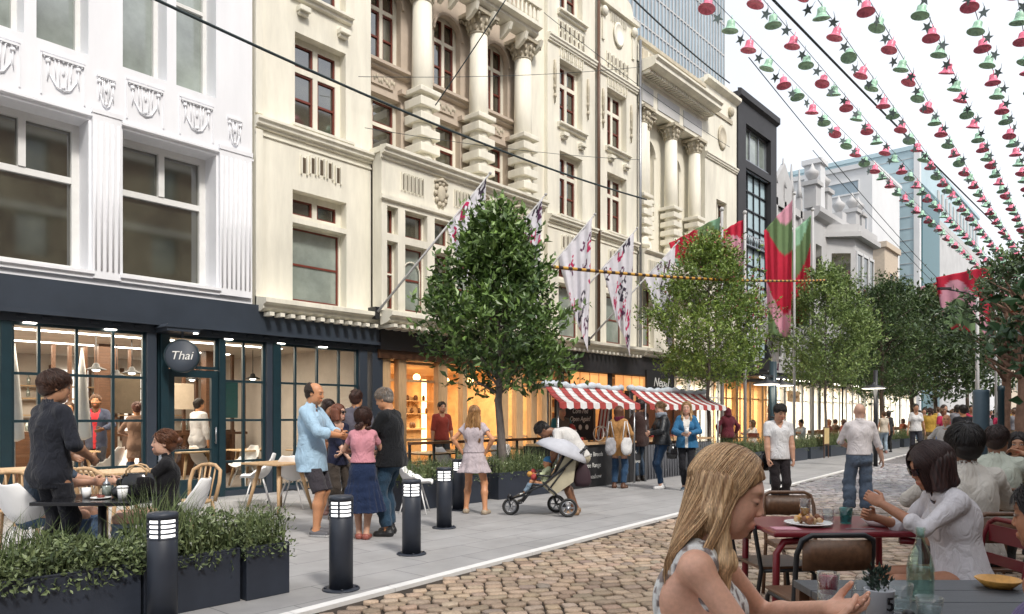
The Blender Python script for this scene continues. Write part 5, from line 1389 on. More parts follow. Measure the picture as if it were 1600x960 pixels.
    q.build('bottles_on_shelves', MAT['pane_pale'], r, org=org)
    q = MB()
    for z in (1.48, 1.88, 2.18): q.box(2.4, 9.4, 20.1, 20.35, z-.03, z)
    q.build('shelf', MAT['timber'], r, org=org)
    q = MB()
    for i in range(15): q.box(5.2+i*.30, 5.26+i*.30, 17.0, 17.08, .0, 2.95)
    q.box(5.2, 9.5, 16.98, 17.1, 1.0, 1.06); q.build('slatted_screen', MAT['darkwood'], r, org=org)
    for i, (x, z, w_, h_, m_) in enumerate(((6.2, 1.5, .7, .9, 'slot'), (7.6, 1.6, .5, .6, 'sand'), (8.6, 1.4, .6, .9, 'teal_strip'), (-1.5, 1.5, .8, .6, 'slot'))):
        q = MB(); q.box(x, x+w_, 16.90, 16.94, z, z+h_); q.build('framed_picture', MAT[m_], r, org=org)
    area('cafe_ceiling_light', (3.5, 16, 2.9), (9, 4.5), 680, (1, .84, .66))
    q = MB(); q.box(-2, 9, 16.9, 17.02, 2.93, 2.948); q.box(-2, 9, 14.6, 14.7, 2.93, 2.948); q.build('light_strip', MAT['lamp'], r, org=org)
cafe()
def pendant(x, y, z, label, group, dark=True):
    r = empty('pendant_lamp', (x, y, 2.95), 0, label, 'lamp', group)
    q = MB(); q.tube([(0, 0, 0), (0, 0, z-2.95+.1)], .008, 6); q.build('cord', MAT['black_metal'], r)
    q = MB(); q.lathe([(.02, z-2.95+.12), (.05, z-2.95+.10), (.06, z-2.95+.05), (.17, z-2.95), (.17, z-2.96), (.0, z-2.95+.03)], (0, 0, 0), 16, cap=False); q.build('lamp_shade', MAT['black_metal'], r)
    q = MB(); q.ball((0, 0, z-2.96), (.07, .07, .03), 8, 6); q.build('bulb', MAT['lamp'], r)
for i, (px, y) in enumerate(((150, 14.6), (182, 16.5), (206, 15.2), (395, 15.5), (300, 17.0))):
    pendant(fx(px, y), y, 2.30, 'black pendant lamp hanging inside the cafe windows', 'pendant lamps inside the cafe')

# round hanging sign
r = empty('hanging_sign', (fx(285, FY-.36), FY-.36, 2.45), 0, 'round dark hanging sign reading Thai above the cafe door', 'sign')
Mx = Matrix.Rotation(R(90), 3, 'Y')      # the disc faces along the street, towards the viewer
dr_ = Matrix.Rotation(R(-38), 3, 'Z')
q = MB(); q.lathe([(.0, -.06), (.25, -.06), (.275, -.045), (.275, .045), (.25, .06), (0, .06)], (0, 0, 0), 36, mat3=dr_ @ Matrix.Rotation(R(90), 3, 'X')); q.build('disc', MAT['slate'], r)
q = MB(); 
q.lathe([(.262, -.066), (.277, -.066), (.277, -.050), (.262, -.050)], (0, 0, 0), 36, mat3=dr_ @ Matrix.Rotation(R(-90), 3, 'X'), cap=False); q.build('rim', MAT['teal'], r)
n_ = dr_ @ Vector((0, -1, 0))
text('lettering', 'Thai', .20, MAT['sign_white'], r, tuple(n_*.066), (R(90), 0, R(-38)), .004, italic=.25)
q = MB(); q.box(-.30, .25, -.10, .34, .40, .46); q.bar((0, 0, .3), (0, 0, .42), .03); q.prism([(-.34, .46), (.3, .46), (.25, .52), (-.28, .52)], -.12, .34); q.build('bracket', MAT['slate'], r)
q = MB(); q.cbox((.18, -.10, .385), (.06, .05, .02)); q.build('spotlight', MAT['lamp'], r)

def timber_shop():
    X0, X1 = 10.04, 16.55; org = (X0, FY, 0)
    r = empty('timber_shopfront', org, 0, 'pale timber framed shopfront glowing orange inside behind the nearest tree', 'shopfront')
    q = MB(); q.box(X0, X1, FY-.16, FY+.3, 2.88, 3.36); q.build('fascia', MAT['charcoal'], r, org=org)
    q = MB(); q.box(X0, X1, FY-.10, FY+.25, 2.70, 2.878); q.build('soffit', MAT['darkwood'], r, org=org)
    xs = [(597, 609), (622, 634), (684, 698), (722, 729), (782, 793), (806, 816), (829, 838), (846, 856)]
    for a, b in xs:
        q = MB(); q.box(fx(a), fx(b), FY-.03, FY+.14, 0, 2.70); q.build('timber_post', MAT['timber'], r, bevel=.006, org=org)
    win(r, fx(609), fx(856), .35, 2.68, FY+.14, MAT['timber'], MAT['shop_glass'], (), (.9, 2.25), .06, .06, org, name='glazed_bay')
    q = MB(); q.box(fx(609), fx(856), FY+.0, FY+.12, 0, .34); q.build('stall_riser', MAT['timber'], r, org=org)
    room(r, org, X0+.05, X1-.05, FY+.35, 17.8, 2.75, 'orange_wall', ceil='wall_warm')
    # arched niches on the back wall
    for i, xc in enumerate((11.9, 13.6, 15.2, 17.2)[:3]):
        rr = .62; z0 = 1.35
        pts = [(xc - rr, .0)] + [(xc - rr*math.cos(math.pi*k/16), z0 + rr*math.sin(math.pi*k/16)) for k in range(17)] + [(xc + rr, .0)]
        q = MB(); q.prism(pts, 17.68, 17.795); q.build('arched_niche', MAT['wall_warm'], r, org=org)
        q = MB()
        for k in range(16):
            a = math.pi*k/16; b = math.pi*(k+1)/16
            q.prism([(xc-rr*math.cos(a), z0+rr*math.sin(a)), (xc-rr*math.cos(b), z0+rr*math.sin(b)), (xc-(rr+.12)*math.cos(b), z0+(rr+.12)*math.sin(b)), (xc-(rr+.12)*math.cos(a), z0+(rr+.12)*math.sin(a))], 17.6, 17.68)
        for k in range(9):
            a = math.pi*(k+.5)/9; q.bar((xc, 17.66, z0), (xc-rr*.95*math.cos(a), 17.66, z0+rr*.95*math.sin(a)), .025)
        q.build('arch_moulding', MAT['timber'], r, org=org)
    q = MB()
    for x in (11.0, 12.8, 14.4, 15.9): q.box(x-.06, x+.06, 17.5, 17.6, .3, 2.6)
    for x, z in ((11.2, 2.5), (12.4, 2.45), (13.5, 2.5), (14.6, 2.45), (15.6, 2.5)): q.ball((x, 15.2, z), .10, 10, 8)
    q.build('globe_lamp', MAT['warmlamp'], r, org=org)
    q = MB(); q.box(11.2, 14.2, 15.8, 16.4, 0, 1.05); q.box(11.1, 14.3, 15.7, 16.5, 1.05, 1.10)
    for z in (1.5, 1.9): q.box(14.4, 16.2, 17.3, 17.68, z, z+.03)
    q.build('counter', MAT['timber'], r, org=org)
    q = MB()
    for i in range(34):
        x = rng.uniform(11.2, 16.1); z = 1.10 if x < 14.2 else rng.choice([1.53, 1.93]); y = rng.uniform(15.8, 16.3) if x < 14.2 else 17.5
        q.lathe([(.03, z), (.05, z+.02), (.05, z+.12), (.02, z+.17)], (x, y, 0), 8)
    q.build('jars', MAT['darkwood'], r, org=org)
    area('timber_shop_light', (13.4, 15.0, 2.65), (5, 3), 330, (1, .72, .42))
timber_shop()
def shop(name, X0, X1, label, frame, wall, posts, light, e, ztop=2.75, fascia='charcoal', sign=None, dense=0, seed=1):
    org = (X0, FY, 0); r = empty(name, org, 0, label, 'shopfront')
    q = MB(); q.box(X0, X1, FY-.16, FY+.3, ztop, 3.36); q.build('fascia', MAT[fascia], r, org=org)
    w = (X1-X0)/posts
    for i in range(posts+1):
        x = X0 + i*w; q = MB(); q.box(max(X0, x-.11), min(X1, x+.11), FY-.04, FY+.16, 0, ztop); q.build('post', MAT[frame], r, bevel=.008, org=org)
    win(r, X0+.1, X1-.1, .3, ztop-.02, FY+.10, MAT[frame], MAT['shop_glass'], tuple(X0+(i+.5)*w for i in range(posts)), (2.15,), .06, .06, org, name='glazed_bay')
    q = MB(); q.box(X0+.1, X1-.1, FY, FY+.14, 0, .3); q.build('stall_riser', MAT[frame], r, org=org)
    room(r, org, X0+.05, X1-.05, FY+.35, 17.5, ztop+.05, wall)
    rg = np.random.default_rng(seed); q = MB(); s = MB()
    for k in range(4):
        z = .6+k*.5; s.box(X0+.2, X1-.2, 16.9, 17.4, z-.03, z)
        for i in range(int((X1-X0)*4)):
            x = rg.uniform(X0+.3, X1-.3); h = rg.uniform(.1, .3); q.box(x-.07, x+.07, 17.0, 17.3, z, z+h, int(rg.integers(0, 3)))
    s.build('shelf', MAT['timber'], r, org=org); q.build('goods', [MAT['darkwood'], MAT['red_frame'], MAT['wall_pale']], r, org=org)
    area(name + '_light', ((X0+X1)/2, 15.0, ztop-.1), (X1-X0-1, 3), e, light)
    return r, org
r, org = shop('nepal_restaurant_front', 16.6, 22.75, 'dark shopfront with amber panels above the market stall and a script sign', 'charcoal', 'orange_wall', 5, (1, .62, .3), 150, 2.75)
am = emis('amber panel with own glow', (1, .45, .15), .5)  # warm wood panels, their glow put into the material
for i in range(8): x = 17.0+i*.48 + (.4 if i > 3 else 0); q = MB(); q.box(x, x+.40, FY-.08, FY-.042, 2.25, 2.72); q.build('amber_panel', am, r, org=org)
q = MB(); q.box(20.9, 22.72, FY-.24, FY-.17, 2.15, 2.95); q.build('sign_board', MAT['board_black'], r, org=org)
text('lettering', 'Nepal', .42, MAT['sign_white'], r, (21.8-16.6, -.25, 2.55), (R(90), 0, 0), .004, italic=.3)
shop('cream_shopfront', 22.8, 26.9, 'brightly lit cream shopfront behind the second tree', 'white_frame', 'wall_pale', 3, (1, .88, .68), 520, 2.85, seed=2)
r, org = shop('deli_shopfront', 26.95, 32.1, 'warm shopfront with shelves of goods behind the white t-shirt man', 'timber', 'wall_warm', 4, (1, .76, .46), 600, 2.85, seed=3)
rc1, oc1 = shop('colonnade_shopfront', 32.2, 45.6, 'long bright shopfront of white piers and dark narrow windows along the far terrace', 'white_frame', 'wall_pale', 12, (1, .88, .7), 3000, 2.95, seed=4)
rc2, oc2 = shop('far_shopfront', 45.7, 58.0, 'farthest white lit shopfront before the dark green trees', 'white_frame', 'wall_pale', 9, (1, .88, .7), 2200, 2.95, seed=5)
glow = emis('white panel glow', (1, .92, .80), 1.0)  # white panels with an added glow to brighten the far shopfronts
for r_, o_, a_, n_ in ((rc1, oc1, 32.2, 12), (rc2, oc2, 45.7, 9)):
    w_ = (13.4 if n_ == 12 else 12.3)/n_
    for i in range(n_): q = MB(); q.box(a_+i*w_+.16, a_+(i+.62)*w_, FY+.30, FY+.32, .32, 2.75); q.build('glow_panel', glow, r_, org=o_)
r = empty('wooden_sign', (fx(1240, 11.2), 11.2, 2.25), 0, 'wooden sign board reading Premium hanging over the far terrace', 'sign')
q = MB(); q.box(-.62, .62, -.03, .03, -.22, .22); q.build('board', MAT['timber'], r, bevel=.01)
q = MB(); q.bar((-.5, 0, .22), (-.5, 0, .75), .02); q.bar((.5, 0, .22), (.5, 0, .75), .02); q.bar((-.5, 0, .72), (-.5, 1.3, .72), .03); q.bar((.5, 0, .72), (.5, 1.3, .72), .03); q.build('hanger', MAT['black_metal'], r)
text('lettering', 'Premium', .24, MAT['darkwood'], r, (0, -.034, 0), (R(90), 0, 0), .003, italic=.2)
# flat street canopies over the far terrace
for a, b, nm in ((27.2, 33.5, 'dark flat canopy reaching out over the deli terrace'), (36, 47, 'dark flat canopy over the far white terrace')):
    r = empty('canopy', (a, FY-.2, 0), 0, nm, 'canopy'); org = (a, FY-.2, 0)
    q = MB(); q.box(a, b, 10.9, FY-.17, 2.98, 3.08); q.build('roof', MAT['charcoal'], r, org=org)
    for x in (a+.3, b-.3): q = MB(); q.box(x-.03, x+.03, 10.95, 11.01, 0, 2.98); q.build('post', MAT['black_metal'], r, org=org)
    for x in np.linspace(a+1, b-1, 4): q = MB(); q.cbox((x, 11.4, 2.95), (.9, .12, .05)); q.build('light_fitting', MAT['lamp'], r, org=org)

for px, lb in ((22, 'white cone standing for a closed parasol reflected in the left cafe window'), (128, 'white cone standing for a closed parasol reflected behind the standing man in black')):
    x, y = fx(px, 14.0), 14.0; r = empty('parasol_reflection', (x, y, .03), 0, lb, 'parasol'); q = MB(); q.tube([(0, 0, 0), (0, 0, 2.6)], .02, 8); q.lathe([(.18, 0), (.18, .05), (.03, .07)], seg=14); q.build('pole', MAT['steel'], r)  # parasol built indoors to stand for a reflection in the glass
    q = MB(); q.lathe([(.05, 1.0), (.15, 1.05), (.12, 1.5), (.07, 2.1), (.02, 2.55)], seg=12); q.build('folded_canopy', MAT['white_plastic'], r)
# ------------------------------------------------------------------ trees, planters, bollards, flags, bells, wires
M_LEAF = vcol_mat('leaves', rough=.42, bump=0, bscale=3, spec=.5, k=.85)
M_LEAF.node_tree.nodes['Principled BSDF'].inputs['Transmission Weight'].default_value = 0
M_BARK = mat('bark', (.17, .145, .13), .9, noise=.35, scale=8, streak=(4, 4, .8), bump=.6, bscale=12)
M_BARK_D = mat('dark bark', (.10, .075, .06), .9, noise=.35, scale=8, streak=(4, 4, .8), bump=.6, bscale=12)
def leaf_mesh(name, pts, dirs, size, cols, parent, rg, wide=.42, mat_=None):
    """folded pointed leaves, four verts a side"""
    n = len(pts); t = dirs / (np.linalg.norm(dirs, axis=1)[:, None] + 1e-9)
    a = rg.normal(size=(n, 3)); s = np.cross(t, a); s /= np.linalg.norm(s, axis=1)[:, None] + 1e-9; u = np.cross(s, t)
    L = size*rg.uniform(.5, 1.4, n)[:, None]; W = L*wide*.5
    v0 = pts; v1 = pts + t*L*.45 + s*W + u*W*.45; v2 = pts + t*L; v3 = pts + t*L*.45 - s*W + u*W*.45; vm = pts + t*L*.45
    V = np.stack([v0, v1, v2, vm, v3], 1).reshape(-1, 3); b = (np.arange(n)*5)[:, None]
    F = np.concatenate([b + np.array([0, 3, 2, 1]), b + np.array([0, 4, 2, 3])])
    C = np.repeat(cols, 5, 0)
    return np_mesh(name, V, F, mat_ or M_LEAF, parent, C, smooth=False)
def tree(loc, label, zc0, zc1, rad, nl, size, seed, c1, c2, trunk_r=.06, lean=(0, 0), group=None, shape='cone', name='tree', flowers=None, bark=None, base_z=0, wide=.42, zt=None, spray=.55):
    rg = np.random.default_rng(seed); r = empty(name, (loc[0], loc[1], base_z), 0, label, 'tree', group)
    H = zc1 - base_z; z0 = zc0 - base_z
    q = MB(); top = zt or H*.9
    pts = [(0 + lean[0]*(1-t)**1.5, lean[1]*(1-t)**1.5, t*top) for t in np.linspace(0, 1, 9)]
    pts = [(x + .02*math.sin(i*1.7), y + .02*math.cos(i*2.1), z) for i, (x, y, z) in enumerate(pts)]
    q.tube(pts, [trunk_r*(1 - .8*t**1.2) for t in np.linspace(0, 1, 9)], 10)
    tips = []
    nb = 26
    for i in range(nb):
        zz = z0 + .02 + (H-z0)*.86*(i/nb)**1.1; a = i*2.4 + rg.uniform(-.4, .4)
        f = (zz - z0)/(H - z0)
        rr = rad*prof_r(f, shape)*rg.uniform(.6, .95)
        b0 = Vector((0, 0, max(zz - .18, z0*.85))); e = Vector((rr*math.cos(a), rr*math.sin(a), min(zz + rr*.35, H)))
        m = (b0 + e)/2 + Vector((0, 0, -.03*rr)); q.tube([b0, m, e], [trunk_r*.35*(1-f*.6), trunk_r*.2, trunk_r*.07], 5); tips.append((b0, m, e))
    q.build('trunk', bark or M_BARK, r)
    # leaf sprays gathered in clumps, with gaps between them
    nc = max(40, nl//60); P_l = []; D_l = []; G = []
    cl = []
    while len(cl) < nc:
        gap = True
        f = rg.uniform(0, 1)**(.9); a = rg.uniform(0, 6.283); R_ = rad*prof_r(f, shape)*(1 + .17*math.sin(a*3 + seed) + .15*math.sin(f*15 + a*2 + seed))
        k = rg.uniform(.15, 1)**.45
        if k > .5 and math.sin(a*2 + f*8 + seed) + math.sin(a*3 - f*11 + seed*2) > .8: continue
        cl.append((R_*k*math.cos(a), R_*k*math.sin(a), z0 + (H-z0)*f, k))
    per = nl//nc
    for (x, y, z, k) in cl:
        cs = rad*rg.uniform(.10, .19)*(1.0 if spray > .5 else .8); base = np.array([x, y, z])
        tone = rg.uniform(0, 1)
        for j in range(max(1, per//7)):
            o = rg.normal(0, cs, 3)*[1, 1, .8]; out = np.array([x, y, 0])/max(rad, .1)*.9 + np.array([0, 0, .7]) + rg.normal(0, .45, 3); out /= np.linalg.norm(out)
            for m in range(7):        # leaves up a short twig
                p = base + o + out*size*.42*m; d = out*spray + rg.normal(0, .62, 3) + [0, 0, .12]
                P_l.append(p); D_l.append(d); G.append(tone*.6 + rg.uniform(0, .4) + (.18 if m > 4 else 0))
    P_l = np.array(P_l); D_l = np.array(D_l); G = np.clip(np.array(G), 0, 1)[:, None]
    C = np.array(c1)*(1-G) + np.array(c2)*G; C *= rg.uniform(.7, 1.25, len(C))[:, None]
    o = leaf_mesh('crown', P_l, D_l, size, C, r, rg, wide)
    if flowers:
        m = rg.random(len(P_l)) < flowers[0]; f = P_l[m]
        if len(flowers) > 2: f = f[flowers[2](f)]
        if len(f): leaf_mesh('blossom', f + rg.normal(0, size*.5, f.shape), rg.normal(size=f.shape), size*.7, np.tile(np.array(flowers[1]), (len(f), 1)), r, rg, .9)
    return r
def prof_r(f, shape):
    if shape == 'cone': return float(np.interp(f, [0, .10, .30, .45, .58, .80, 1], [.50, .88, 1.0, .84, .62, .40, .06]))
    if shape == 'egg': return float(np.interp(f, [0, .12, .35, .6, .85, 1], [.55, .85, 1.0, .85, .5, .10]))
    return float(np.interp(f, [0, .2, .5, .8, 1], [.7, 1, 1, .75, .3]))
def at(px, n): return fx(px, n), n
x, y = at(776, 8.95)
TREE_G = 'young street trees rising from the row of planters'
tree((x, y), 'nearest street tree, glossy broad leaved, conical, rising from a planter behind the stroller', 1.95, 5.0, 1.16, 13500, .135, 1, (.016, .048, .013), (.16, .26, .06), .085, (.12, -.05), TREE_G, wide=.5)
x, y = at(1107, 8.9)
tree((x, y), 'second street tree, fine leaved with pink blossom at its top, beside the market stall', 2.35, 5.95, 1.42, 27000, .09, 2, (.055, .12, .02), (.28, .38, .08), .06, (.03, 0), TREE_G, 'egg', flowers=(.10, (.55, .10, .16), lambda f: (f[:, 2] > 4.0) & (f[:, 0] + f[:, 2]*.2 > .9)), wide=.5)
x, y = at(1290, 8.9)
tree((x, y), 'third street tree, fine leaved and rounded, growing over the far cafe terrace', 2.55, 6.55, 1.62, 25000, .105, 3, (.06, .12, .03), (.29, .39, .12), .06, (0, 0), TREE_G, 'egg', wide=.5)
for i, (px, n, z0, z1, rad, nl, s, lb) in enumerate(((1378, 9.0, 2.5, 7.1, 2.0, 18000, .14, 'fourth tree, darker and fuller, just past the rounded third tree'),
        (1425, 9.0, 2.5, 7.2, 2.9, 14000, .22, 'fifth tree, dark olive green, over the end of the planters'),
        (1462, 8.6, 2.5, 7.3, 3.6, 10000, .28, 'sixth tree, broad dark crown shading the distant crowd'),
        (1512, 8.0, 3.0, 7.2, 3.6, 4000, .35, 'seventh tree, lowest dark crown at the far end of the row'))):
    x, y = at(px, n)
    tree((x, y), lb, z0, z1, rad, nl, s, 10+i, (.022, .055, .016), (.10, .16, .045), .12, (0, 0), 'dark trees farther down the street', 'round', bark=M_BARK_D)
x, y = Dp(1572, 62)
tree((x, y), 'far green tree top rising past the light pole under the bells', 8.5, 14.5, 2.3, 3500, .4, 21, (.08, .14, .03), (.20, .28, .08), .2, (0, 0), None, 'egg', bark=M_BARK_D)
x, y = Dp(1712, 8.2)
tree((x, y), 'near plane tree at the right edge with lobed dark leaves and orange blossom', 1.75, 3.05, .80, 2300, .15, 31, (.015, .045, .018), (.05, .11, .04), .05, (0, 0), None, 'round', flowers=(.025, (.30, .07, .02)), wide=.62, bark=M_BARK_D)
for i, (px, Y, lb) in enumerate(((1571, 13.5, 'slim brown trunk standing left of its twin at the right edge'), (1597, 12.5, 'slim brown trunk at the very right edge'))):
    x, y = Dp(px, Y); tree((x, y), lb, 2.2, 4.0, .9, 1500, .12, 40+i, (.02, .045, .015), (.08, .13, .05), .12, (.05, 0), 'pair of trunks at the right edge', 'round', bark=mat('reddish bark', (.22, .13, .09), .9, noise=.3, scale=8, bump=.5))

# planters ------------------------------------------------------
M_GRASS = vcol_mat('grass blades', rough=.55, bump=0, bscale=3, spec=.3, k=.85)
def planting(r, w, d, z, seed, h=.34, dense=900, bush=500, name='foliage'):
    rg = np.random.default_rng(seed); n = int(dense*w)
    x = rg.uniform(-w/2+.02, w/2-.02, n); y = rg.uniform(-d/2+.02, d/2-.02, n); hh = h*rg.uniform(.45, 1.15, n)*(1+.25*np.sin(x*5+seed)); la = rg.normal(0, .22, (n, 2))*hh[:, None]
    b = np.stack([x, y, np.full(n, z)], 1); m = b + np.stack([la[:, 0]*.35, la[:, 1]*.35, hh*.6], 1); t = b + np.stack([la[:, 0]*1.3, la[:, 1]*1.3, hh], 1)
    a = rg.uniform(0, 6.28, n); wv = np.stack([np.cos(a), np.sin(a), 0*a], 1)*.0045
    V = np.stack([b-wv, b+wv, m+wv*.8, m-wv*.8, t], 1).reshape(-1, 3); k = (np.arange(n)*5)[:, None]
    F = np.concatenate([k+np.array([0, 1, 2, 3]), k+np.array([3, 2, 4, 4])])
    G = rg.random(n)[:, None]; C = np.repeat((np.array([.045, .075, .025])*(1-G)+np.array([.17, .21, .09])*G), 5, 0)
    me = V, F[:n]
    # triangles for the tips need their own mesh faces: use quads with a tiny split
    V2 = np.concatenate([V, np.repeat(t, 1, 0)]); tipi = (len(V)+np.arange(n))[:, None]
    F = np.concatenate([k+np.array([0, 1, 2, 3]), np.concatenate([k+3, k+2, k+4, tipi], 1)]); V2[len(V):] += wv*.15; C = np.concatenate([C, C[4::5]])
    np_mesh('grass', V2, F, M_GRASS, r, C, smooth=False)
    nb = int(bush*w); px = rg.uniform(-w/2-.04, w/2+.04, nb); py = rg.uniform(-d/2-.06, d/2+.02, nb); pz = z + rg.uniform(-.09, h*.55, nb)*(1+.3*np.sin(px*7))
    G = rg.random(nb)[:, None]; C = np.array([.045, .07, .03])*(1-G)+np.array([.20, .25, .11])*G
    leaf_mesh(name, np.stack([px, py, pz], 1), rg.normal(size=(nb, 3))+[0, -.3, .4], .042, C, r, rg, .5)
def planter(x0, x1, y0, d, h, label, group, seed, gh=.34, dense=900, bush=500, rz=0, mt='planter'):
    w = x1-x0; r = empty('planter', ((x0+x1)/2, y0+d/2, 0), rz, label, 'planter', group)
    q = MB(); q.box(-w/2, w/2, -d/2, d/2, 0, h-.02); q.box(-w/2, w/2, -d/2, -d/2+.02, h-.02, h); q.box(-w/2, w/2, d/2-.02, d/2, h-.02, h); q.box(-w/2, -w/2+.02, -d/2+.02, d/2-.02, h-.02, h); q.box(w/2-.02, w/2, -d/2+.02, d/2-.02, h-.02, h)
    q.build('box', MAT[mt], r, bevel=.005)
    planting(r, w, d, h-.01, seed, gh, dense, bush); return r
NEARP = 'dark planters with long grass in front of the near cafe tables'
planter(-1.2, .85, 5.38, .45, .42, 'near grass planter running out of the picture at the lower left', NEARP, 1, .30, 420, 5200)
planter(.87, 2.20, 5.38, .45, .42, 'near grass planter left of the closest lit bollard', NEARP, 2, .32, 450, 5200)
planter(2.22, 2.95, 5.38, .45, .42, 'near grass planter right of the closest lit bollard, tallest grass', NEARP, 3, .42, 800, 3800)
planter(2.98, 3.36, 5.34, .45, .42, 'small square grass planter closing the near row on the right', NEARP, 4, .40, 800, 3000)
MIDP = 'planters with low grass along the timber shop terrace'
for a, b, lb, s in ((632, 690, 'planter behind the white chair and the man in the black t-shirt', 5), (699, 762, 'planter hidden behind the legs of the woman with hands on hips', 6), (779, 868, 'large planter holding the nearest tree behind the stroller', 7)):
    planter(fx(a, 8.5), fx(b, 8.5), 8.5, .8 if s == 7 else .5, .46, lb, MIDP, s, .40, 500, 1200)
FARP = 'grass planters edging the far cafe terraces'
lbs = ['low grass planter right of the stall behind the blonde woman', 'grass planter behind the hooded woman', 'grass planter left of the man in the white t-shirt', 'grass planter right of the man in the white t-shirt', 'grass planter left of the small menu board',
       'grass planter right of the small menu board', 'grass planter left of the bald man in the white shirt', 'grass planter right of the bald man in the white shirt', 'far grass planter beside the distant couple', 'last grass planter at the end of the far row']
pxs = [(1078, 1150), (1153, 1190), (1194, 1236), (1241, 1262), (1265, 1290), (1296, 1322), (1326, 1350), (1354, 1378), (1388, 1406), (1409, 1430)]
for i, (a, b) in enumerate(pxs): planter(fx(a, 8.6+.01*i), fx(b, 8.6), 8.6, .45, .40, lbs[i], FARP, 20+i, .46, 320, 500, mt='slate')
r = empty('menu_board', (fx(1291, 8.45), 8.45, .45), 0, 'small yellow menu board standing between two far planters', 'menu board')
q = MB(); q.box(-.28, .28, -.015, .015, 0, .62); q.box(-.24, -.2, -.01, .01, -.45, 0); q.box(.2, .24, -.01, .01, -.45, 0); q.build('board', MAT['darkwood'], r)
q = MB(); q.box(-.24, .24, -.02, -.016, .04, .58); q.build('sheet', mat('menu paper', (.55, .42, .2), .7), r)

# bollards ------------------------------------------------------
def make_bollard():
    r = empty('bollard')
    q = MB(); q.lathe([(.155, 0), (.155, .010), (.150, .014), (.0, .014)], seg=32)
    for i in range(4): a = i*math.pi/2+.6; q.lathe([(.012, .014), (.012, .026), (0, .028)], (.128*math.cos(a), .128*math.sin(a), 0), 8)
    q.build('base_plate', MAT['planter'], r)
    q = MB(); q.lathe([(.098, .012), (.098, .60), (.094, .604), (.0, .604)], seg=36); q.build('post', MAT['planter'], r)
    q = MB(); q.lathe([(.080, .60), (.080, .745)], seg=32, cap=False); q.build('lamp', MAT['lightbar'], r)
    q = MB()
    for k in range(5): q.lathe([(.099, .604+k*.0335), (.099, .616+k*.0335), (.084, .616+k*.0335), (.084, .604+k*.0335), (.099, .604+k*.0335)], seg=32, cap=False)
    for i in range(4): a = i*math.pi/2+.35; q.cbox((.092*math.cos(a), .092*math.sin(a), .675), (.018, .016, .145), rz=a)
    q.build('louvre', MAT['planter'], r)
    q = MB(); q.lathe([(.101, .742), (.101, .772), (.092, .784), (.0, .786)], seg=36); q.build('cap', MAT['planter'], r)
    return r
bo = make_bollard(); spots = [(254, 978, 'nearest lit bollard, standing in front of the grass planter'), (533, 921, 'lit bollard in front of the woman in the navy skirt'), (643, 866, 'lit bollard right of the man in the black t-shirt'), (694, 825, 'lit bollard left of the woman with hands on hips'), (717, 797, 'farthest bollard, half hidden by the woman in the pale dress')]
for i, (px, py, lb) in enumerate(spots):
    b = bo if i == 0 else copy_tree(bo); x, y = P(px, py); b.location = (x, y, 0); b.rotation_euler = (0, 0, .4 + (0 if i else .2)); tag(b, lb, 'bollard', 'dark bollards with louvred lamps along the kerb'); 

# low black railing beside the tree planter
r = empty('low_railing', (fx(763, 8.7), 8.7, 0), 0, 'short black railing between two planters left of the tree trunk', 'railing')
q = MB(); w = fx(779, 8.7)-fx(763, 8.7)
for i in range(4): q.box(i*w/3-.01, i*w/3+.01, -.01, .01, 0, .62)
q.box(0, w, -.012, .012, .10, .13); q.box(0, w, -.012, .012, .56, .59); q.build('rails', MAT['black_metal'], r)

# flags ------------------------------------------------------
M_FLAG = vcol_mat('flag cloth', rough=.8, k=.95, bscale=8)
def cloth_strip(name, A, B, drop, nseg, nz, fold, parent, colf, seed=0, taper=0.0, mt=None):
    """cloth hung from the line A-B, falling in folds; A,B local points"""
    A = np.array(A, float); B = np.array(B, float); L = np.linalg.norm(B-A); h = (B-A)/L
    side = np.cross(h, [0, 0, 1.]); side /= np.linalg.norm(side)+1e-9
    V = []; C = []
    for j in range(nz+1):
        t = j/nz
        for i in range(nseg+1):
            s = i/nseg; w = 1 - taper*t
            top = A + (B-A)*s; mid = A*.25 + B*.75
            p = top*(w) + (mid*np.array([1, 1, 0]) + top*np.array([0, 0, 1]))*(1-w)
            p = p + side*fold*math.sin(s*9 + t*2.2 + seed)*(.3+t) + side*fold*.4*math.sin(s*23+seed)
            dz = drop(s)*t; p = p - np.array([0, 0, dz]); V.append(p); C.append(colf(s*L, dz, s, t))
    F = [(j*(nseg+1)+i, j*(nseg+1)+i+1, (j+1)*(nseg+1)+i+1, (j+1)*(nseg+1)+i) for j in range(nz) for i in range(nseg)]
    o = np_mesh(name, np.array(V), np.array(F), mt or M_FLAG, parent, np.array(C).clip(0, 1)); o.modifiers.new('s', 'SOLIDIFY').thickness = .004
    return o
GLY = {'N': ["1..1", "11.1", "1.11", "1..1"], 'O': [".11.", "1..1", "1..1", ".11."], 'W': ["1..1", "1..1", "1111", ".11."], 'Y': ["1..1", ".11.", ".1..", ".1.."], 'E': ["111", "1..", "11.", "111"]}
def flagcol(seed):
    rg = np.random.default_rng(seed); spots = []
    for k in range(42):
        spots.append((rg.uniform(.05, 1.7), rg.uniform(.05, 3.2), rg.choice(list('NOWYE')), rg.uniform(.035, .075), rg.uniform(-.9, .9), rg.integers(0, 3)))
    def f(u, v, s, t):
        for (a, b, g, k, th, c) in spots:
            du, dv = u-a, v-b; x = (du*math.cos(th)+dv*math.sin(th))/k + 2; y = (-du*math.sin(th)+dv*math.cos(th))/k + 2
            gg = GLY[g]
            if 0 <= y < 4 and 0 <= x < len(gg[0]) and gg[int(y)][int(x)] == '1': return ((.45, .02, .10), (.04, .03, .05), (.10, .03, .08))[c]
        return (.66, .65, .70)
    return f
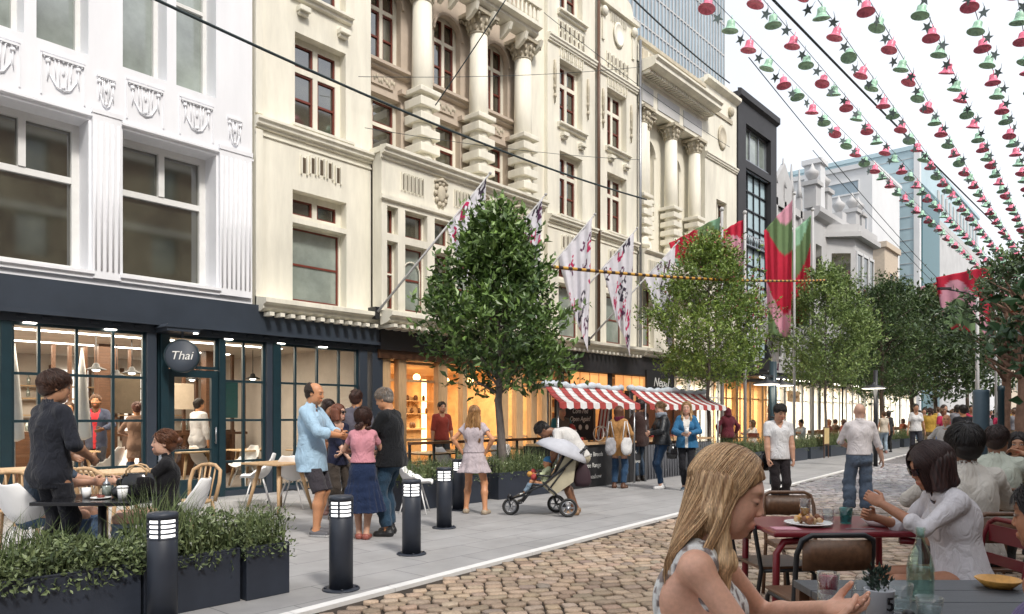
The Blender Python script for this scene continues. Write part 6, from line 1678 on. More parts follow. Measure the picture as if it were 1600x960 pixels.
def angled_flag(pxb, zb, pxt, pyt, nt, label, seed, length):
    b = np.array([fx(pxb, 12.2), 12.2, zb]); t = np.array([fx(pxt, nt), nt, fz(pxt, pyt, nt)])
    r = empty('flag', tuple(b), 0, label, 'flag', 'white lettered flags on slanting poles')
    d = t-b; L = np.linalg.norm(d); u = d/L
    q = MB(); q.tube([(0, 0, 0), tuple(d)], [.028, .018], 8); q.ball(tuple(d*1.005), .035, 8, 6); q.build('pole', MAT['pale_stone'], r)
    q = MB(); q.cbox((0, .12, -.02), (.12, .25, .25)); q.build('bracket', MAT['black_metal'], r)
    A = u*(L*.62); B = u*(L*.97)
    cloth_strip('banner', A, B, lambda s: length*(.42+.86*s), 90, 150, .06, r, flagcol(seed), seed, taper=.45)
for i, (pb, pt, py, L, lb) in enumerate(((590, 765, 272, 2.2, 'first white lettered flag, left of the nearest tree top'), (690, 852, 305, 2.3, 'second white lettered flag, behind the nearest tree top'),
        (780, 929, 336, 2.6, 'third white lettered flag, hanging clear right of the nearest tree'), (852, 995, 358, 2.6, 'fourth white lettered flag, clear between the two trees'),
        (920, 1060, 378, 2.5, 'fifth white lettered flag, half behind the second tree'), (1080, 1192, 432, 2.6, 'sixth white lettered flag, right of the second tree'), (1110, 1222, 440, 2.6, 'seventh white lettered flag, beside the tall red flag'))):
    angled_flag(pb, 3.62, pt, py, 10.45, lb, 60+i, L)
def tricol(seed):
    def f(u, v, s, t):
        a = math.sin(u*1.3+seed)+v*.55
        if a % 2.2 < 1.15: return (.50, .02, .05)
        if a % 2.2 < 1.6: return (.62, .30, .38) if seed % 2 else (.25, .45, .30)
        return (.14, .22, .10)
    return f
def pole_flag(px, n, ztop, w, drop, label, seed, slope=.9, dirn=-1, z_off=0):
    x = fx(px, n); r = empty('flagpole', (x, n, 0), 0, label, 'flagpole', 'tall poles with red and green banners')
    q = MB(); q.tube([(0, 0, 0), (0, 0, ztop)], [.055, .04], 10); q.lathe([(.12, 0), (.12, .04), (.06, .1)], (0, 0, 0), 12); q.ball((0, 0, ztop+.05), .07, 8, 6); q.build('pole', MAT['pale_stone'], r)
    zt = ztop-.15-z_off
    cloth_strip('banner', (-.25, w, zt-slope), (0, .06, zt), lambda s: drop*(.75+.25*s), 24, 40, .08, r, tricol(seed), seed, taper=.2)
pole_flag(1128, 9.6, fz(1128, 330, 9.6), 1.6, 1.0, 'slim pole with a green banner rising behind the second tree', 2, .6)
pole_flag(1164, 9.6, fz(1164, 335, 9.6), .9, 2.6, 'slim pole with a red and green banner in front of the black building', 1, .4)
pole_flag(1241, 9.6, fz(1241, 305, 9.6), 1.0, 5.0, 'tallest pole with a long red banner left of the third tree', 3, 1.0)
pole_flag(1270, 9.6, fz(1270, 330, 9.6), 1.0, 4.2, 'pole with a green and red banner just right of the tallest red banner', 4, .8)
pole_flag(1512, 8.0, 9.8, 2.6, 4.0, 'far pole with a pink and red banner over the crowd', 5, .6)
pole_flag(1556, 5.0, 8.0, 2.2, 3.0, 'far pole with a crimson banner right of the light pole', 7, .3)

# bells on wires ------------------------------------------------------
MAT['bell_red'] = mat('crimson tinsel', (.85, .17, .27), .35, noise=.35, scale=14, bump=.3)
MAT['bell_green'] = mat('green tinsel', (.34, .58, .42), .4, noise=.35, scale=14, bump=.3)
MAT['star'] = mat('dark tin star', (.16, .21, .21), .4, metal=.3)
MAT['bell_inner'] = mat('shadowed bell lining', (.10, .03, .03), .7)
def bell_mesh(m):
    q = MB(); q.lathe([(.0, .16), (.065, .16), (.085, .14), (.09, .05), (.105, .0), (.155, -.035), (.175, -.055), (.178, -.068), (.165, -.066), (.10, -.04), (.0, -.03)], seg=16, cap=False)
    q.tube([(0, 0, .16), (0, 0, .27)], .008, 5); q.v = [(a*1.03, b*1.03, c*1.0) for a, b, c in q.v]; o = q.build('hanging_bell', MAT[m]); 
    return o
def star_mesh():
    pts = []
    for i in range(10): a = math.pi/2+i*math.pi/5; rr = .125 if i % 2 == 0 else .050; pts.append((rr*math.cos(a), rr*math.sin(a)))
    q = MB(); q.prism(pts, -.008, .008, 'xz'); q.tube([(0, 0, .1), (-.05, 0, .2)], .005, 4); return q.build('star', MAT['star'])
b_r, b_g, st0 = bell_mesh('bell_red'), bell_mesh('bell_green'), star_mesh()
protos = {0: b_r, 1: b_g}; used = {0: False, 1: False, 's': False}
strings = [(1105, 10, 1770, 0), (1180, 5, 1760, 0), (1282, 25, 1748, 1), (1352, 10, 1745, 0), (1440, 20, 1733, 1), (1515, 8, 1718, 0), (1592, 28, 1702, 1)]
names = ['leftmost', 'second', 'third', 'fourth', 'fifth', 'sixth', 'rightmost']
cand = []; ZB = 10.0
for si, (px, py, vp, ph) in enumerate(strings):
    Y0 = (ZB-EYE)*FPX/(HOR-py); x0, y0 = Dp(px, Y0); dcam = Vector(((vp-800)/FPX, 1)); dx, dy = c2w(dcam.x, dcam.y); L = math.hypot(dx, dy); dx /= L; dy /= L
    ln = 95; r = empty('bell_wire', (x0, y0, 0), 0, names[si] + ' of the seven wires carrying bells over the street', 'wire', 'wires of bells over the street')
    q = MB(); pts = [(dx*t, dy*t, ZB+.28 - .12*math.sin((t % 30)/30*math.pi)) for t in np.arange(-6, ln, 2.5)]; q.tube(pts, .008, 4); q.build('wire', MAT['cable'], r)
    for k in range(-3, 88):
        t = k*1.08 + rng.uniform(-.1, .1); X = x0+dx*t; Y = y0+dy*t; dpt = DY*X+DX*Y
        cand.append((dpt, si, (k+ph) % 2, X, Y, ZB - .12*math.sin((t % 30)/30*math.pi) + rng.uniform(-.05, .05)))
cand = [c for c in cand if c[0] > 13.5]; cand.sort()
far = MB()
for i, (dp, si, c, X, Y, z) in enumerate(cand):
    if i < 290:
        if not used[c]: o = protos[c]; used[c] = True
        else: o = protos[c].copy(); COL.objects.link(o)
        o.location = (X, Y, z); o.rotation_euler = (rng.normal(0, .12), rng.normal(0, .14)+.22, math.atan2(-DY, DX) + rng.normal(0, .3))
        tag(o, f"{('crimson', 'green')[c]} bell hanging from the {names[si]} bell wire", 'bell', f"{('crimson', 'green')[c]} bells on the {names[si]} bell wire")
        s = st0 if not used['s'] else st0.copy()
        if used['s']: COL.objects.link(s)
        used['s'] = True; s.parent = o; s.location = (.27, 0, -.20); s.rotation_euler = (.35, .2, rng.uniform(-.6, .6))
    else:
        s_ = .86
        far.lathe([(.02, .2*s_), (.10*s_, .19*s_), (.115*s_, .06*s_), (.24*s_, -.075*s_), (.0, -.04)], (X, Y, z), 8, c, cap=False)
o = far.build('distant_bells', [MAT['bell_red'], MAT['bell_green']]); tag(o, 'mass of tiny crimson and green bells fading down the street', 'bells', None, 'stuff')

# cables ------------------------------------------------------
def cable(label, A, B, r_=.014, sag=.25, m='cable', name='overhead_cable', cat='cable', group=None, n=24):
    A = Vector(A); B = Vector(B); q = MB(); q.tube([tuple((B-A)*(t/n) + Vector((0, 0, -sag*4*(t/n)*(1-t/n)))) for t in range(n+1)], r_, 6)
    o = q.build(name, MAT[m] if isinstance(m, str) else m); o.location = A; tag(o, label, cat, group); return o
def cp(px, py, Y): x, y = Dp(px, Y); return (x, y, EYE + (HOR-py)*Y/FPX)
cable('thick dark tram cable crossing from the white facade down to the drainpipe', cp(150, -45, 9.5), cp(1010, 312, 21), .022, .25)
cable('teal overhead cable running among the bells towards the far end of the street', cp(1150, -60, 14), cp(1640, 430, 60), .03, .2)
cable('upper cable crossing the glass tower at the top of the picture', cp(960, -30, 16), cp(1140, 130, 26), .022, .1)
cable('thin cable sloping from the cream balconies to the column base', cp(790, 0, 15), cp(680, 165, 15.8), .012, .02)
cable('thin wire crossing below the pale far buildings', cp(1170, 90, 20), cp(1500, 470, 45), .014, .3)
cable('thin wire from the grey bay building towards the crowd', cp(1270, 235, 30), cp(1540, 520, 50), .014, .3)
for k, (a, b, c, d_) in enumerate(((570, 200, 1000, 250), (560, 120, 1000, 105), (850, 20, 1140, 230))):
    cable(['faint span wire across the columns', 'faint upper span wire across the columns', 'faint span wire across the cornice'][k], cp(a, b, 15), cp(c, d_, 20), .006, .1)
m_rope, nt, b_ = new_mat('yellow and black rope'); tcn = nt.nodes.new('ShaderNodeTexCoord'); wv = nt.nodes.new('ShaderNodeTexWave'); wv.inputs['Scale'].default_value = 1.1; wv.bands_direction = 'X'
rp = nt.nodes.new('ShaderNodeValToRGB'); rp.color_ramp.interpolation = 'CONSTANT'; rp.color_ramp.elements[0].color = (.03, .01, .01, 1); rp.color_ramp.elements[1].color = (.55, .30, .04, 1); rp.color_ramp.elements[1].position = .45
nt.links.new(tcn.outputs['Object'], wv.inputs['Vector']); nt.links.new(wv.outputs['Fac'], rp.inputs[0]); nt.links.new(rp.outputs[0], b_.inputs['Base Color'])
cable('yellow and black twisted rope strung between the trees', cp(860, 417, 14), cp(1290, 438, 24), .035, .12, m_rope, 'rope', 'rope', None, 60)

# poles ------------------------------------------------------
x, y = Dp(1533, 8.5); r = empty('steel_post', (x, y, 0), 0, 'thick blue grey cylindrical post behind the dark haired diners', 'post')
q = MB(); q.lathe([(.085, 0), (.085, 1.72), (.08, 1.75), (0, 1.75)], seg=28); q.build('post', mat('blue grey paint', (.06, .10, .13), .4), r)
x, y = Dp(1564, 12); r = empty('slim_post', (x, y, 0), 0, 'slim dark post right of the thick blue grey post', 'post')
q = MB(); q.lathe([(.05, 0), (.05, 1.85), (.055, 1.86), (.055, 1.93), (0, 1.95)], seg=20); q.build('post', MAT['teal'], r)
x, y = Dp(1527, 30); r = empty('light_pole', (x, y, 0), 0, 'tall pale light pole with an arm standing over the crowd', 'street lamp')
q = MB(); q.tube([(0, 0, 0), (0, 0, 6.3)], [.09, .06], 10); q.build('pole', MAT['pale_stone'], r)
q = MB(); q.tube([(0, 0, 6.2), (-.3, .3, 6.45), (-.9, .9, 6.6)], .035, 6); q.cbox((-1.0, 1.0, 6.62), (.5, .2, .08), rz=R(135)); q.build('lamp_arm', MAT['charcoal'], r)
x, y = Dp(1208, 15.6); r = empty('canopy_post', (x, y, 0), 0, 'dark teal lamp post directly behind the man in the white t-shirt', 'street lamp')
q = MB(); q.tube([(0, 0, 0), (0, 0, 2.6)], .075, 12); q.build('post', MAT['teal'], r)
q = MB(); q.bar((-.6, 0, 2.28), (.7, 0, 2.28), .05); q.build('lamp_arm', MAT['black_metal'], r)
for s in (-.35, .45): q = MB(); q.lathe([(.03, 2.26), (.05, 2.2), (.28, 2.12), (.28, 2.1)], (s, 0, 0), 16, cap=False); q.build('lamp_shade', MAT['black_metal'], r); q = MB(); q.lathe([(0, 2.115), (.25, 2.11), (.25, 2.10), (0, 2.10)], (s, 0, 0), 16, cap=False); q.build('lamp', MAT['lamp'], r)
x, y = Dp(1368, 21); r = empty('far_lamp_post', (x, y, 0), 0, 'dark lamp post behind the bald man in the white shirt', 'street lamp')
q = MB(); q.tube([(0, 0, 0), (0, 0, 2.75)], .06, 12); q.build('post', MAT['black_metal'], r)
q = MB(); q.lathe([(.03, 2.4), (.05, 2.34), (.34, 2.24), (.34, 2.22)], (-.2, 0, 0), 16, cap=False); q.build('lamp_shade', MAT['black_metal'], r); q = MB(); q.lathe([(0, 2.235), (.3, 2.23), (.3, 2.22), (0, 2.22)], (-.2, 0, 0), 16, cap=False); q.build('lamp', MAT['lamp'], r)
# ------------------------------------------------------------------ furniture and small things
RA = math.atan2(-DY, DX)            # world angle of "to the viewer's right"
def cw(px, Y): return Dp(px, Y)
def shell_mesh():
    """one moulded seat: pan and back in a single curved sheet"""
    q = MB(); nu, nv = 13, 15; vs = []
    for j in range(nv):
        t = j/(nv-1)
        for i in range(nu):
            u = -1 + 2*i/(nu-1)
            w = np.interp(t, [0, .15, .5, .65, .85, 1], [.17, .225, .235, .235, .20, .10]); x = np.interp(t, [0, .1, .5, .62, .8, 1], [.26, .24, -.08, -.19, -.25, -.30]); z = np.interp(t, [0, .1, .5, .62, .8, 1], [.425, .45, .42, .50, .66, .83])
            cup = (.045 if t < .55 else .02)*u*u; fw = (.06 if t > .45 else 0)*u*u*(1.6 if .5 < t < .8 else 1)
            vs.append((x + fw, u*w, z + cup + (.09*u*u if .3 < t < .68 else 0)))
    q.add(vs, [(j*nu+i, j*nu+i+1, (j+1)*nu+i+1, (j+1)*nu+i) for j in range(nv-1) for i in range(nu-1)], 0, True)
    return q
def shell_chair():
    r = empty('shell_chair'); o = shell_mesh().build('shell', MAT['white_plastic'], r); m = o.modifiers.new('s', 'SOLIDIFY'); m.thickness = .012; m = o.modifiers.new('u', 'SUBSURF'); m.levels = m.render_levels = 1
    for sx in (1, -1):
        for sy in (1, -1): q = MB(); q.tube([(sx*.09, sy*.08, .42), (sx*.20, sy*.22, 0)], [.014, .009], 6); q.build('leg', MAT['white_plastic'], r)
    q = MB(); q.tube([(.13, .13, .28), (-.13, -.13, .28)], .005, 5); q.tube([(.13, -.13, .28), (-.13, .13, .28)], .005, 5); q.build('cross_brace', MAT['black_metal'], r)
    return r
sc0 = shell_chair(); first = True
SH = [(402, 12.0, 2.6, 'white shell chair nearest the cafe door, beside the pale timber table'), (458, 11.6, .7, 'white shell chair behind the man in the light blue shirt'), (648, 11.0, RA, 'white shell chair showing behind the man in the black t-shirt'),
      (318, 14.6, .2, 'white shell chair seen through the glass of the cafe door'), (383, 14.4, 3.4, 'white shell chair inside the cafe right of the door'), (170, 13.9, 2.2, 'white shell chair inside the left cafe window'), (205, 14.2, 4, 'white shell chair inside the cafe behind the seated woman'),
      (120, 15.0, 1, 'white shell chair deep inside the left cafe window'), (470, 15.3, 1.2, 'white shell chair inside the right hand cafe window')]
for (px, Y, rz, lb) in SH:
    o = sc0 if first else copy_tree(sc0); first = False; x, y = cw(px, Y); o.location = (x, y, .03 if y > FY else 0); o.rotation_euler = (0, 0, rz); tag(o, lb, 'chair', 'white shell chairs of the cafe')
# the chair the hidden sitter uses, close to the planter
x, y = cw(48, 6.9); o = copy_tree(sc0, (x, y, 0), RA+1.4); tag(o, 'white shell chair at the black table, behind the standing man in black', 'chair', 'white shell chairs of the cafe')
x, y = cw(283, 7.3); o = copy_tree(sc0, (x, y, 0), RA+math.pi); tag(o, 'white shell chair under the seated woman in the black blazer', 'chair', 'white shell chairs of the cafe')

def timber_table(w=.8, d=.8, h=.74, rnd=False):
    r = empty('timber_table'); q = MB()
    if rnd: q.lathe([(w/2-.02, h-.03), (w/2, h-.015), (w/2-.01, h), (0, h)], seg=32)
    else: q.box(-w/2, w/2, -d/2, d/2, h-.03, h)
    q.build('tabletop', MAT['timber'], r, bevel=.006 if not rnd else 0)
    for sx in (1, -1):
        for sy in (1, -1): q = MB(); q.tube([(sx*(w/2-.20), sy*(d/2-.20), h-.03), (sx*(w/2-.06), sy*(d/2-.06), 0)], [.035, .02], 8); q.build('leg', MAT['timber'], r)
    return r
tt = timber_table(); first = True
for (px, Y, rz, lb) in ((437, 11.3, .2, 'pale timber table with splayed legs beside the man in the light blue shirt'), (196, 9.6, .1, 'pale timber table between the black table and the cafe windows'), (300, 14.3, 0, 'pale timber table just inside the cafe door'),
                        (110, 14.2, 0, 'pale timber table inside the left cafe window'), (395, 15.0, 0, 'pale timber table inside the cafe right of the door'), (490, 15.0, 0, 'pale timber table inside the right hand cafe window'), (50, 10.0, .1, 'pale timber table outside, at the far left of the terrace')):
    o = tt if first else copy_tree(tt); first = False; x, y = cw(px, Y); o.location = (x, y, .03 if y > FY else 0); o.rotation_euler = (0, 0, rz); tag(o, lb, 'table', 'pale timber tables of the cafe')
def bentwood(label, loc, rz, group, m='timber'):
    r = empty('bentwood_chair', loc, rz, label, 'chair', group)
    q = MB(); q.lathe([(.20, .43), (.22, .44), (.22, .465), (.0, .47)], seg=24); q.build('seat', MAT[m], r)
    for sx, sy in ((.16, .15), (.16, -.15)): q = MB(); q.tube([(sx, sy, .44), (sx+.03, sy*1.2, 0)], [.02, .016], 8); q.build('leg', MAT[m], r)
    for sy in (1, -1): q = MB(); q.tube([(-.15, sy*.16, .44), (-.20, sy*.18, 0)], [.02, .016], 8); q.build('leg', MAT[m], r)
    q = MB(); q.tube([(-.16, .19, .44), (-.20, .22, .66), (-.24, .20, .80), (-.27, .10, .86), (-.275, 0, .87), (-.27, -.10, .86), (-.24, -.20, .80), (-.20, -.22, .66), (-.16, -.19, .44)], .022, 8); q.build('back_hoop', MAT[m], r)
    for sy in (-.10, -.033, .033, .10): q = MB(); q.tube([(-.17, sy, .46), (-.27, sy*1.1, .85)], .010, 6); q.build('spindle', MAT[m], r)
    return r
BW = 'curved back timber chairs on the cafe terrace'
for (px, Y, a, lb) in ((165, 8.4, -.3, 'curved back timber chair behind the handbag on the black table'), (24, 7.9, .4, 'curved back timber chair at the far left edge behind the standing man'), (300, 8.6, 2.8, 'curved back timber chair behind the seated woman in the blazer')):
    x, y = cw(px, Y); bentwood(lb, (x, y, 0), RA + math.pi/2 + a, BW)
# black cafe table and what stands on it
TX, TY_ = cw(160, 6.45); TZ = .73
r = empty('cafe_table', (TX, TY_, 0), RA, 'square black cafe table between the standing man and the seated woman', 'table')
q = MB(); q.box(-.42, .42, -.34, .34, TZ-.03, TZ); q.build('tabletop', MAT['glossblack'], r, bevel=.004)
q = MB(); q.tube([(0, 0, .02), (0, 0, TZ-.03)], .035, 12); q.build('pedestal', MAT['black_metal'], r)
q = MB(); q.box(-.25, .25, -.03, .03, 0, .03); q.box(-.03, .03, -.25, -.031, 0, .029); q.box(-.03, .03, .031, .25, 0, .029); q.build('foot', MAT['black_metal'], r)
def ct(dx, dy, z=TZ): v = Matrix.Rotation(RA, 3, 'Z') @ Vector((dx, dy, 0)); return (TX+v.x, TY_+v.y, z)
r = empty('handbag', ct(.24, .14), RA+.2, 'black leather handbag with curved wooden handles on the black table', 'handbag')
q = MB(); q.lathe([(.0, 0), (.13, .0), (.15, .03), (.15, .14), (.12, .20), (.10, .21)], seg=20, squash=(1, .5)); q.build('body', MAT['glossblack'], r)
for s in (.05, -.05): q = MB(); q.tube([(-.08, s, .19), (-.085, s, .10+.13), (-.05, s*1.3, .27), (0, s*1.4, .285), (.05, s*1.3, .27), (.085, s, .23), (.08, s, .19)], .009, 8); q.build('handle', MAT['timber'], r)
def cup(label, loc, r0=.033, r1=.043, h=.105, m='white_ceramic', lid=True, name='paper_cup', cat='cup'):
    r = empty(name, loc, 0, label, cat); q = MB(); q.lathe([(r0, 0), (r1, h), (r1-.003, h), (r0-.003, .006), (0, .006)], seg=20); q.build('cup_body', MAT[m], r)
    if lid: q = MB(); q.lathe([(r1+.003, h-.004), (r1+.003, h+.006), (r1-.006, h+.014), (0, h+.014)], seg=20); q.build('lid', MAT['white_plastic'], r)
    return r
cup('white paper coffee cup held by the seated woman in the blazer', ct(.24, -.12))
cup('white cup beside the hidden sitters hand', ct(-.14, .0), .03, .038, .09, lid=False)
r = empty('sugar_dispenser', ct(-.03, .12), 0, 'glass sugar dispenser with a metal spout on the black table', 'sugar dispenser'); q = MB(); q.lathe([(.035, 0), (.037, .09), (.03, .10), (0, .10)], seg=16); q.build('jar', MAT['pane_pale'], r); q = MB(); q.lathe([(.032, .10), (.032, .12), (.012, .14), (.008, .17), (0, .17)], seg=16); q.build('lid', MAT['steel'], r)
r = empty('teapot', ct(.08, .10), 0, 'small dark teapot beside the handbag', 'teapot'); q = MB(); q.lathe([(.03, 0), (.055, .03), (.055, .06), (.03, .09), (0, .10)], seg=20); q.build('pot', MAT['black_metal'], r); q = MB(); q.tube([(.05, 0, .04), (.08, 0, .06), (.095, 0, .09)], [.012, .008, .006], 8); q.build('spout', MAT['black_metal'], r)
r = empty('cake_plate', ct(.02, -.06), 0, 'small white plate with a red topped cake on the black table', 'plate'); q = MB(); q.lathe([(.04, 0), (.085, .012), (.083, .015), (.0, .006)], seg=24); q.build('plate', MAT['white_ceramic'], r); q = MB(); q.lathe([(.03, .008), (.03, .03), (0, .035)], seg=12); q.build('cake', MAT['red_frame'], r)

# ---- dining set in front of the timber shop and beyond the stall
def simple_chair(label, loc, rz, group, m='black_metal', sm='darkwood'):
    r = empty('terrace_chair', loc, rz, label, 'chair', group)
    q = MB(); q.box(-.2, .2, -.2, .2, .43, .46); q.build('seat', MAT[sm], r, bevel=.01)
    for sx in (.18, -.18):
        for sy in (.18, -.18): q = MB(); q.tube([(sx, sy, .44), (sx*1.1, sy*1.1, 0)], .014, 6); q.build('leg', MAT[m], r)
    q = MB(); q.tube([(-.18, .18, .44), (-.25, .18, .85)], .014, 6); q.tube([(-.18, -.18, .44), (-.25, -.18, .85)], .014, 6); q.box(-.26, -.235, -.2, .2, .68, .86); q.build('backrest', MAT[sm], r); return r
def simple_table(label, loc, rz, group, m='darkwood', w=.7):
    r = empty('terrace_table', loc, rz, label, 'table', group); q = MB(); q.box(-w/2, w/2, -w/2, w/2, .71, .74); q.build('tabletop', MAT[m], r, bevel=.005)
    q = MB(); q.tube([(0, 0, 0), (0, 0, .71)], .03, 8); q.lathe([(.22, 0), (.22, .015), (.03, .04)], seg=16); q.build('pedestal', MAT['black_metal'], r); return r
k = 0
for px, cl in ((1165, 'beside the hooded woman'), (1222, 'behind the white t-shirt man'), (1262, 'left of the menu board'), (1296, 'under the third tree'), (1332, 'left of the bald man'), (1400, 'beyond the distant couple')):
    x, y = at(px, 10.2); simple_table(f'dark terrace table {cl}', (x, y, 0), 0, 'dark tables on the far terraces')
    for s in (1, -1): simple_chair(f"dark chair on the {'far' if s > 0 else 'near'} side of the terrace table {cl}", (x+s*.62, y+.1, 0), math.pi if s > 0 else 0, 'dark chairs on the far terraces', sm='red_frame' if px < 1200 else 'darkwood')
for px, n, lb in ((672, 10.6, 'left of the woman with hands on hips'), (735, 10.7, 'behind the woman with hands on hips'), (815, 10.7, 'behind the nearest tree')):
    x, y = at(px, n); simple_table(f'dark table on the timber shop terrace {lb}', (x, y, 0), 0, 'tables on the timber shop terrace', 'darkwood', .9)
    for s in (1, -1):
        o = copy_tree(sc0, (x+s*.75, y-.1, 0), math.pi if s > 0 else 0); tag(o, f"white chair {'right' if s > 0 else 'left'} of the terrace table {lb}", 'chair', 'white chairs on the timber shop terrace')
r = empty('terrace_rail', (fx(640, 10.0), 10.0, 0), 0, 'long timber topped rail in front of the timber shop window', 'railing')
w = fx(862, 10.0)-fx(640, 10.0); q = MB(); q.box(0, w, -.06, .06, .93, .98); q.build('top_rail', MAT['darkwood'], r)
for i in range(8): q = MB(); q.box(i*w/7-.02, i*w/7+.02, -.02, .02, 0, .93); q.build('post', MAT['black_metal'], r)

# ------------------------------------------------------------------ market stall
MAT['stripe_red'] = mat('red awning canvas', (.36, .05, .045), .8, noise=.15, bump=.1); MAT['stripe_white'] = mat('white awning canvas', (.70, .70, .70), .8, noise=.08, bump=.1)
MAT['sheet_blue'] = mat('pale blue grey tarpaulin', (.50, .56, .62), .6, noise=.15, scale=5, bump=.3)
sx0, sx1, sn = fx(862, 8.6), fx(1113, 8.6), 8.6
r = empty('market_stall', (sx0, sn, 0), 0, 'market stall with a red and white striped awning and black painted counter', 'market stall'); org = (sx0, sn, 0); SL = sx1-sx0
q = MB(); q.box(0, SL*.52, 0, .03, 0, .86); q.box(0, .03, .031, .7, 0, .86); q.build('counter_front', MAT['board_black'], r)
q = MB(); q.box(SL*.525, SL, .02, .05, 0, .80); 
for i in range(26): q.tube([(SL*.53+i*SL*.018, .012, .02), (SL*.53+i*SL*.018, .012, .79)], .018, 5)
q.build('counter_drape', mat('grey cloth drape', (.10, .105, .12), .9, bump=.2), r)
q = MB(); q.box(-.03, SL+.03, -.05, .62, .862, .90); q.build('counter_top', MAT['timber'], r)
for i, (s, z, sz) in enumerate((('Native Breeds', .66, .13), ('Free Range', .44, .13), ('@pwashow', .21, .13))): text('lettering', s, sz, MAT['sign_white'], r, (SL*.20, -.004, z), (R(90), 0, 0), .002)
q = MB(); q.lathe([(.06, -.003), (.085, -.003), (.085, .003), (.06, .003)], (.16, -.004, .44), 20, mat3=Matrix.Rotation(R(90), 3, 'X')); q.box(.13, .20, -.007, -.001, .18, .25); q.build('painted_marks', MAT['sign_white'], r)
text('lettering', 'Co', .13, MAT['sign_white'], r, (SL*.44, -.004, .66), (R(90), 0, 0), .002); text('lettering', 'Chops', .11, MAT['sign_white'], r, (SL*.45, -.004, .44), (R(90), 0, 0), .002)
pz = 1.72
for x in (0.0, SL*.40, SL*.47, SL*.78, SL):
    for y in (-.15, .80): q = MB(); q.tube([(x + (.9 if y > 0 else 0), y, 0), (x + (.9 if y > 0 else 0), y, pz if y < 0 else 2.05)], .022, 8); q.build('post', MAT['steel'], r)
for k, (a, b) in enumerate(((-.15, SL*.40), (SL*.46, SL+.15))):
    q = MB(); n = int((b-a)/.21); w = (b-a)/n
    for i in range(n):
        xa, xb = a+i*w, a+(i+1)*w; m = i % 2; prev = None
        for j in range(7):
            t = j/6; y = -.30 + t*1.10; z = 1.70 + .36*t - .04*math.sin(t*math.pi); so = .95*t
            if prev: q.add([(xa+prev[2], prev[0], prev[1]), (xb+prev[2], prev[0], prev[1]), (xb+so, y, z), (xa+so, y, z)], [(0, 1, 2, 3)], m, True)
            prev = (y, z, so)
        q.add([(xa, -.30, 1.70), (xb, -.30, 1.70), (xb, -.31, 1.60), ((xa+xb)/2, -.31, 1.575), (xa, -.31, 1.60)], [(4, 3, 2, 1, 0)], m)
    o = q.build('awning', [MAT['stripe_red'], MAT['stripe_white']], r); o.modifiers.new('s', 'SOLIDIFY').thickness = .006
    q = MB(); pts = [(a+.90 + (b-a+.1)*t, .80 + .03*math.sin(t*20), 2.09 + .025*math.sin(t*13+k)) for t in np.linspace(0, 1, 26)]; q.tube(pts, [.07+.022*math.sin(i*2.3) for i in range(26)], 10); q.build('rolled_sheet', MAT['sheet_blue'], r)
q = MB(); q.box(1.22, 2.60, .85, .88, .9, 1.86); q.build('chalkboard', MAT['board_black'], r)
for s, z, x in (('Native Breeds', 1.72, 1.9), ('Corn Fed', 1.55, 2.1), ('Open Again!', 1.38, 2.1)): text('lettering', s, .15, MAT['sign_white'], r, (x, .845, z), (R(90), 0, 0), .002, italic=.2)
q = MB()
for x in (1.85, 2.10, 2.35): q.lathe([(.035, -.003), (.06, -.003), (.06, .003), (.035, .003)], (x, .845, 1.20), 12, mat3=Matrix.Rotation(R(90), 3, 'X'))
q.build('chalk_icons', MAT['sign_white'], r)
q = MB()
for i in range(6): q.add([(2.65+i*.07, .82, .9), (2.72+i*.07, .82, .9), (2.75+i*.07, .70, 1.8), (2.68+i*.07, .70, 1.8)], [(0, 1, 2, 3)], i % 2)
q.build('side_curtain', [MAT['stripe_red'], MAT['stripe_white']], r)
q = MB(); q.box(SL*.66, SL+.8, .84, .88, .3, 1.85); q.build('back_sheet', mat('peach back sheet', (.55, .28, .16), .8), r)
q = MB()
for i in range(9): q.ball((.35+i*.28, -.2+.02*math.sin(i), 1.66), .028, 8, 6)
q.build('string_bulb', MAT['lamp'], r)
pcols = [('red', (.35, .03, .03)), ('brown', (.18, .07, .03)), ('pink', (.5, .18, .15)), ('amber', (.5, .25, .05)), ('green', (.08, .18, .04))]
for cn, c in pcols: MAT['p_'+cn] = mat(cn + ' produce', c, .4, noise=.35, scale=20)
k = 0
for i in range(13):
    cn = pcols[[0, 2, 0, 1, 3, 0, 2, 1, 0, 4, 2, 1, 3][i]][0]; x = .25+i*(SL-.5)/13; y = .22 + .28*(i % 2); 
    r2 = empty('produce_tray', (sx0+x, sn+y, .902), rng.uniform(-.2, .2), f'{cn} food heaped in a tray on the market stall counter', 'tray', f'trays of {cn} food on the stall')
    q = MB(); q.box(-.13, .13, -.11, .11, 0, .01); q.box(-.13, .13, -.11, -.10, .01, .05); q.box(-.13, .13, .10, .11, .01, .05); q.box(-.13, -.12, -.10, .10, .01, .05); q.box(.12, .13, -.10, .10, .01, .05); q.build('tray', MAT['black_metal'] if i % 2 else MAT['timber'], r2)
    q = MB()
    for j in range(10): q.ball((rng.uniform(-.09, .09), rng.uniform(-.07, .07), .04+rng.uniform(0, .05)), (.035, .03, .028), 8, 5)
    q.build('food', MAT['p_'+cn], r2)
r2 = empty('ring_stand', (fx(938, 8.85), 8.85, .902), 0, 'pair of standing white rings displayed on the stall counter', 'display stand')
for s in (-.06, .08): q = MB(); q.tube([(s+.0, .13*math.cos(a), .17+.15*math.sin(a)) for a in np.linspace(0, 6.283, 25)[:-1]], .012, 6, closed=True); q.build('ring', MAT['white_ceramic'], r2)
r2 = empty('teddy_bundle', (fx(893, 9.0), 9.0, .902), 0, 'red and white knitted hat on a grey bundle at the left of the counter', 'bundle')
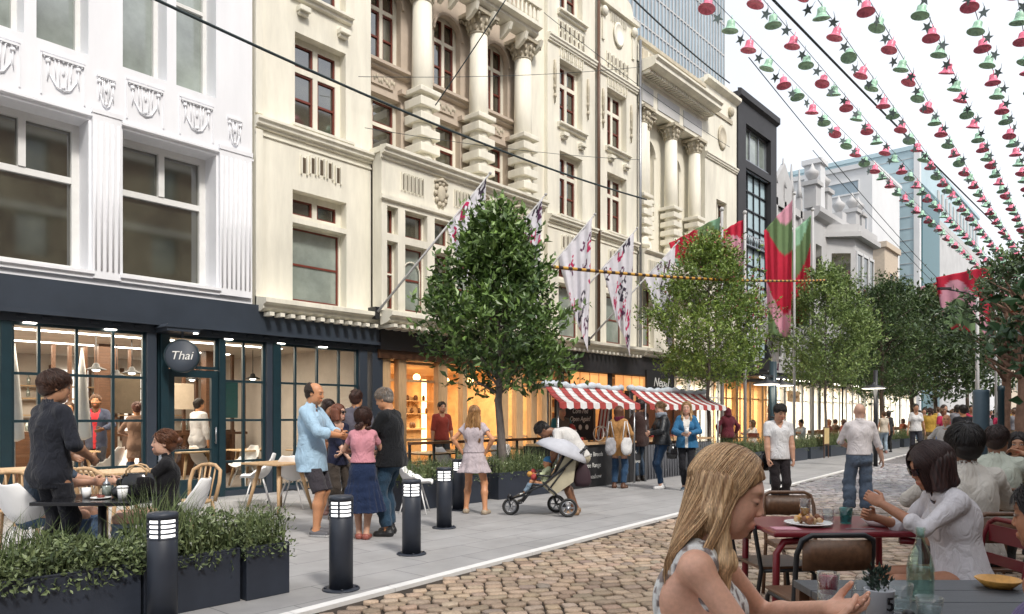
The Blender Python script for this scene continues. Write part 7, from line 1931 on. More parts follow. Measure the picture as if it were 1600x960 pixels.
q = MB(); q.ball((0, 0, .10), (.13, .11, .12), 12, 8); q.build('bundle_body', MAT['steel'], r2); q = MB(); q.ball((0, 0, .24), (.12, .11, .05), 12, 8); q.build('hat_brim', MAT['white_ceramic'], r2); q = MB(); q.lathe([(.10, .25), (.08, .32), (.03, .38), (0, .39)], seg=14); q.build('hat_crown', MAT['stripe_red'], r2)

# ------------------------------------------------------------------ stroller
MAT['rubber'] = mat('black rubber', (.02, .02, .02), .7); MAT['khaki'] = mat('khaki pushchair cloth', (.42, .38, .27), .85, bump=.2); MAT['parasol'] = mat('pale grey parasol cloth', (.42, .43, .47), .75, bump=.1)
x, y = cw(845, 10.75); r = empty('pushchair', (x, y, 0), RA, 'three wheeled pushchair in black and khaki carrying a baby under a pale parasol', 'pushchair')
def wheel(cx, cy, rr):
    c = Matrix.Rotation(R(90), 3, 'X'); q = MB()
    q.tube([(cx+(rr-.018)*math.cos(a), cy, rr+(rr-.018)*math.sin(a)) for a in np.linspace(0, 6.283, 33)[:-1]], .018, 8, closed=True); w_ = q.build('wheel', MAT['rubber'], r)
    q = MB(); q.tube([(cx+(rr-.045)*math.cos(a), cy, rr+(rr-.045)*math.sin(a)) for a in np.linspace(0, 6.283, 33)[:-1]], .010, 6, closed=True)
    for i in range(6): a = i*math.pi/3; q.bar((cx, cy, rr), (cx+(rr-.045)*math.cos(a), cy, rr+(rr-.045)*math.sin(a)), .014, .02)
    q.lathe([(0, -.03), (.028, -.03), (.028, .03), (0, .03)], (cx, cy, rr), 12, mat3=c); q.build('rim', MAT['steel'], w_)
wheel(-.44, 0, .125); wheel(.38, -.24, .135); wheel(.24, .26, .135)
q = MB()
for s in (-.2, .2):
    q.tube([(-.44, s*.12, .24), (-.30, s*.8, .30), (.02, s, .46), (.34, s, .72), (.60, s, .96)], .016, 8); q.tube([(.38 if s < 0 else .24, s*1.1, .14), (.18, s, .36), (.02, s, .50)], .015, 8); q.tube([(.10, s, .38), (.34, s, .70)], .013, 8)
q.tube([(.60, -.2, .96), (.655, -.16, .99), (.655, .16, .99), (.60, .2, .96)], .020, 8); q.tube([(-.44, -.03, .125), (-.47, -.03, .25)], .012, 6); q.tube([(-.44, .03, .125), (-.47, .03, .25)], .012, 6); q.tube([(-.47, 0, .25), (-.44, 0, .30)], .03, 8); q.tube([(.38, -.24, .135), (.24, .26, .135)], .012, 6)
q.tube([(-.06, -.2, .60), (.0, 0, .64), (-.06, .2, .60)], .018, 8); q.tube([(-.06, -.2, .60), (.16, -.2, .58)], .014, 6); q.tube([(-.06, .2, .60), (.16, .2, .58)], .014, 6); q.build('frame', MAT['black_metal'], r)
q = MB(); prof = [(-.34, .20), (-.28, .22), (-.14, .40), (-.02, .42), (.10, .44), (.24, .66), (.36, .92)]
for (a, za), (b, zb) in zip(prof[:-1], prof[1:]): q.add([(a, -.17, za), (b, -.17, zb), (b, .17, zb), (a, .17, za)], [(0, 1, 2, 3)], 0, True)
o = q.build('seat', MAT['black_metal'], r); o.modifiers.new('s', 'SOLIDIFY').thickness = .03
q = MB(); q.add([(.02, -.18, .44), (.18, -.19, .30), (.46, -.19, .50), (.50, -.19, .80), (.36, -.18, .90), (.22, -.18, .64)], [(0, 1, 2, 3, 4, 5)]); q.add([(.02, .18, .44), (.18, .19, .30), (.46, .19, .50), (.50, .19, .80), (.36, .18, .90), (.22, .18, .64)], [(5, 4, 3, 2, 1, 0)]); q.add([(.18, -.19, .30), (.46, -.19, .50), (.46, .19, .50), (.18, .19, .30)], [(0, 1, 2, 3)]); q.add([(.46, -.19, .50), (.50, -.19, .80), (.50, .19, .80), (.46, .19, .50)], [(0, 1, 2, 3)]); q.build('hood_cloth', MAT['khaki'], r)
q = MB(); c = Vector((.26, 0, .82)); tilt = Matrix.Rotation(R(22), 3, 'Y'); nr = 8; vs = [c + tilt @ Vector((0, 0, .30))]; fs = []
for j in range(1, 7):
    th = j/6*1.28
    for i in range(nr*3): a = 2*math.pi*i/(nr*3); k_ = 1 - .045*(1-abs(math.cos(a*nr/2)))*(j/6); vs.append(c + tilt @ Vector((.39*math.sin(th)*math.cos(a)*k_*1.08, .39*math.sin(th)*math.sin(a)*k_*1.08, .30*math.cos(th))))
m_ = nr*3
for i in range(m_): fs.append((0, 1+i, 1+(i+1) % m_))
for j in range(5):
    for i in range(m_): fs.append((1+j*m_+i, 1+(j+1)*m_+i, 1+(j+1)*m_+(i+1) % m_, 1+j*m_+(i+1) % m_))
q.add(vs, fs, 0, True); o = q.build('parasol', MAT['parasol'], r); o.modifiers.new('s', 'SOLIDIFY').thickness = .004
q = MB(); q.tube([(.36, -.18, .72), tuple(c + tilt @ Vector((0, 0, .3)))], .008, 6); q.build('parasol_stem', MAT['steel'], r)
q = MB(); q.ball((-.10, -.06, .56), (.05, .05, .05), 8, 6, 0); q.ball((-.16, -.02, .60), (.045, .045, .045), 8, 6, 1); q.ball((-.04, -.05, .59), (.04, .04, .04), 8, 6, 2); q.ball((-.11, .0, .63), (.04, .04, .05), 8, 6, 0)
o = q.build('soft_toy', [MAT['stripe_red'], MAT['p_amber'], MAT['p_green']]); o.parent = None; o.location = (x, y, 0); o.rotation_euler = (0, 0, RA); tag(o, 'red and yellow soft toy on the baby lap in the pushchair', 'toy')
v = Matrix.Rotation(RA, 3, 'Z') @ Vector((.60, -.10, 0)); r2 = empty('shopping_bag', (x+v.x, y+v.y, .42), RA, 'dark maroon shopping bag hanging from the pushchair handle', 'bag')
q = MB(); q.lathe([(.0, 0), (.10, .01), (.13, .08), (.11, .22), (.05, .34), (.02, .38)], seg=16, squash=(1, .6)); q.build('bag_body', mat('maroon cloth', (.03, .012, .018), .8), r2); q = MB(); q.tube([(-.03, 0, .36), (0, 0, .56), (.03, 0, .36)], .008, 6); q.build('strap', MAT['black_metal'], r2)

# ------------------------------------------------------------------ foreground tables
MAT['red_paint'] = mat('red table enamel', (.15, .010, .018), .3, noise=.1); MAT['bistro_wood'] = mat('brown varnished wood', (.11, .055, .030), .4, noise=.35, scale=4, streak=(1, 8, 8), bump=.1); MAT['dark_table'] = mat('dark grey table boards', (.05, .055, .062), .4, noise=.3, scale=4, streak=(.6, 10, 1), bump=.15)
MAT['thin_glass'] = glass('tumbler glass', (.90, .93, .93), 1.0); MAT['blue_glass'] = glass('turquoise tumbler', (.25, .62, .62), 1.0); MAT['water'] = glass('water', (.86, .88, .88), .8); MAT['beer'] = mat('beer', (.45, .20, .03), .1); MAT['red_drink'] = mat('red drink', (.30, .02, .04), .15)
def cam_at(X, Y): return c2w(X, Y)
tx_, ty_ = cam_at(2.10, 4.85); T1 = .74
def on1(dx, dy): v = Matrix.Rotation(RA, 3, 'Z') @ Vector((dx, dy, 0)); return (tx_+v.x, ty_+v.y, T1)
r = empty('red_table', (tx_, ty_, 0), RA, 'red enamelled metal bistro table laid with plates and glasses', 'table')
q = MB(); q.box(-.50, .50, -.36, .36, T1-.035, T1); q.build('tabletop', MAT['red_paint'], r, bevel=.012)
for sy in (-.30, .30):
    for sx in (-1, 1): q = MB(); q.tube([(sx*.30, sy, T1-.06), (sx*.42, sy, T1-.07), (sx*.465, sy, T1-.14), (sx*.475, sy, 0)], .022, 10); q.build('leg', MAT['red_paint'], r)
def bistro_chair(label, loc, rz, frame='black_metal', wood='bistro_wood', fold=False):
    r = empty('bistro_chair', loc, rz, label, 'chair')
    q = MB(); q.box(-.20, .20, -.20, .20, .44, .458); q.build('seat', MAT[wood], r, bevel=.006)
    for s in (-1, 1):
        q = MB(); q.tube([(.22, s*.19, 0), (.185, s*.19, .40), (.15, s*.19, .43), (-.17, s*.19, .43)], .014, 8); q.build('front_leg', MAT[frame], r)
    q = MB(); q.tube([(-.26, -.20, 0), (-.19, -.20, .44), (-.24, -.205, .72), (-.27, -.19, .80), (-.275, -.14, .825), (-.275, .14, .825), (-.27, .19, .80), (-.24, .205, .72), (-.19, .20, .44), (-.26, .20, 0)], .015, 8); q.build('back_frame', MAT[frame], r)
    q = MB()
    if fold: q.box(-.268, -.255, -.18, .18, .69, .79); q.box(-.245, -.232, -.18, .18, .56, .62)
    else:
        vs = []; 
        for t in range(9): yy = -.185+t*.37/8; xx = -.262-.02*(1-((t-4)/4)**2); vs += [(xx, yy, .64), (xx-.008, yy, .80)]
        q.add(vs, [(2*i, 2*i+2, 2*i+3, 2*i+1) for i in range(8)], 0, True)
    o = q.build('backrest', MAT[wood if not fold else frame], r)
    if not fold: o.modifiers.new('s', 'SOLIDIFY').thickness = .010
    return r
x, y = cam_at(1.69, 4.12); bistro_chair('black framed chair with a curved wooden back, nearest the camera at the red table', (x, y, 0), RA+math.pi/2+.05)
x, y = cam_at(1.80, 5.05); bistro_chair('black framed wooden chair drawn up to the left side of the red table', (x, y, 0), RA+.12)
x, y = cam_at(2.25, 5.75); bistro_chair('brown chair on the far side of the red table', (x, y, 0), RA-math.pi/2, 'bistro_wood')
x, y = cam_at(2.66, 4.32); bistro_chair('red folding metal chair under the dark haired woman', (x, y, 0), RA+math.pi, 'red_paint', 'red_paint', True)
x, y = cam_at(3.15, 4.95); bistro_chair('brown framed chair under the man with short black hair', (x, y, 0), RA+math.pi/2, 'bistro_wood', 'bistro_wood')
x, y = cam_at(4.30, 6.5); bistro_chair('brown chair under the man in the pale green shirt', (x, y, 0), RA+math.pi/2, 'bistro_wood', 'bistro_wood')
def tumbler(label, loc, h=.10, r0=.033, r1=.040, fill=.5, m='thin_glass', fm='water', cat='glass', name='tumbler'):
    r = empty(name, loc, 0, label, cat); q = MB(); q.lathe([(0, .002), (r0, .002), (r1, h), (r1-.0025, h), (r0-.003, .012), (0, .012)], seg=28, cap=False); q.build('glass_wall', MAT[m], r)
    if fill: hh = .013 + (h-.013)*fill; rr = r0-.004+(r1-r0)*fill; q = MB(); q.lathe([(0, .013), (r0-.004, .013), (rr, hh), (0, hh)], seg=24, cap=False); q.build('drink', MAT[fm], r)
    return r
def plate(label, loc, rr, m='white_ceramic', food=None, h=.02, name='plate', cat='plate', seed=1):
    r = empty(name, loc, 0, label, cat); q = MB(); q.lathe([(0, .003), (rr*.6, .003), (rr, h), (rr-.004, h+.003), (rr*.6, .008), (0, .008)], seg=36, cap=False); q.build('dish', MAT[m], r)
    if food:
        rg = np.random.default_rng(seed); q = MB()
        for i in range(26): q.ball((rg.normal(0, rr*.30), rg.normal(0, rr*.28), .02+rg.uniform(0, .035)), tuple(rg.uniform(.010, .028, 3)), 8, 5, int(rg.integers(0, len(food))))
        q.build('food', [MAT[f] for f in food], r)
    return r
plate('oval white plate of roasted food and chips on the red table', on1(-.18, -.08), .15, food=['p_brown', 'p_amber', 'p_brown', 'timber'], seed=4)
tumbler('half full beer glass behind the roast plate on the red table', on1(-.12, .12), .15, .030, .038, .55, fm='beer')
tumbler('clear tumbler between the beer glass and the turquoise tumbler', on1(.0, .04), .09)
tumbler('turquoise tumbler on the red table', on1(.10, .0), .105, .034, .042, .2, 'blue_glass')
plate('white bowl of salad in front of the dark haired woman', on1(.28, -.10), .12, food=['p_green', 'white_ceramic', 'p_amber'], h=.045, name='bowl', cat='bowl', seed=6)
r = empty('napkin', on1(-.38, -.22), RA, 'pink paper napkin at the left corner of the red table', 'napkin'); q = MB(); q.box(-.08, .08, -.06, .06, .0, .004); q.build('sheet', mat('pink paper', (.5, .25, .3), .8), r)
r = empty('fork', (on1(.08, -.24)[0], on1(.08, -.24)[1], T1), RA, 'steel fork lying at the front edge of the red table', 'fork'); q = MB(); q.box(-.09, .05, -.006, .006, .001, .004); q.box(.05, .09, -.012, .012, .001, .004); q.build('metal', MAT['steel'], r)
# our own table, bottom right
ax, ay = cam_at(2.25, 2.28); T2 = .75
def on2(X, Y): a, b = cam_at(X, Y); return (a, b, T2)
r = empty('dark_table', (ax, ay, 0), RA, 'dark boarded table with number five pot and water glasses at the bottom right', 'table')
q = MB()
for i in range(9): q.box(-1.05, 1.05, -.86+i*.192, -.86+i*.192+.186, T2-.03, T2)
q.build('tabletop', MAT['dark_table'], r, bevel=.003)
q = MB(); q.box(-1.04, 1.04, -.84, -.80, T2-.10, T2-.031); q.box(-1.04, 1.04, .82, .86, T2-.10, T2-.031); q.build('apron', MAT['darkwood'], r)
for sx in (-.98, .98):
    for sy in (-.76, .76): q = MB(); q.box(sx-.03, sx+.03, sy-.03, sy+.03, 0, T2-.031); q.build('leg', MAT['darkwood'], r)
def pxT(px, Y): return on2((px-800)/FPX*Y, Y)
tumbler('tall water tumbler nearest the blonde womans hands', pxT(1297, 2.48), .105, .033, .041, .45)
tumbler('tumbler of red drink behind the water tumbler', pxT(1294, 2.75), .115, .033, .041, .9, fm='red_drink')
tumbler('clear ribbed tumbler between the number five pot and the bottle', pxT(1405, 2.62), .105, .036, .046, .4)
tumbler('low clear tumbler in front of the glass bottle', pxT(1452, 2.50), .085, .036, .044, .6)
r = empty('glass_bottle', pxT(1438, 2.80), 0, 'clear glass water bottle with a narrow neck', 'bottle')
q = MB(); q.lathe([(0, .003), (.044, .003), (.048, .015), (.048, .12), (.040, .165), (.020, .215), (.015, .235), (.015, .262), (.018, .264), (.018, .275), (.014, .275), (.012, .235), (.037, .162), (.045, .118), (.045, .016), (0, .012)], seg=32, cap=False); q.build('glass_wall', glass('bottle glass', (.80, .90, .86), 1.0), r)
q = MB(); q.lathe([(0, .014), (.0435, .016), (.0435, .125), (0, .125)], seg=28, cap=False); q.build('water', MAT['water'], r)
r = empty('number_pot', pxT(1374, 2.45), RA, 'pale metal pot marked 5 holding a dark leafy sprig', 'pot')
q = MB(); q.lathe([(.040, 0), (.046, .120), (.048, .123), (.044, .125), (.042, .115), (0, .10)], seg=32); q.build('pot', mat('pale enamel', (.50, .52, .56), .35, noise=.06), r)
text('lettering', '5', .062, MAT['glossblack'], r, (.012, -.0490, .082), (R(90), 0, R(18)), .003)
rg = np.random.default_rng(8); p_ = rg.normal(0, .017, (160, 3))*[1, 1, 1.1]+[0, 0, .150]; leaf_mesh('sprig', p_, p_-[0, 0, .10]+rg.normal(0, .02, p_.shape), .020, np.tile([.02, .035, .025], (160, 1))*rg.uniform(.5, 2.2, (160, 1)), r, rg, .6)
r = empty('steel_shaker', pxT(1420, 2.46), 0, 'small dark pepper shaker beside the low tumbler', 'shaker'); q = MB(); q.lathe([(.018, 0), (.020, .04), (.013, .05), (0, .052)], seg=16); q.build('body', MAT['black_metal'], r)
r = empty('conical_grater', pxT(1352, 2.62), 0, 'small grey glass bell jar behind the number five pot', 'jar'); q = MB(); q.lathe([(.05, 0), (.045, .08), (.03, .13), (0, .15)], seg=20, cap=False); q.build('jar', MAT['thin_glass'], r)
plate('yellow dish at the right end of the dark table', pxT(1560, 3.0), .085, 'p_amber', h=.035, name='bowl', cat='bowl')
x, y = cam_at(2.75, 3.75); r = empty('wooden_bench', (x, y, 0), RA, 'brown wooden bench between the dark table and the red folding chair', 'bench')
q = MB(); q.box(-.75, .75, -.14, .14, .50, .54); q.build('seat', MAT['bistro_wood'], r, bevel=.008)
for sx in (-.65, .65): q = MB(); q.box(sx-.03, sx+.03, -.12, .12, 0, .50); q.build('leg', MAT['black_metal'], r)

# ------------------------------------------------------------------ people
def stand(px, py, cam_ang, H, sex, **k):
    """cam_ang: 0 looks to the viewer's right, 90 away from the viewer, 180 left, 270 towards the viewer"""
    x, y = P(px, py); return person((x, y), RA + R(cam_ang), H, sex, **k)
BL, WH, NV = (.012, .012, .014), (.62, .62, .62), (.015, .022, .05)
DK = dict(style='short', col=(.018, .011, .008))
# -- left terrace
x, y = cw(80, 6.55)
person((x, y), RA+R(62), 1.84, 'm', skin='tan', lod=1, hscale=1.08, label='man seen from behind standing in a black shirt with rolled sleeves', hair=dict(style='short', col=(.045, .018, .010), vol=.008, slen=.07),
       head=(-.35, .12, 0), hl=(.22, .12, 1.04), hr=(.24, -.16, 1.02), er=(-.6, -.8, -.8), top=dict(col=(.016, .018, .026), slv=1.25, collar=1, hem=-.16, g=.018, loose=.0, rip=.010), bottom=dict(col=(.014, .015, .02)))
x, y = cw(262, 7.15)
W2 = person((x, y), RA+R(203), 1.68, 'f', skin='fair', lod=1, hip=(0, 0, .54), lean=.06, hscale=1.06, head=(.02, -.06, 0), fl=(.42, .10), fr=(.38, -.1), hl=(.46, .02, .86), hr=(.42, -.20, .84), el=(-.3, .6, -.8), er=(-.3, -.6, -.8),
       label='woman in a black blazer sitting with a paper cup, hair in a bun', hair=dict(style='bun', col=(.13, .048, .020), bunz=-.01), top=dict(col=(.008, .008, .010), slv=1.93, g=.020, collar=1, vneck=.14, open=(.30, .33, .38), hem=-.12, rip=.006), bottom=dict(col=(.20, .26, .34)), fist=.8)
x, y = cw(58, 6.95)
person((x, y), RA+R(15), 1.75, 'm', skin='light', lod=2, hip=(0, 0, .53), lean=.25, fl=(.42, .12), fr=(.4, -.1), hl=(.50, .05, .82), hr=(.50, -.12, .82), label='seated person hidden behind the man in black, forearms on the black table', hair=DK, top=dict(col=(.05, .07, .10), slv=.9), bottom=dict(col=(.06, .10, .17)))
# -- the group on the pavement
G = 'friends chatting on the pavement'
stand(487, 836, -8, 1.86, 'm', skin='sun', lod=1, label='balding man in a light blue shirt and dark shorts holding a cup', hair=dict(style='receding', col=(.03, .018, .012)), head=(0, .18, 0), fat=1.02,
      hl=(.34, .04, 1.16), hr=(.36, -.06, 1.14), top=dict(col=(.36, .52, .66), slv=1.45, collar=1, placket=1, hem=-.20, g=.022, loose=.03, rip=.010), bottom=dict(kind='shorts', col=(.045, .040, .048), len=1.0, wide=.03, g=.016), shoes=dict(col=(.10, .10, .11), sole=(.6, .6, .6), low=1), fl=(.02, .10), fr=(.10, -.11), fly=.1, fry=-.1)
stand(528, 812, -45, 1.61, 'f', skin='fair', lod=1, label='woman in sunglasses and a navy top hugging a folded coat', hair=dict(style='bob', col=(.17, .055, .028)), glasses=True, head=(.5, -.05, 0),
      hl=(.20, -.08, 1.02), hr=(.22, .06, .92), top=dict(col=(.012, .014, .035), slv=1.15, neck=.085, vneck=.10, hem=-.10), bottom=dict(col=(.045, .035, .028), len=1.55, wide=.02), shoes=(.05, .03, .02))
stand(567, 842, 97, 1.53, 'f', skin='light', lod=1, label='woman seen from behind in a pink t-shirt and long navy skirt, dark wavy hair', hair=dict(style='curly', full=1, col=(.045, .016, .010), vol=.012, rip=.005, slen=.08), head=(-.1, .05, 0),
      hl=(.34, .12, 1.14), hr=(.34, -.10, 1.12), fl=(.0, .05), fr=(-.05, -.05), top=dict(col=(.52, .23, .27), slv=.55, hem=.10, g=.014), bottom=dict(kind='skirt', col=(.010, .020, .055), len=.68, flare=.27, pleats=18, pamp=.010, high=1), shoes=dict(col=(.28, .08, .06), low=1))
stand(612, 836, 165, 1.80, 'm', skin='sun', lod=1, label='grey haired man in a black t-shirt and blue jeans bending to listen', hair=dict(style='short', col=(.20, .15, .11), grey=(.26, .24, .22)), head=(0, .35, 0), lean=.10, fat=1.08,
      hl=(.34, .05, 1.08), hr=(.30, -.10, 1.10), top=dict(col=(.007, .008, .010), slv=.85, hem=-.12, g=.02, loose=.03), bottom=dict(col=(.022, .050, .085), wide=.02, g=.016, rip=.009), shoes=(.012, .012, .013), fl=(.0, .12), fr=(.06, -.10))
stand(508, 803, 330, 1.70, 'f', skin='tan', lod=2, label='woman in a tan top and pale trousers half hidden behind the group', hair=dict(style='long', col=(.03, .014, .010), len=.25), head=(0, .4, 0), top=dict(col=(.36, .17, .10), slv=1.2), bottom=dict(col=(.55, .48, .46)), shoes=(.4, .22, .18), hl=(.3, .1, 1.1), hr=(.3, -.1, 1.1))
stand(556, 800, 80, 1.84, 'm', skin='sun', lod=2, label='man in a grey suit jacket seen from behind at the back of the group', hair=dict(style='short', col=(.05, .018, .012)), top=dict(col=(.10, .095, .12), slv=1.95, collar=1, hem=-.22, g=.03, name='jacket'), bottom=dict(col=(.03, .03, .04)), shoes=(.06, .03, .02))
r = empty('folded_coat', (*P(541, 806), 0), RA-.4, 'dark folded coat with an orange lining held by the woman in sunglasses', 'coat')
F = Field((-.2, -.25, .5), (.3, .25, 1.2), .012); F.ell((.0, 0, .98), (.09, .15, .07), None, .03); F.cone((0, .05, .95), (.02, .05, .68), .075, .06, .03); F.cone((0, -.06, .95), (.0, -.08, .74), .06, .045, .03); F.ripple(.012, 22, 4); V_, F_ = F.mesh(); np_mesh('cloth', V_, F_, M_CLOTH, r, np.tile([.02, .018, .022], (len(V_), 1)))
F = Field((-.2, -.25, .8), (.3, .25, 1.2), .012); F.ell((.02, -.02, 1.045), (.08, .11, .035), None, .03); F.ripple(.01, 30, 5); V_, F_ = F.mesh(); np_mesh('lining', V_, F_, M_CLOTH, r, np.tile([.50, .07, .02], (len(V_), 1)))
r = empty('shoulder_bag', (*P(520, 812), .55), RA+.3, 'black shoulder bag hanging between the blue shirt man and the woman in sunglasses', 'bag'); q = MB(); q.lathe([(0, 0), (.10, .01), (.15, .10), (.14, .26), (.10, .32), (0, .33)], seg=18, squash=(1, .45)); q.build('bag_body', MAT['glossblack'], r); q = MB(); q.tube([(-.09, 0, .31), (-.03, .02, .62), (.03, .02, .62), (.09, 0, .31)], .009, 6); q.build('strap', MAT['glossblack'], r)
# -- woman with hands on hips
stand(741, 803, 78, 1.60, 'f', skin='sun', lod=1, label='long haired woman in a short pale dress seen from behind with hands on hips', hair=dict(style='long', col=(.16, .065, .02), col2=(.48, .26, .09), len=.36, behind=1, wide=1.5), head=(.1, .05, 0),
      fl=(.05, .15), fr=(-.04, -.19), hl=(-.02, .20, 1.0), hr=(-.02, -.20, 1.0), el=(-.5, 1, .1), er=(-.5, -1, .1), top=dict(col=(.44, .38, .40), slv=.45, slg=.015, hem=.06, neck=.10, g=.02, name='bodice'), bottom=dict(kind='skirt', col=(.44, .38, .40), len=.38, flare=.235, pleats=12, pamp=.014, high=1), shoes=dict(col=(.35, .28, .2), low=1))
# -- man bending over the pushchair and the baby
stand(898, 803, 180, 1.76, 'm', skin='brown', lod=1, label='man in a white t-shirt and khaki shorts bending over the pushchair', hair=dict(style='short', col=(.012, .008, .007), slen=.02), lean=1.22, hip=(-.06, 0, .86), head=(0, 1.25, 0),
      hl=(.36, .12, .74), hr=(.34, -.10, .78), el=(-.2, 1, .3), er=(-.2, -1, .3), top=dict(col=(.58, .57, .55), slv=.7, hem=-.04, g=.018), bottom=dict(kind='shorts', col=(.36, .32, .24), len=1.02, wide=.04, g=.018), shoes=dict(col=(.25, .15, .08), low=1), fl=(.02, .16), fr=(-.03, -.14))
x, y = cw(850, 10.75)
person((x, y), RA+R(180), .80, 'm', skin='sun', lod=1, base_z=.28, hscale=1.5, hip=(-.02, 0, .40), lean=-.35, label='baby in a blue cap lying back in the pushchair', hair=dict(style='beanie', col=(.06, .22, .42)), head=(0, .15, 0), fl=(.62, .10, .12), fr=(.60, -.1, .10), kl=(0, .1, 1), kr=(0, -.1, 1), hl=(.30, .12, .70), hr=(.30, -.12, .70),
       top=dict(col=(.50, .55, .35), slv=1.3, g=.03), bottom=dict(col=(.20, .28, .36), g=.025), shoes=(.55, .55, .52))
# -- stall
ST = 'shoppers at the market stall'
x, y = at(877, 9.15); person((x, y), RA+R(300), 1.66, 'm', skin='tan', lod=2, label='stallholder in a brown vest and knitted beanie behind the counter', hair=dict(style='beanie', col=(.12, .10, .09)), top=dict(col=(.10, .085, .07), slv=1.9, g=.03, fn=lambda q, C: np.where((np.abs(q[:, 1]) > .17)[:, None], np.array([.03, .13, .16]), C)), bottom=dict(col=(.05, .05, .05)), hl=(.25, .15, 1.0))
stand(967, 763, 65, 1.64, 'f', skin='light', lod=1, label='woman in a camel coat seen from behind at the stall counter', hair=dict(style='bob', col=(.12, .05, .025)), top=dict(col=(.36, .19, .07), slv=1.95, hem=-.34, g=.03, loose=.06, scarf=(.10, .012, .03), name='coat', rip=.01), bottom=dict(col=(.025, .06, .12)), shoes=(.10, .04, .02), hl=(.3, .12, 1.05), hr=(.2, -.2, .95))
stand(1000, 752, 130, 1.80, 'm', skin='tan', lod=2, label='dark haired man in a brown jacket standing behind the camel coat woman', hair=dict(style='short', col=(.02, .012, .01), vol=.008), top=dict(col=(.040, .022, .020), slv=1.95, collar=1, hem=-.18, g=.03, name='jacket'), bottom=dict(col=(.03, .05, .08)), shoes=(.02, .015, .012), hl=(.3, .1, 1.05))
stand(1034, 764, 190, 1.73, 'f', skin='fair', lod=1, label='woman in a black leather jacket with a grey scarf and white trainers', hair=dict(style='bun', col=(.14, .07, .03), col2=(.32, .19, .09)), head=(.1, .2, 0), top=dict(col=(.010, .012, .016), slv=1.95, hem=-.04, g=.034, loose=.03, scarf=(.24, .27, .32), mat=M_LEATHER, name='jacket'), bottom=dict(col=(.016, .040, .085), g=.008, wide=0), shoes=dict(col=(.6, .6, .6)), hl=(.26, .06, 1.12), hr=(.26, -.06, 1.10), fl=(.05, .07), fr=(-.02, -.05))
stand(1073, 767, 255, 1.72, 'f', skin='fair', lod=1, label='blonde woman in a bright denim jacket and black leggings with a hot drink', hair=dict(style='long', col=(.26, .13, .05), col2=(.55, .36, .17), len=.22), head=(-.1, 0, 0), top=dict(col=(.030, .13, .26), slv=1.9, hem=-.08, g=.032, loose=.03, open=(.62, .60, .56), name='jacket'), bottom=dict(col=(.014, .014, .018), g=.006, wide=0), shoes=dict(col=(.03, .05, .07), sole=(.6, .6, .6)), hl=(.30, .06, 1.14), hr=(.30, -.06, 1.12), fl=(.05, .05), fr=(-.06, -.05))
cup('white paper cup held by the blonde woman in the denim jacket', (P(1070, 770)[0], P(1070, 770)[1]-.04, 1.12), h=.10)
for (px, py, a, s, lb) in ((979, 765, .3, 'f', 'white cotton tote bag on the right shoulder of the camel coat woman'), (954, 765, .3, 'f', 'grey cloth bag on the left side of the camel coat woman')):
    x, y = P(px, py); r = empty('tote_bag', (x, y, .72), RA+a, lb, 'bag'); c = (.62, .62, .62) if px > 960 else (.32, .32, .34)
    F = Field((-.2, -.15, -.1), (.2, .15, .5), .012); F.ell((0, 0, .14), (.12, .05, .19), None, .02); F.ell((0, 0, .05), (.10, .045, .09), None, .04); F.ripple(.008, 26, px); F.cut((0, 0, .30), (0, 0, 1)); V_, F_ = F.mesh(); np_mesh('bag_body', V_, F_, M_CLOTH, r, np.tile(c, (len(V_), 1)))
    q = MB(); q.tube([(-.08, 0, .28), (-.02, .03, .62), (.02, .03, .62), (.08, 0, .28)], .010, 6); q.build('strap', mat('strap cloth', c, .9), r)
x, y = P(1050, 768); r = empty('black_bag', (x, y, .62), RA, 'black shoulder bag on the hip of the leather jacket woman', 'bag'); q = MB(); q.lathe([(0, 0), (.09, .01), (.11, .10), (.09, .24), (0, .27)], seg=16, squash=(1, .5)); q.build('bag_body', MAT['glossblack'], r); q = MB(); q.tube([(-.06, 0, .25), (-.03, .03, .75), (.05, 0, .25)], .008, 6); q.build('strap', MAT['glossblack'], r)
# -- walkers up the street
x, y = cw(1137, 21.3); person((x, y), RA+R(95), 1.70, 'f', skin='light', lod=2, label='person in a maroon hooded jacket seen from behind beyond the planters', hair=None, top=dict(col=(.12, .022, .035), slv=1.95, hem=-.10, g=.035, scarf=(.12, .022, .035), name='hooded_jacket'), bottom=dict(col=(.02, .02, .025)), hl=(.05, .25, .95), hr=(.05, -.25, .95))
_h = bpy.data.objects[-1] if False else None
F = Field((-.25, -.2, 1.4), (.25, .2, 1.85), .013); F.ell((-.01, 0, 1.62), (.12, .105, .135), None, .03); F.ell((-.03, 0, 1.52), (.11, .11, .08), None, .03); F.ell((.13, 0, 1.62), (.09, .07, .09), None, .02, True); V_, F_ = F.mesh()
hood = np_mesh('hood', V_*.97, F_, M_CLOTH, [o for o in bpy.data.objects if o.get('label', '').startswith('person in a maroon')][0], np.tile([.12, .022, .035], (len(V_), 1)))
stand(1216, 803, 272, 1.63, 'm', skin='light', lod=1, label='man in a white v-neck t-shirt and black trousers, hands in pockets, looking down', hair=dict(style='short', col=(.012, .009, .008), slen=.05), head=(.1, .38, 0), hscale=1.04, hl=(.10, .20, .86), hr=(.10, -.20, .86), el=(-.5, 1, 0), er=(-.5, -1, 0), fist=1.2,
      top=dict(col=(.62, .62, .63), slv=.62, vneck=.10, hem=-.06, g=.014), bottom=dict(col=(.018, .014, .016), g=.010, wide=0), shoes=(.09, .04, .03), fl=(.06, .05), fr=(-.05, -.03))
x, y = P(1197, 800); r = empty('messenger_bag', (x, y, .62), RA+.3, 'black messenger bag slung from the shoulder of the white t-shirt man', 'bag'); q = MB(); q.lathe([(0, 0), (.10, .01), (.13, .06), (.12, .22), (.08, .26), (0, .27)], seg=16, squash=(1, .45)); q.build('bag_body', MAT['glossblack'], r)
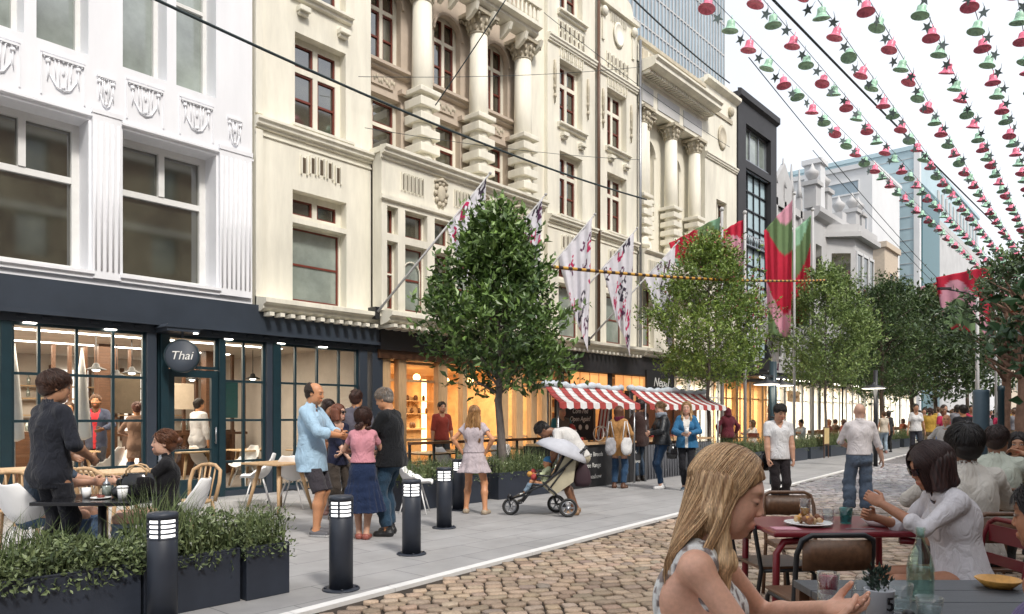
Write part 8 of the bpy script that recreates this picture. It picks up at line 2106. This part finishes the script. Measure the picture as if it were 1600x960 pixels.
q = MB(); pts = [(-.02, 0, .24), (.0, -.14, .55), (.06, -.17, .66), (.09, -.10, .80), (.08, 0, .81)]; q.tube(pts, .02, 6); q.build('strap', MAT['black_metal'], r)
stand(1343, 806, 75, 1.63, 'm', skin='fair', lod=1, label='bald man seen from behind in a white rolled sleeve shirt and faded jeans', hair=dict(style='receding', col=(.30, .18, .11), strands=False) if False else dict(style='bald', col=(.3, .2, .12)), head=(-.3, 0, 0), hr=(.06, -.34, .86), hl=(.24, .10, 1.05), er=(-.6, -1, 0),
      top=dict(col=(.62, .58, .58), slv=1.3, collar=1, hem=.02, g=.020, loose=.02, rip=.010), bottom=dict(col=(.075, .10, .14), wide=.035, g=.016, rip=.010, fn=lambda V, C: C*(1+1.1*np.exp(-((V[:, 2]-.66)/.17)**2)[:, None]*np.clip(.5-V[:, 0]*4, 0, 1)[:, None])), shoes=(.25, .18, .13), fl=(.05, .14), fr=(-.02, -.10))
x, y = cw(1381, 28.5); person((x, y), RA+R(85), 1.62, 'f', skin='light', lod=2, label='distant woman in a pale blouse and light jeans walking away', hair=dict(style='bun', col=(.12, .06, .03)), top=dict(col=(.52, .46, .38), slv=.4, hem=-.06), bottom=dict(col=(.28, .36, .44), g=.008), shoes=(.3, .15, .12), fl=(.1, .05), fr=(-.1, -.05))
x, y = cw(1388, 29.3); person((x, y), RA+R(90), 1.66, 'f', skin='tan', lod=3, label='distant person in dark clothes walking beside the woman in light jeans', hair=dict(style='bob', col=(.03, .02, .015)), top=dict(col=(.03, .03, .03), slv=1.2), bottom=dict(col=(.02, .02, .02)))
x, y = cw(1479, 14.0); person((x, y), RA+R(215), 1.48, 'm', skin='sun', lod=1, fat=1.12, label='bald man in a pale grey sweater walking behind the diners', hair=None, head=(.3, 0, 0), hl=(.25, .38, 1.12), hr=(.1, -.28, 1.0), el=(-.2, 1, -.6), top=dict(col=(.46, .44, .42), slv=1.95, hem=-.02, collar=1), bottom=dict(col=(.28, .21, .15)), shoes=(.05, .03, .02))
x, y = cw(1505, 17.0); person((x, y), RA+R(80), 1.70, 'm', skin='sun', lod=2, label='man in a black jacket walking away left of the thick post', hair=DK, top=dict(col=(.015, .015, .018), slv=1.95), bottom=dict(col=(.02, .02, .03)))
# diners behind the planters
FD = 'diners sitting on the far terraces'
for px, n, a, c, hc, sx, lb in ((1252, 10.0, 200, (.35, .38, .42), (.02, .02, .02), 'm', 'seated diner in a grey shirt with black hair left of the menu board'), (1295, 10.3, 180, (.12, .03, .02), (.20, .07, .03), 'f', 'seated red haired diner in dark red behind the menu board'),
        (1305, 10.9, 10, (.10, .06, .04), (.05, .02, .015), 'm', 'seated diner in brown under the third tree'), (1318, 10.2, 0, (.25, .05, .03), (.07, .03, .02), 'f', 'seated diner in rust red left of the bald man'), (1176, 10.6, 200, (.55, .5, .45), (.10, .05, .02), 'f', 'seated diner in cream beside the red chairs'),
        (1411, 10.0, 10, (.30, .08, .04), (.08, .03, .02), 'f', 'seated diner in orange red beyond the distant couple')):
    x, y = at(px, n); person((x, y), RA+R(a), 1.70, sx, skin='tan', lod=3 if px > 1280 else 2, hip=(0, 0, .52), fl=(.42, .1), fr=(.42, -.1), hl=(.4, .12, .85), hr=(.4, -.12, .85), label=lb, hair=dict(style='short' if sx == 'm' else 'bob', col=hc), top=dict(col=c, slv=1.2), bottom=dict(col=(.03, .03, .05)))
# people inside the cafe
for px, Yd, a, H, sx, tc_, bc, hr_, lb in ((150, 14.6, 290, 1.84, 'm', (.05, .06, .10), (.04, .04, .05), dict(style='short', col=(.12, .05, .02), beard=.8), 'bearded man in a navy jacket and red tie inside the cafe window'),
        (214, 13.9, 120, 1.68, 'f', (.24, .15, .11), (.06, .10, .18), dict(style='bun', col=(.10, .03, .02)), 'woman in a brown coat seen from behind inside the cafe window'), (240, 15.2, 200, 1.86, 'm', (.03, .03, .05), (.03, .03, .04), dict(style='short', col=(.05, .02, .01)), 'tall man in dark clothes behind the brown coat woman inside the cafe'),
        (108, 15.2, 300, 1.70, 'f', (.40, .2, .18), (.05, .05, .05), dict(style='long', col=(.10, .05, .03)), 'woman in dusty pink at the left of the cafe interior'), (310, 15.5, 60, 1.78, 'm', (.50, .50, .52), (.03, .03, .03), DK, 'waiter in a pale shirt seen through the cafe door')):
    x, y = cw(px, Yd); person((x, y), RA+R(a), H, sx, skin='sun', lod=2, base_z=.03, label=lb, hair=hr_, top=dict(col=tc_, slv=1.92, g=.022, hem=-.2 if H != 1.68 else -.4, open=(.45, .03, .04) if 'tie' in lb else None), bottom=dict(col=bc), hl=(.3, .15, 1.1))
x, y = cw(690, 16.8); person((x, y), RA+R(300), 1.74, 'm', skin='tan', lod=2, base_z=.03, label='barista in dark red inside the timber shop', hair=DK, top=dict(col=(.20, .03, .02), slv=1.2), bottom=dict(col=(.03, .03, .03)))
# distant crowd
rc = np.random.default_rng(12); tops = [('white', (.6, .6, .6)), ('teal', (.03, .35, .33)), ('crimson', (.42, .03, .08)), ('black', (.02, .02, .02)), ('blue', (.05, .12, .35)), ('mustard', (.45, .28, .05)), ('pink', (.55, .2, .3)), ('grey', (.2, .2, .22)), ('green', (.06, .25, .10)), ('brown', (.14, .07, .04))]
bots = [('dark', (.03, .03, .04)), ('denim', (.07, .13, .25)), ('khaki', (.28, .22, .14))]
k = 0
for i in range(60):
    tn, tcx = tops[i % 10]; bn, bcx = bots[(i//10+i) % 3]; px = 1431 + (i*37 % 163); Y = 25 + (i*13 % 32)
    x, y = cw(px, Y); person((x, y), RA+R(rc.uniform(60, 120) if i % 2 else rc.uniform(240, 300)), rc.uniform(1.58, 1.88), 'f' if i % 3 == 0 else 'm', skin=['tan', 'light', 'brown'][i % 3], lod=3,
        label=f'distant pedestrian in a {tn} top and {bn} trousers in the crowd under the trees', group='distant pedestrians filling the far end of the street', hair=dict(style=['short', 'bob', 'curly'][i % 3], col=[(.02, .015, .01), (.12, .06, .03), (.04, .02, .015)][(i//2) % 3]),
        top=dict(col=tcx, slv=.8 + .9*(i % 2)), bottom=dict(col=bcx), fl=(.16*(-1)**i, .09), fr=(-.14*(-1)**i, -.09))
# -- foreground diners
bx, by = cam_at(.530, 2.10)
def lattice(q, C):
    a = np.abs(np.mod((q[:, 1]+q[:, 0])*1.0*14 + q[:, 2]*14, 1)-.5) + np.abs(np.mod((q[:, 1]+q[:, 0])*14 - q[:, 2]*14, 1)-.5)
    return np.where((a < .42)[:, None], np.array([.24, .20, .19]), C)
B1 = person((bx, by), RA+R(-24), 1.64, 'f', skin=(.66, .37, .26), lod=0, hip=(-.02, 0, .635), lean=.14, label='blonde woman in a white lattice sleeveless top sitting at the dark table looking down', head=(.04, .30, .0), hscale=1.04, eyes_closed=True, fist=.22,
       fl=(.38, .10), fr=(.36, -.10), hl=(.36, .12, .97), hr=(.37, .02, .95), el=(-.3, .8, -.8), er=(-.35, -.8, -.8), pal=(0, -.5, .85), par=(0, .5, .85),
       hair=dict(style='long', col=(.32, .165, .07), col2=(.74, .50, .28), len=.30, one=1, wave=.25, mix=.05), top=dict(col=(.72, .72, .70), slv=0, hem=-.05, neck=.085, g=.012, rip=.004, fn=lattice, name='top'), bottom=dict(col=(.02, .02, .03)))
cx_, cy_ = cam_at(.47, 1.82); simple_chair('dark chair under the blonde woman', (cx_, cy_, 0), RA, 'chairs at the dark table')
cx_, cy_ = cam_at(2.62, 4.30)
person((cx_, cy_), RA+R(176), 1.68, 'f', skin=(.36, .17, .10), lod=0, hip=(0, 0, .53), lean=.30, hscale=1.10, label='dark haired woman in sunglasses and a white blouse eating at the red table', head=(-.05, .32, 0), glasses=True, fist=.9,
       fl=(.45, .1), fr=(.4, -.1), hl=(.50, .10, .98), hr=(.42, -.22, .86), el=(0, .8, -1), er=(0, -.8, -1), hair=dict(style='bob', col=(.022, .010, .009), col2=(.05, .02, .018), fringe=1, vol=.010),
       top=dict(col=(.56, .54, .56), slv=1.35, hem=-.14, g=.024, loose=.04, collar=1, rip=.010, name='blouse'), bottom=dict(col=(.012, .012, .015)))
cx_, cy_ = cam_at(3.10, 5.00); person((cx_, cy_), RA+R(75), 1.78, 'm', skin='brown', lod=1, hip=(0, 0, .53), lean=.12, hscale=1.15, label='man with short black hair in a cream shirt seen from behind at the red table', hair=dict(style='short', col=(.012, .009, .008), vol=.006), head=(.1, .1, 0),
       fl=(.4, .1), fr=(.4, -.1), hl=(.42, .15, .86), hr=(.42, -.15, .86), top=dict(col=(.52, .49, .44), slv=1.2, collar=1, g=.024, loose=.03, rip=.011), bottom=dict(col=(.02, .02, .02)))
cx_, cy_ = cam_at(4.28, 6.50); person((cx_, cy_), RA+R(60), 1.78, 'm', skin='brown', lod=1, hip=(0, 0, .52), lean=.12, label='man in a pale green shirt seen from behind farther right', hair=dict(style='short', col=(.025, .012, .010)), head=(-.3, .05, 0),
       fl=(.4, .1), fr=(.4, -.1), hl=(.42, .15, .86), hr=(.42, -.15, .86), top=dict(col=(.44, .47, .40), slv=1.3, collar=1, g=.024, loose=.03, rip=.011), bottom=dict(col=(.02, .02, .02)))
cx_, cy_ = cam_at(5.12, 7.45); person((cx_, cy_), RA+R(235), 1.66, 'f', skin='tan', lod=1, hip=(0, 0, .53), lean=.05, label='dark haired woman at the right edge raising a hand to her mouth', hair=dict(style='bob', col=(.015, .010, .009)), head=(0, .05, 0), fl=(.4, .1), fr=(.4, -.1), hl=(.20, .04, 1.14), hr=(.4, -.15, .86),
       top=dict(col=(.16, .06, .04), slv=.6), bottom=dict(col=(.02, .02, .02)))
cx_, cy_ = cam_at(1.76, 2.30); person((cx_, cy_), RA+R(118), 1.66, 'f', skin=(.34, .15, .08), lod=0, hip=(0, 0, .50), lean=.12, label='person with tied black hair in a mauve top at the right edge of the picture', hair=dict(style='bun', col=(.012, .009, .009)), head=(.2, .1, 0), fl=(.4, .1), fr=(.4, -.1), hl=(.16, .20, .62), hr=(.22, -.18, .60),
       el=(-.3, .5, -1), top=dict(col=(.16, .13, .24), slv=0, g=.012, name='top'), bottom=dict(col=(.02, .02, .02)))
simple_chair('dark chair under the person in the mauve top', (cx_, cy_, 0), RA+R(150), 'chairs at the dark table')
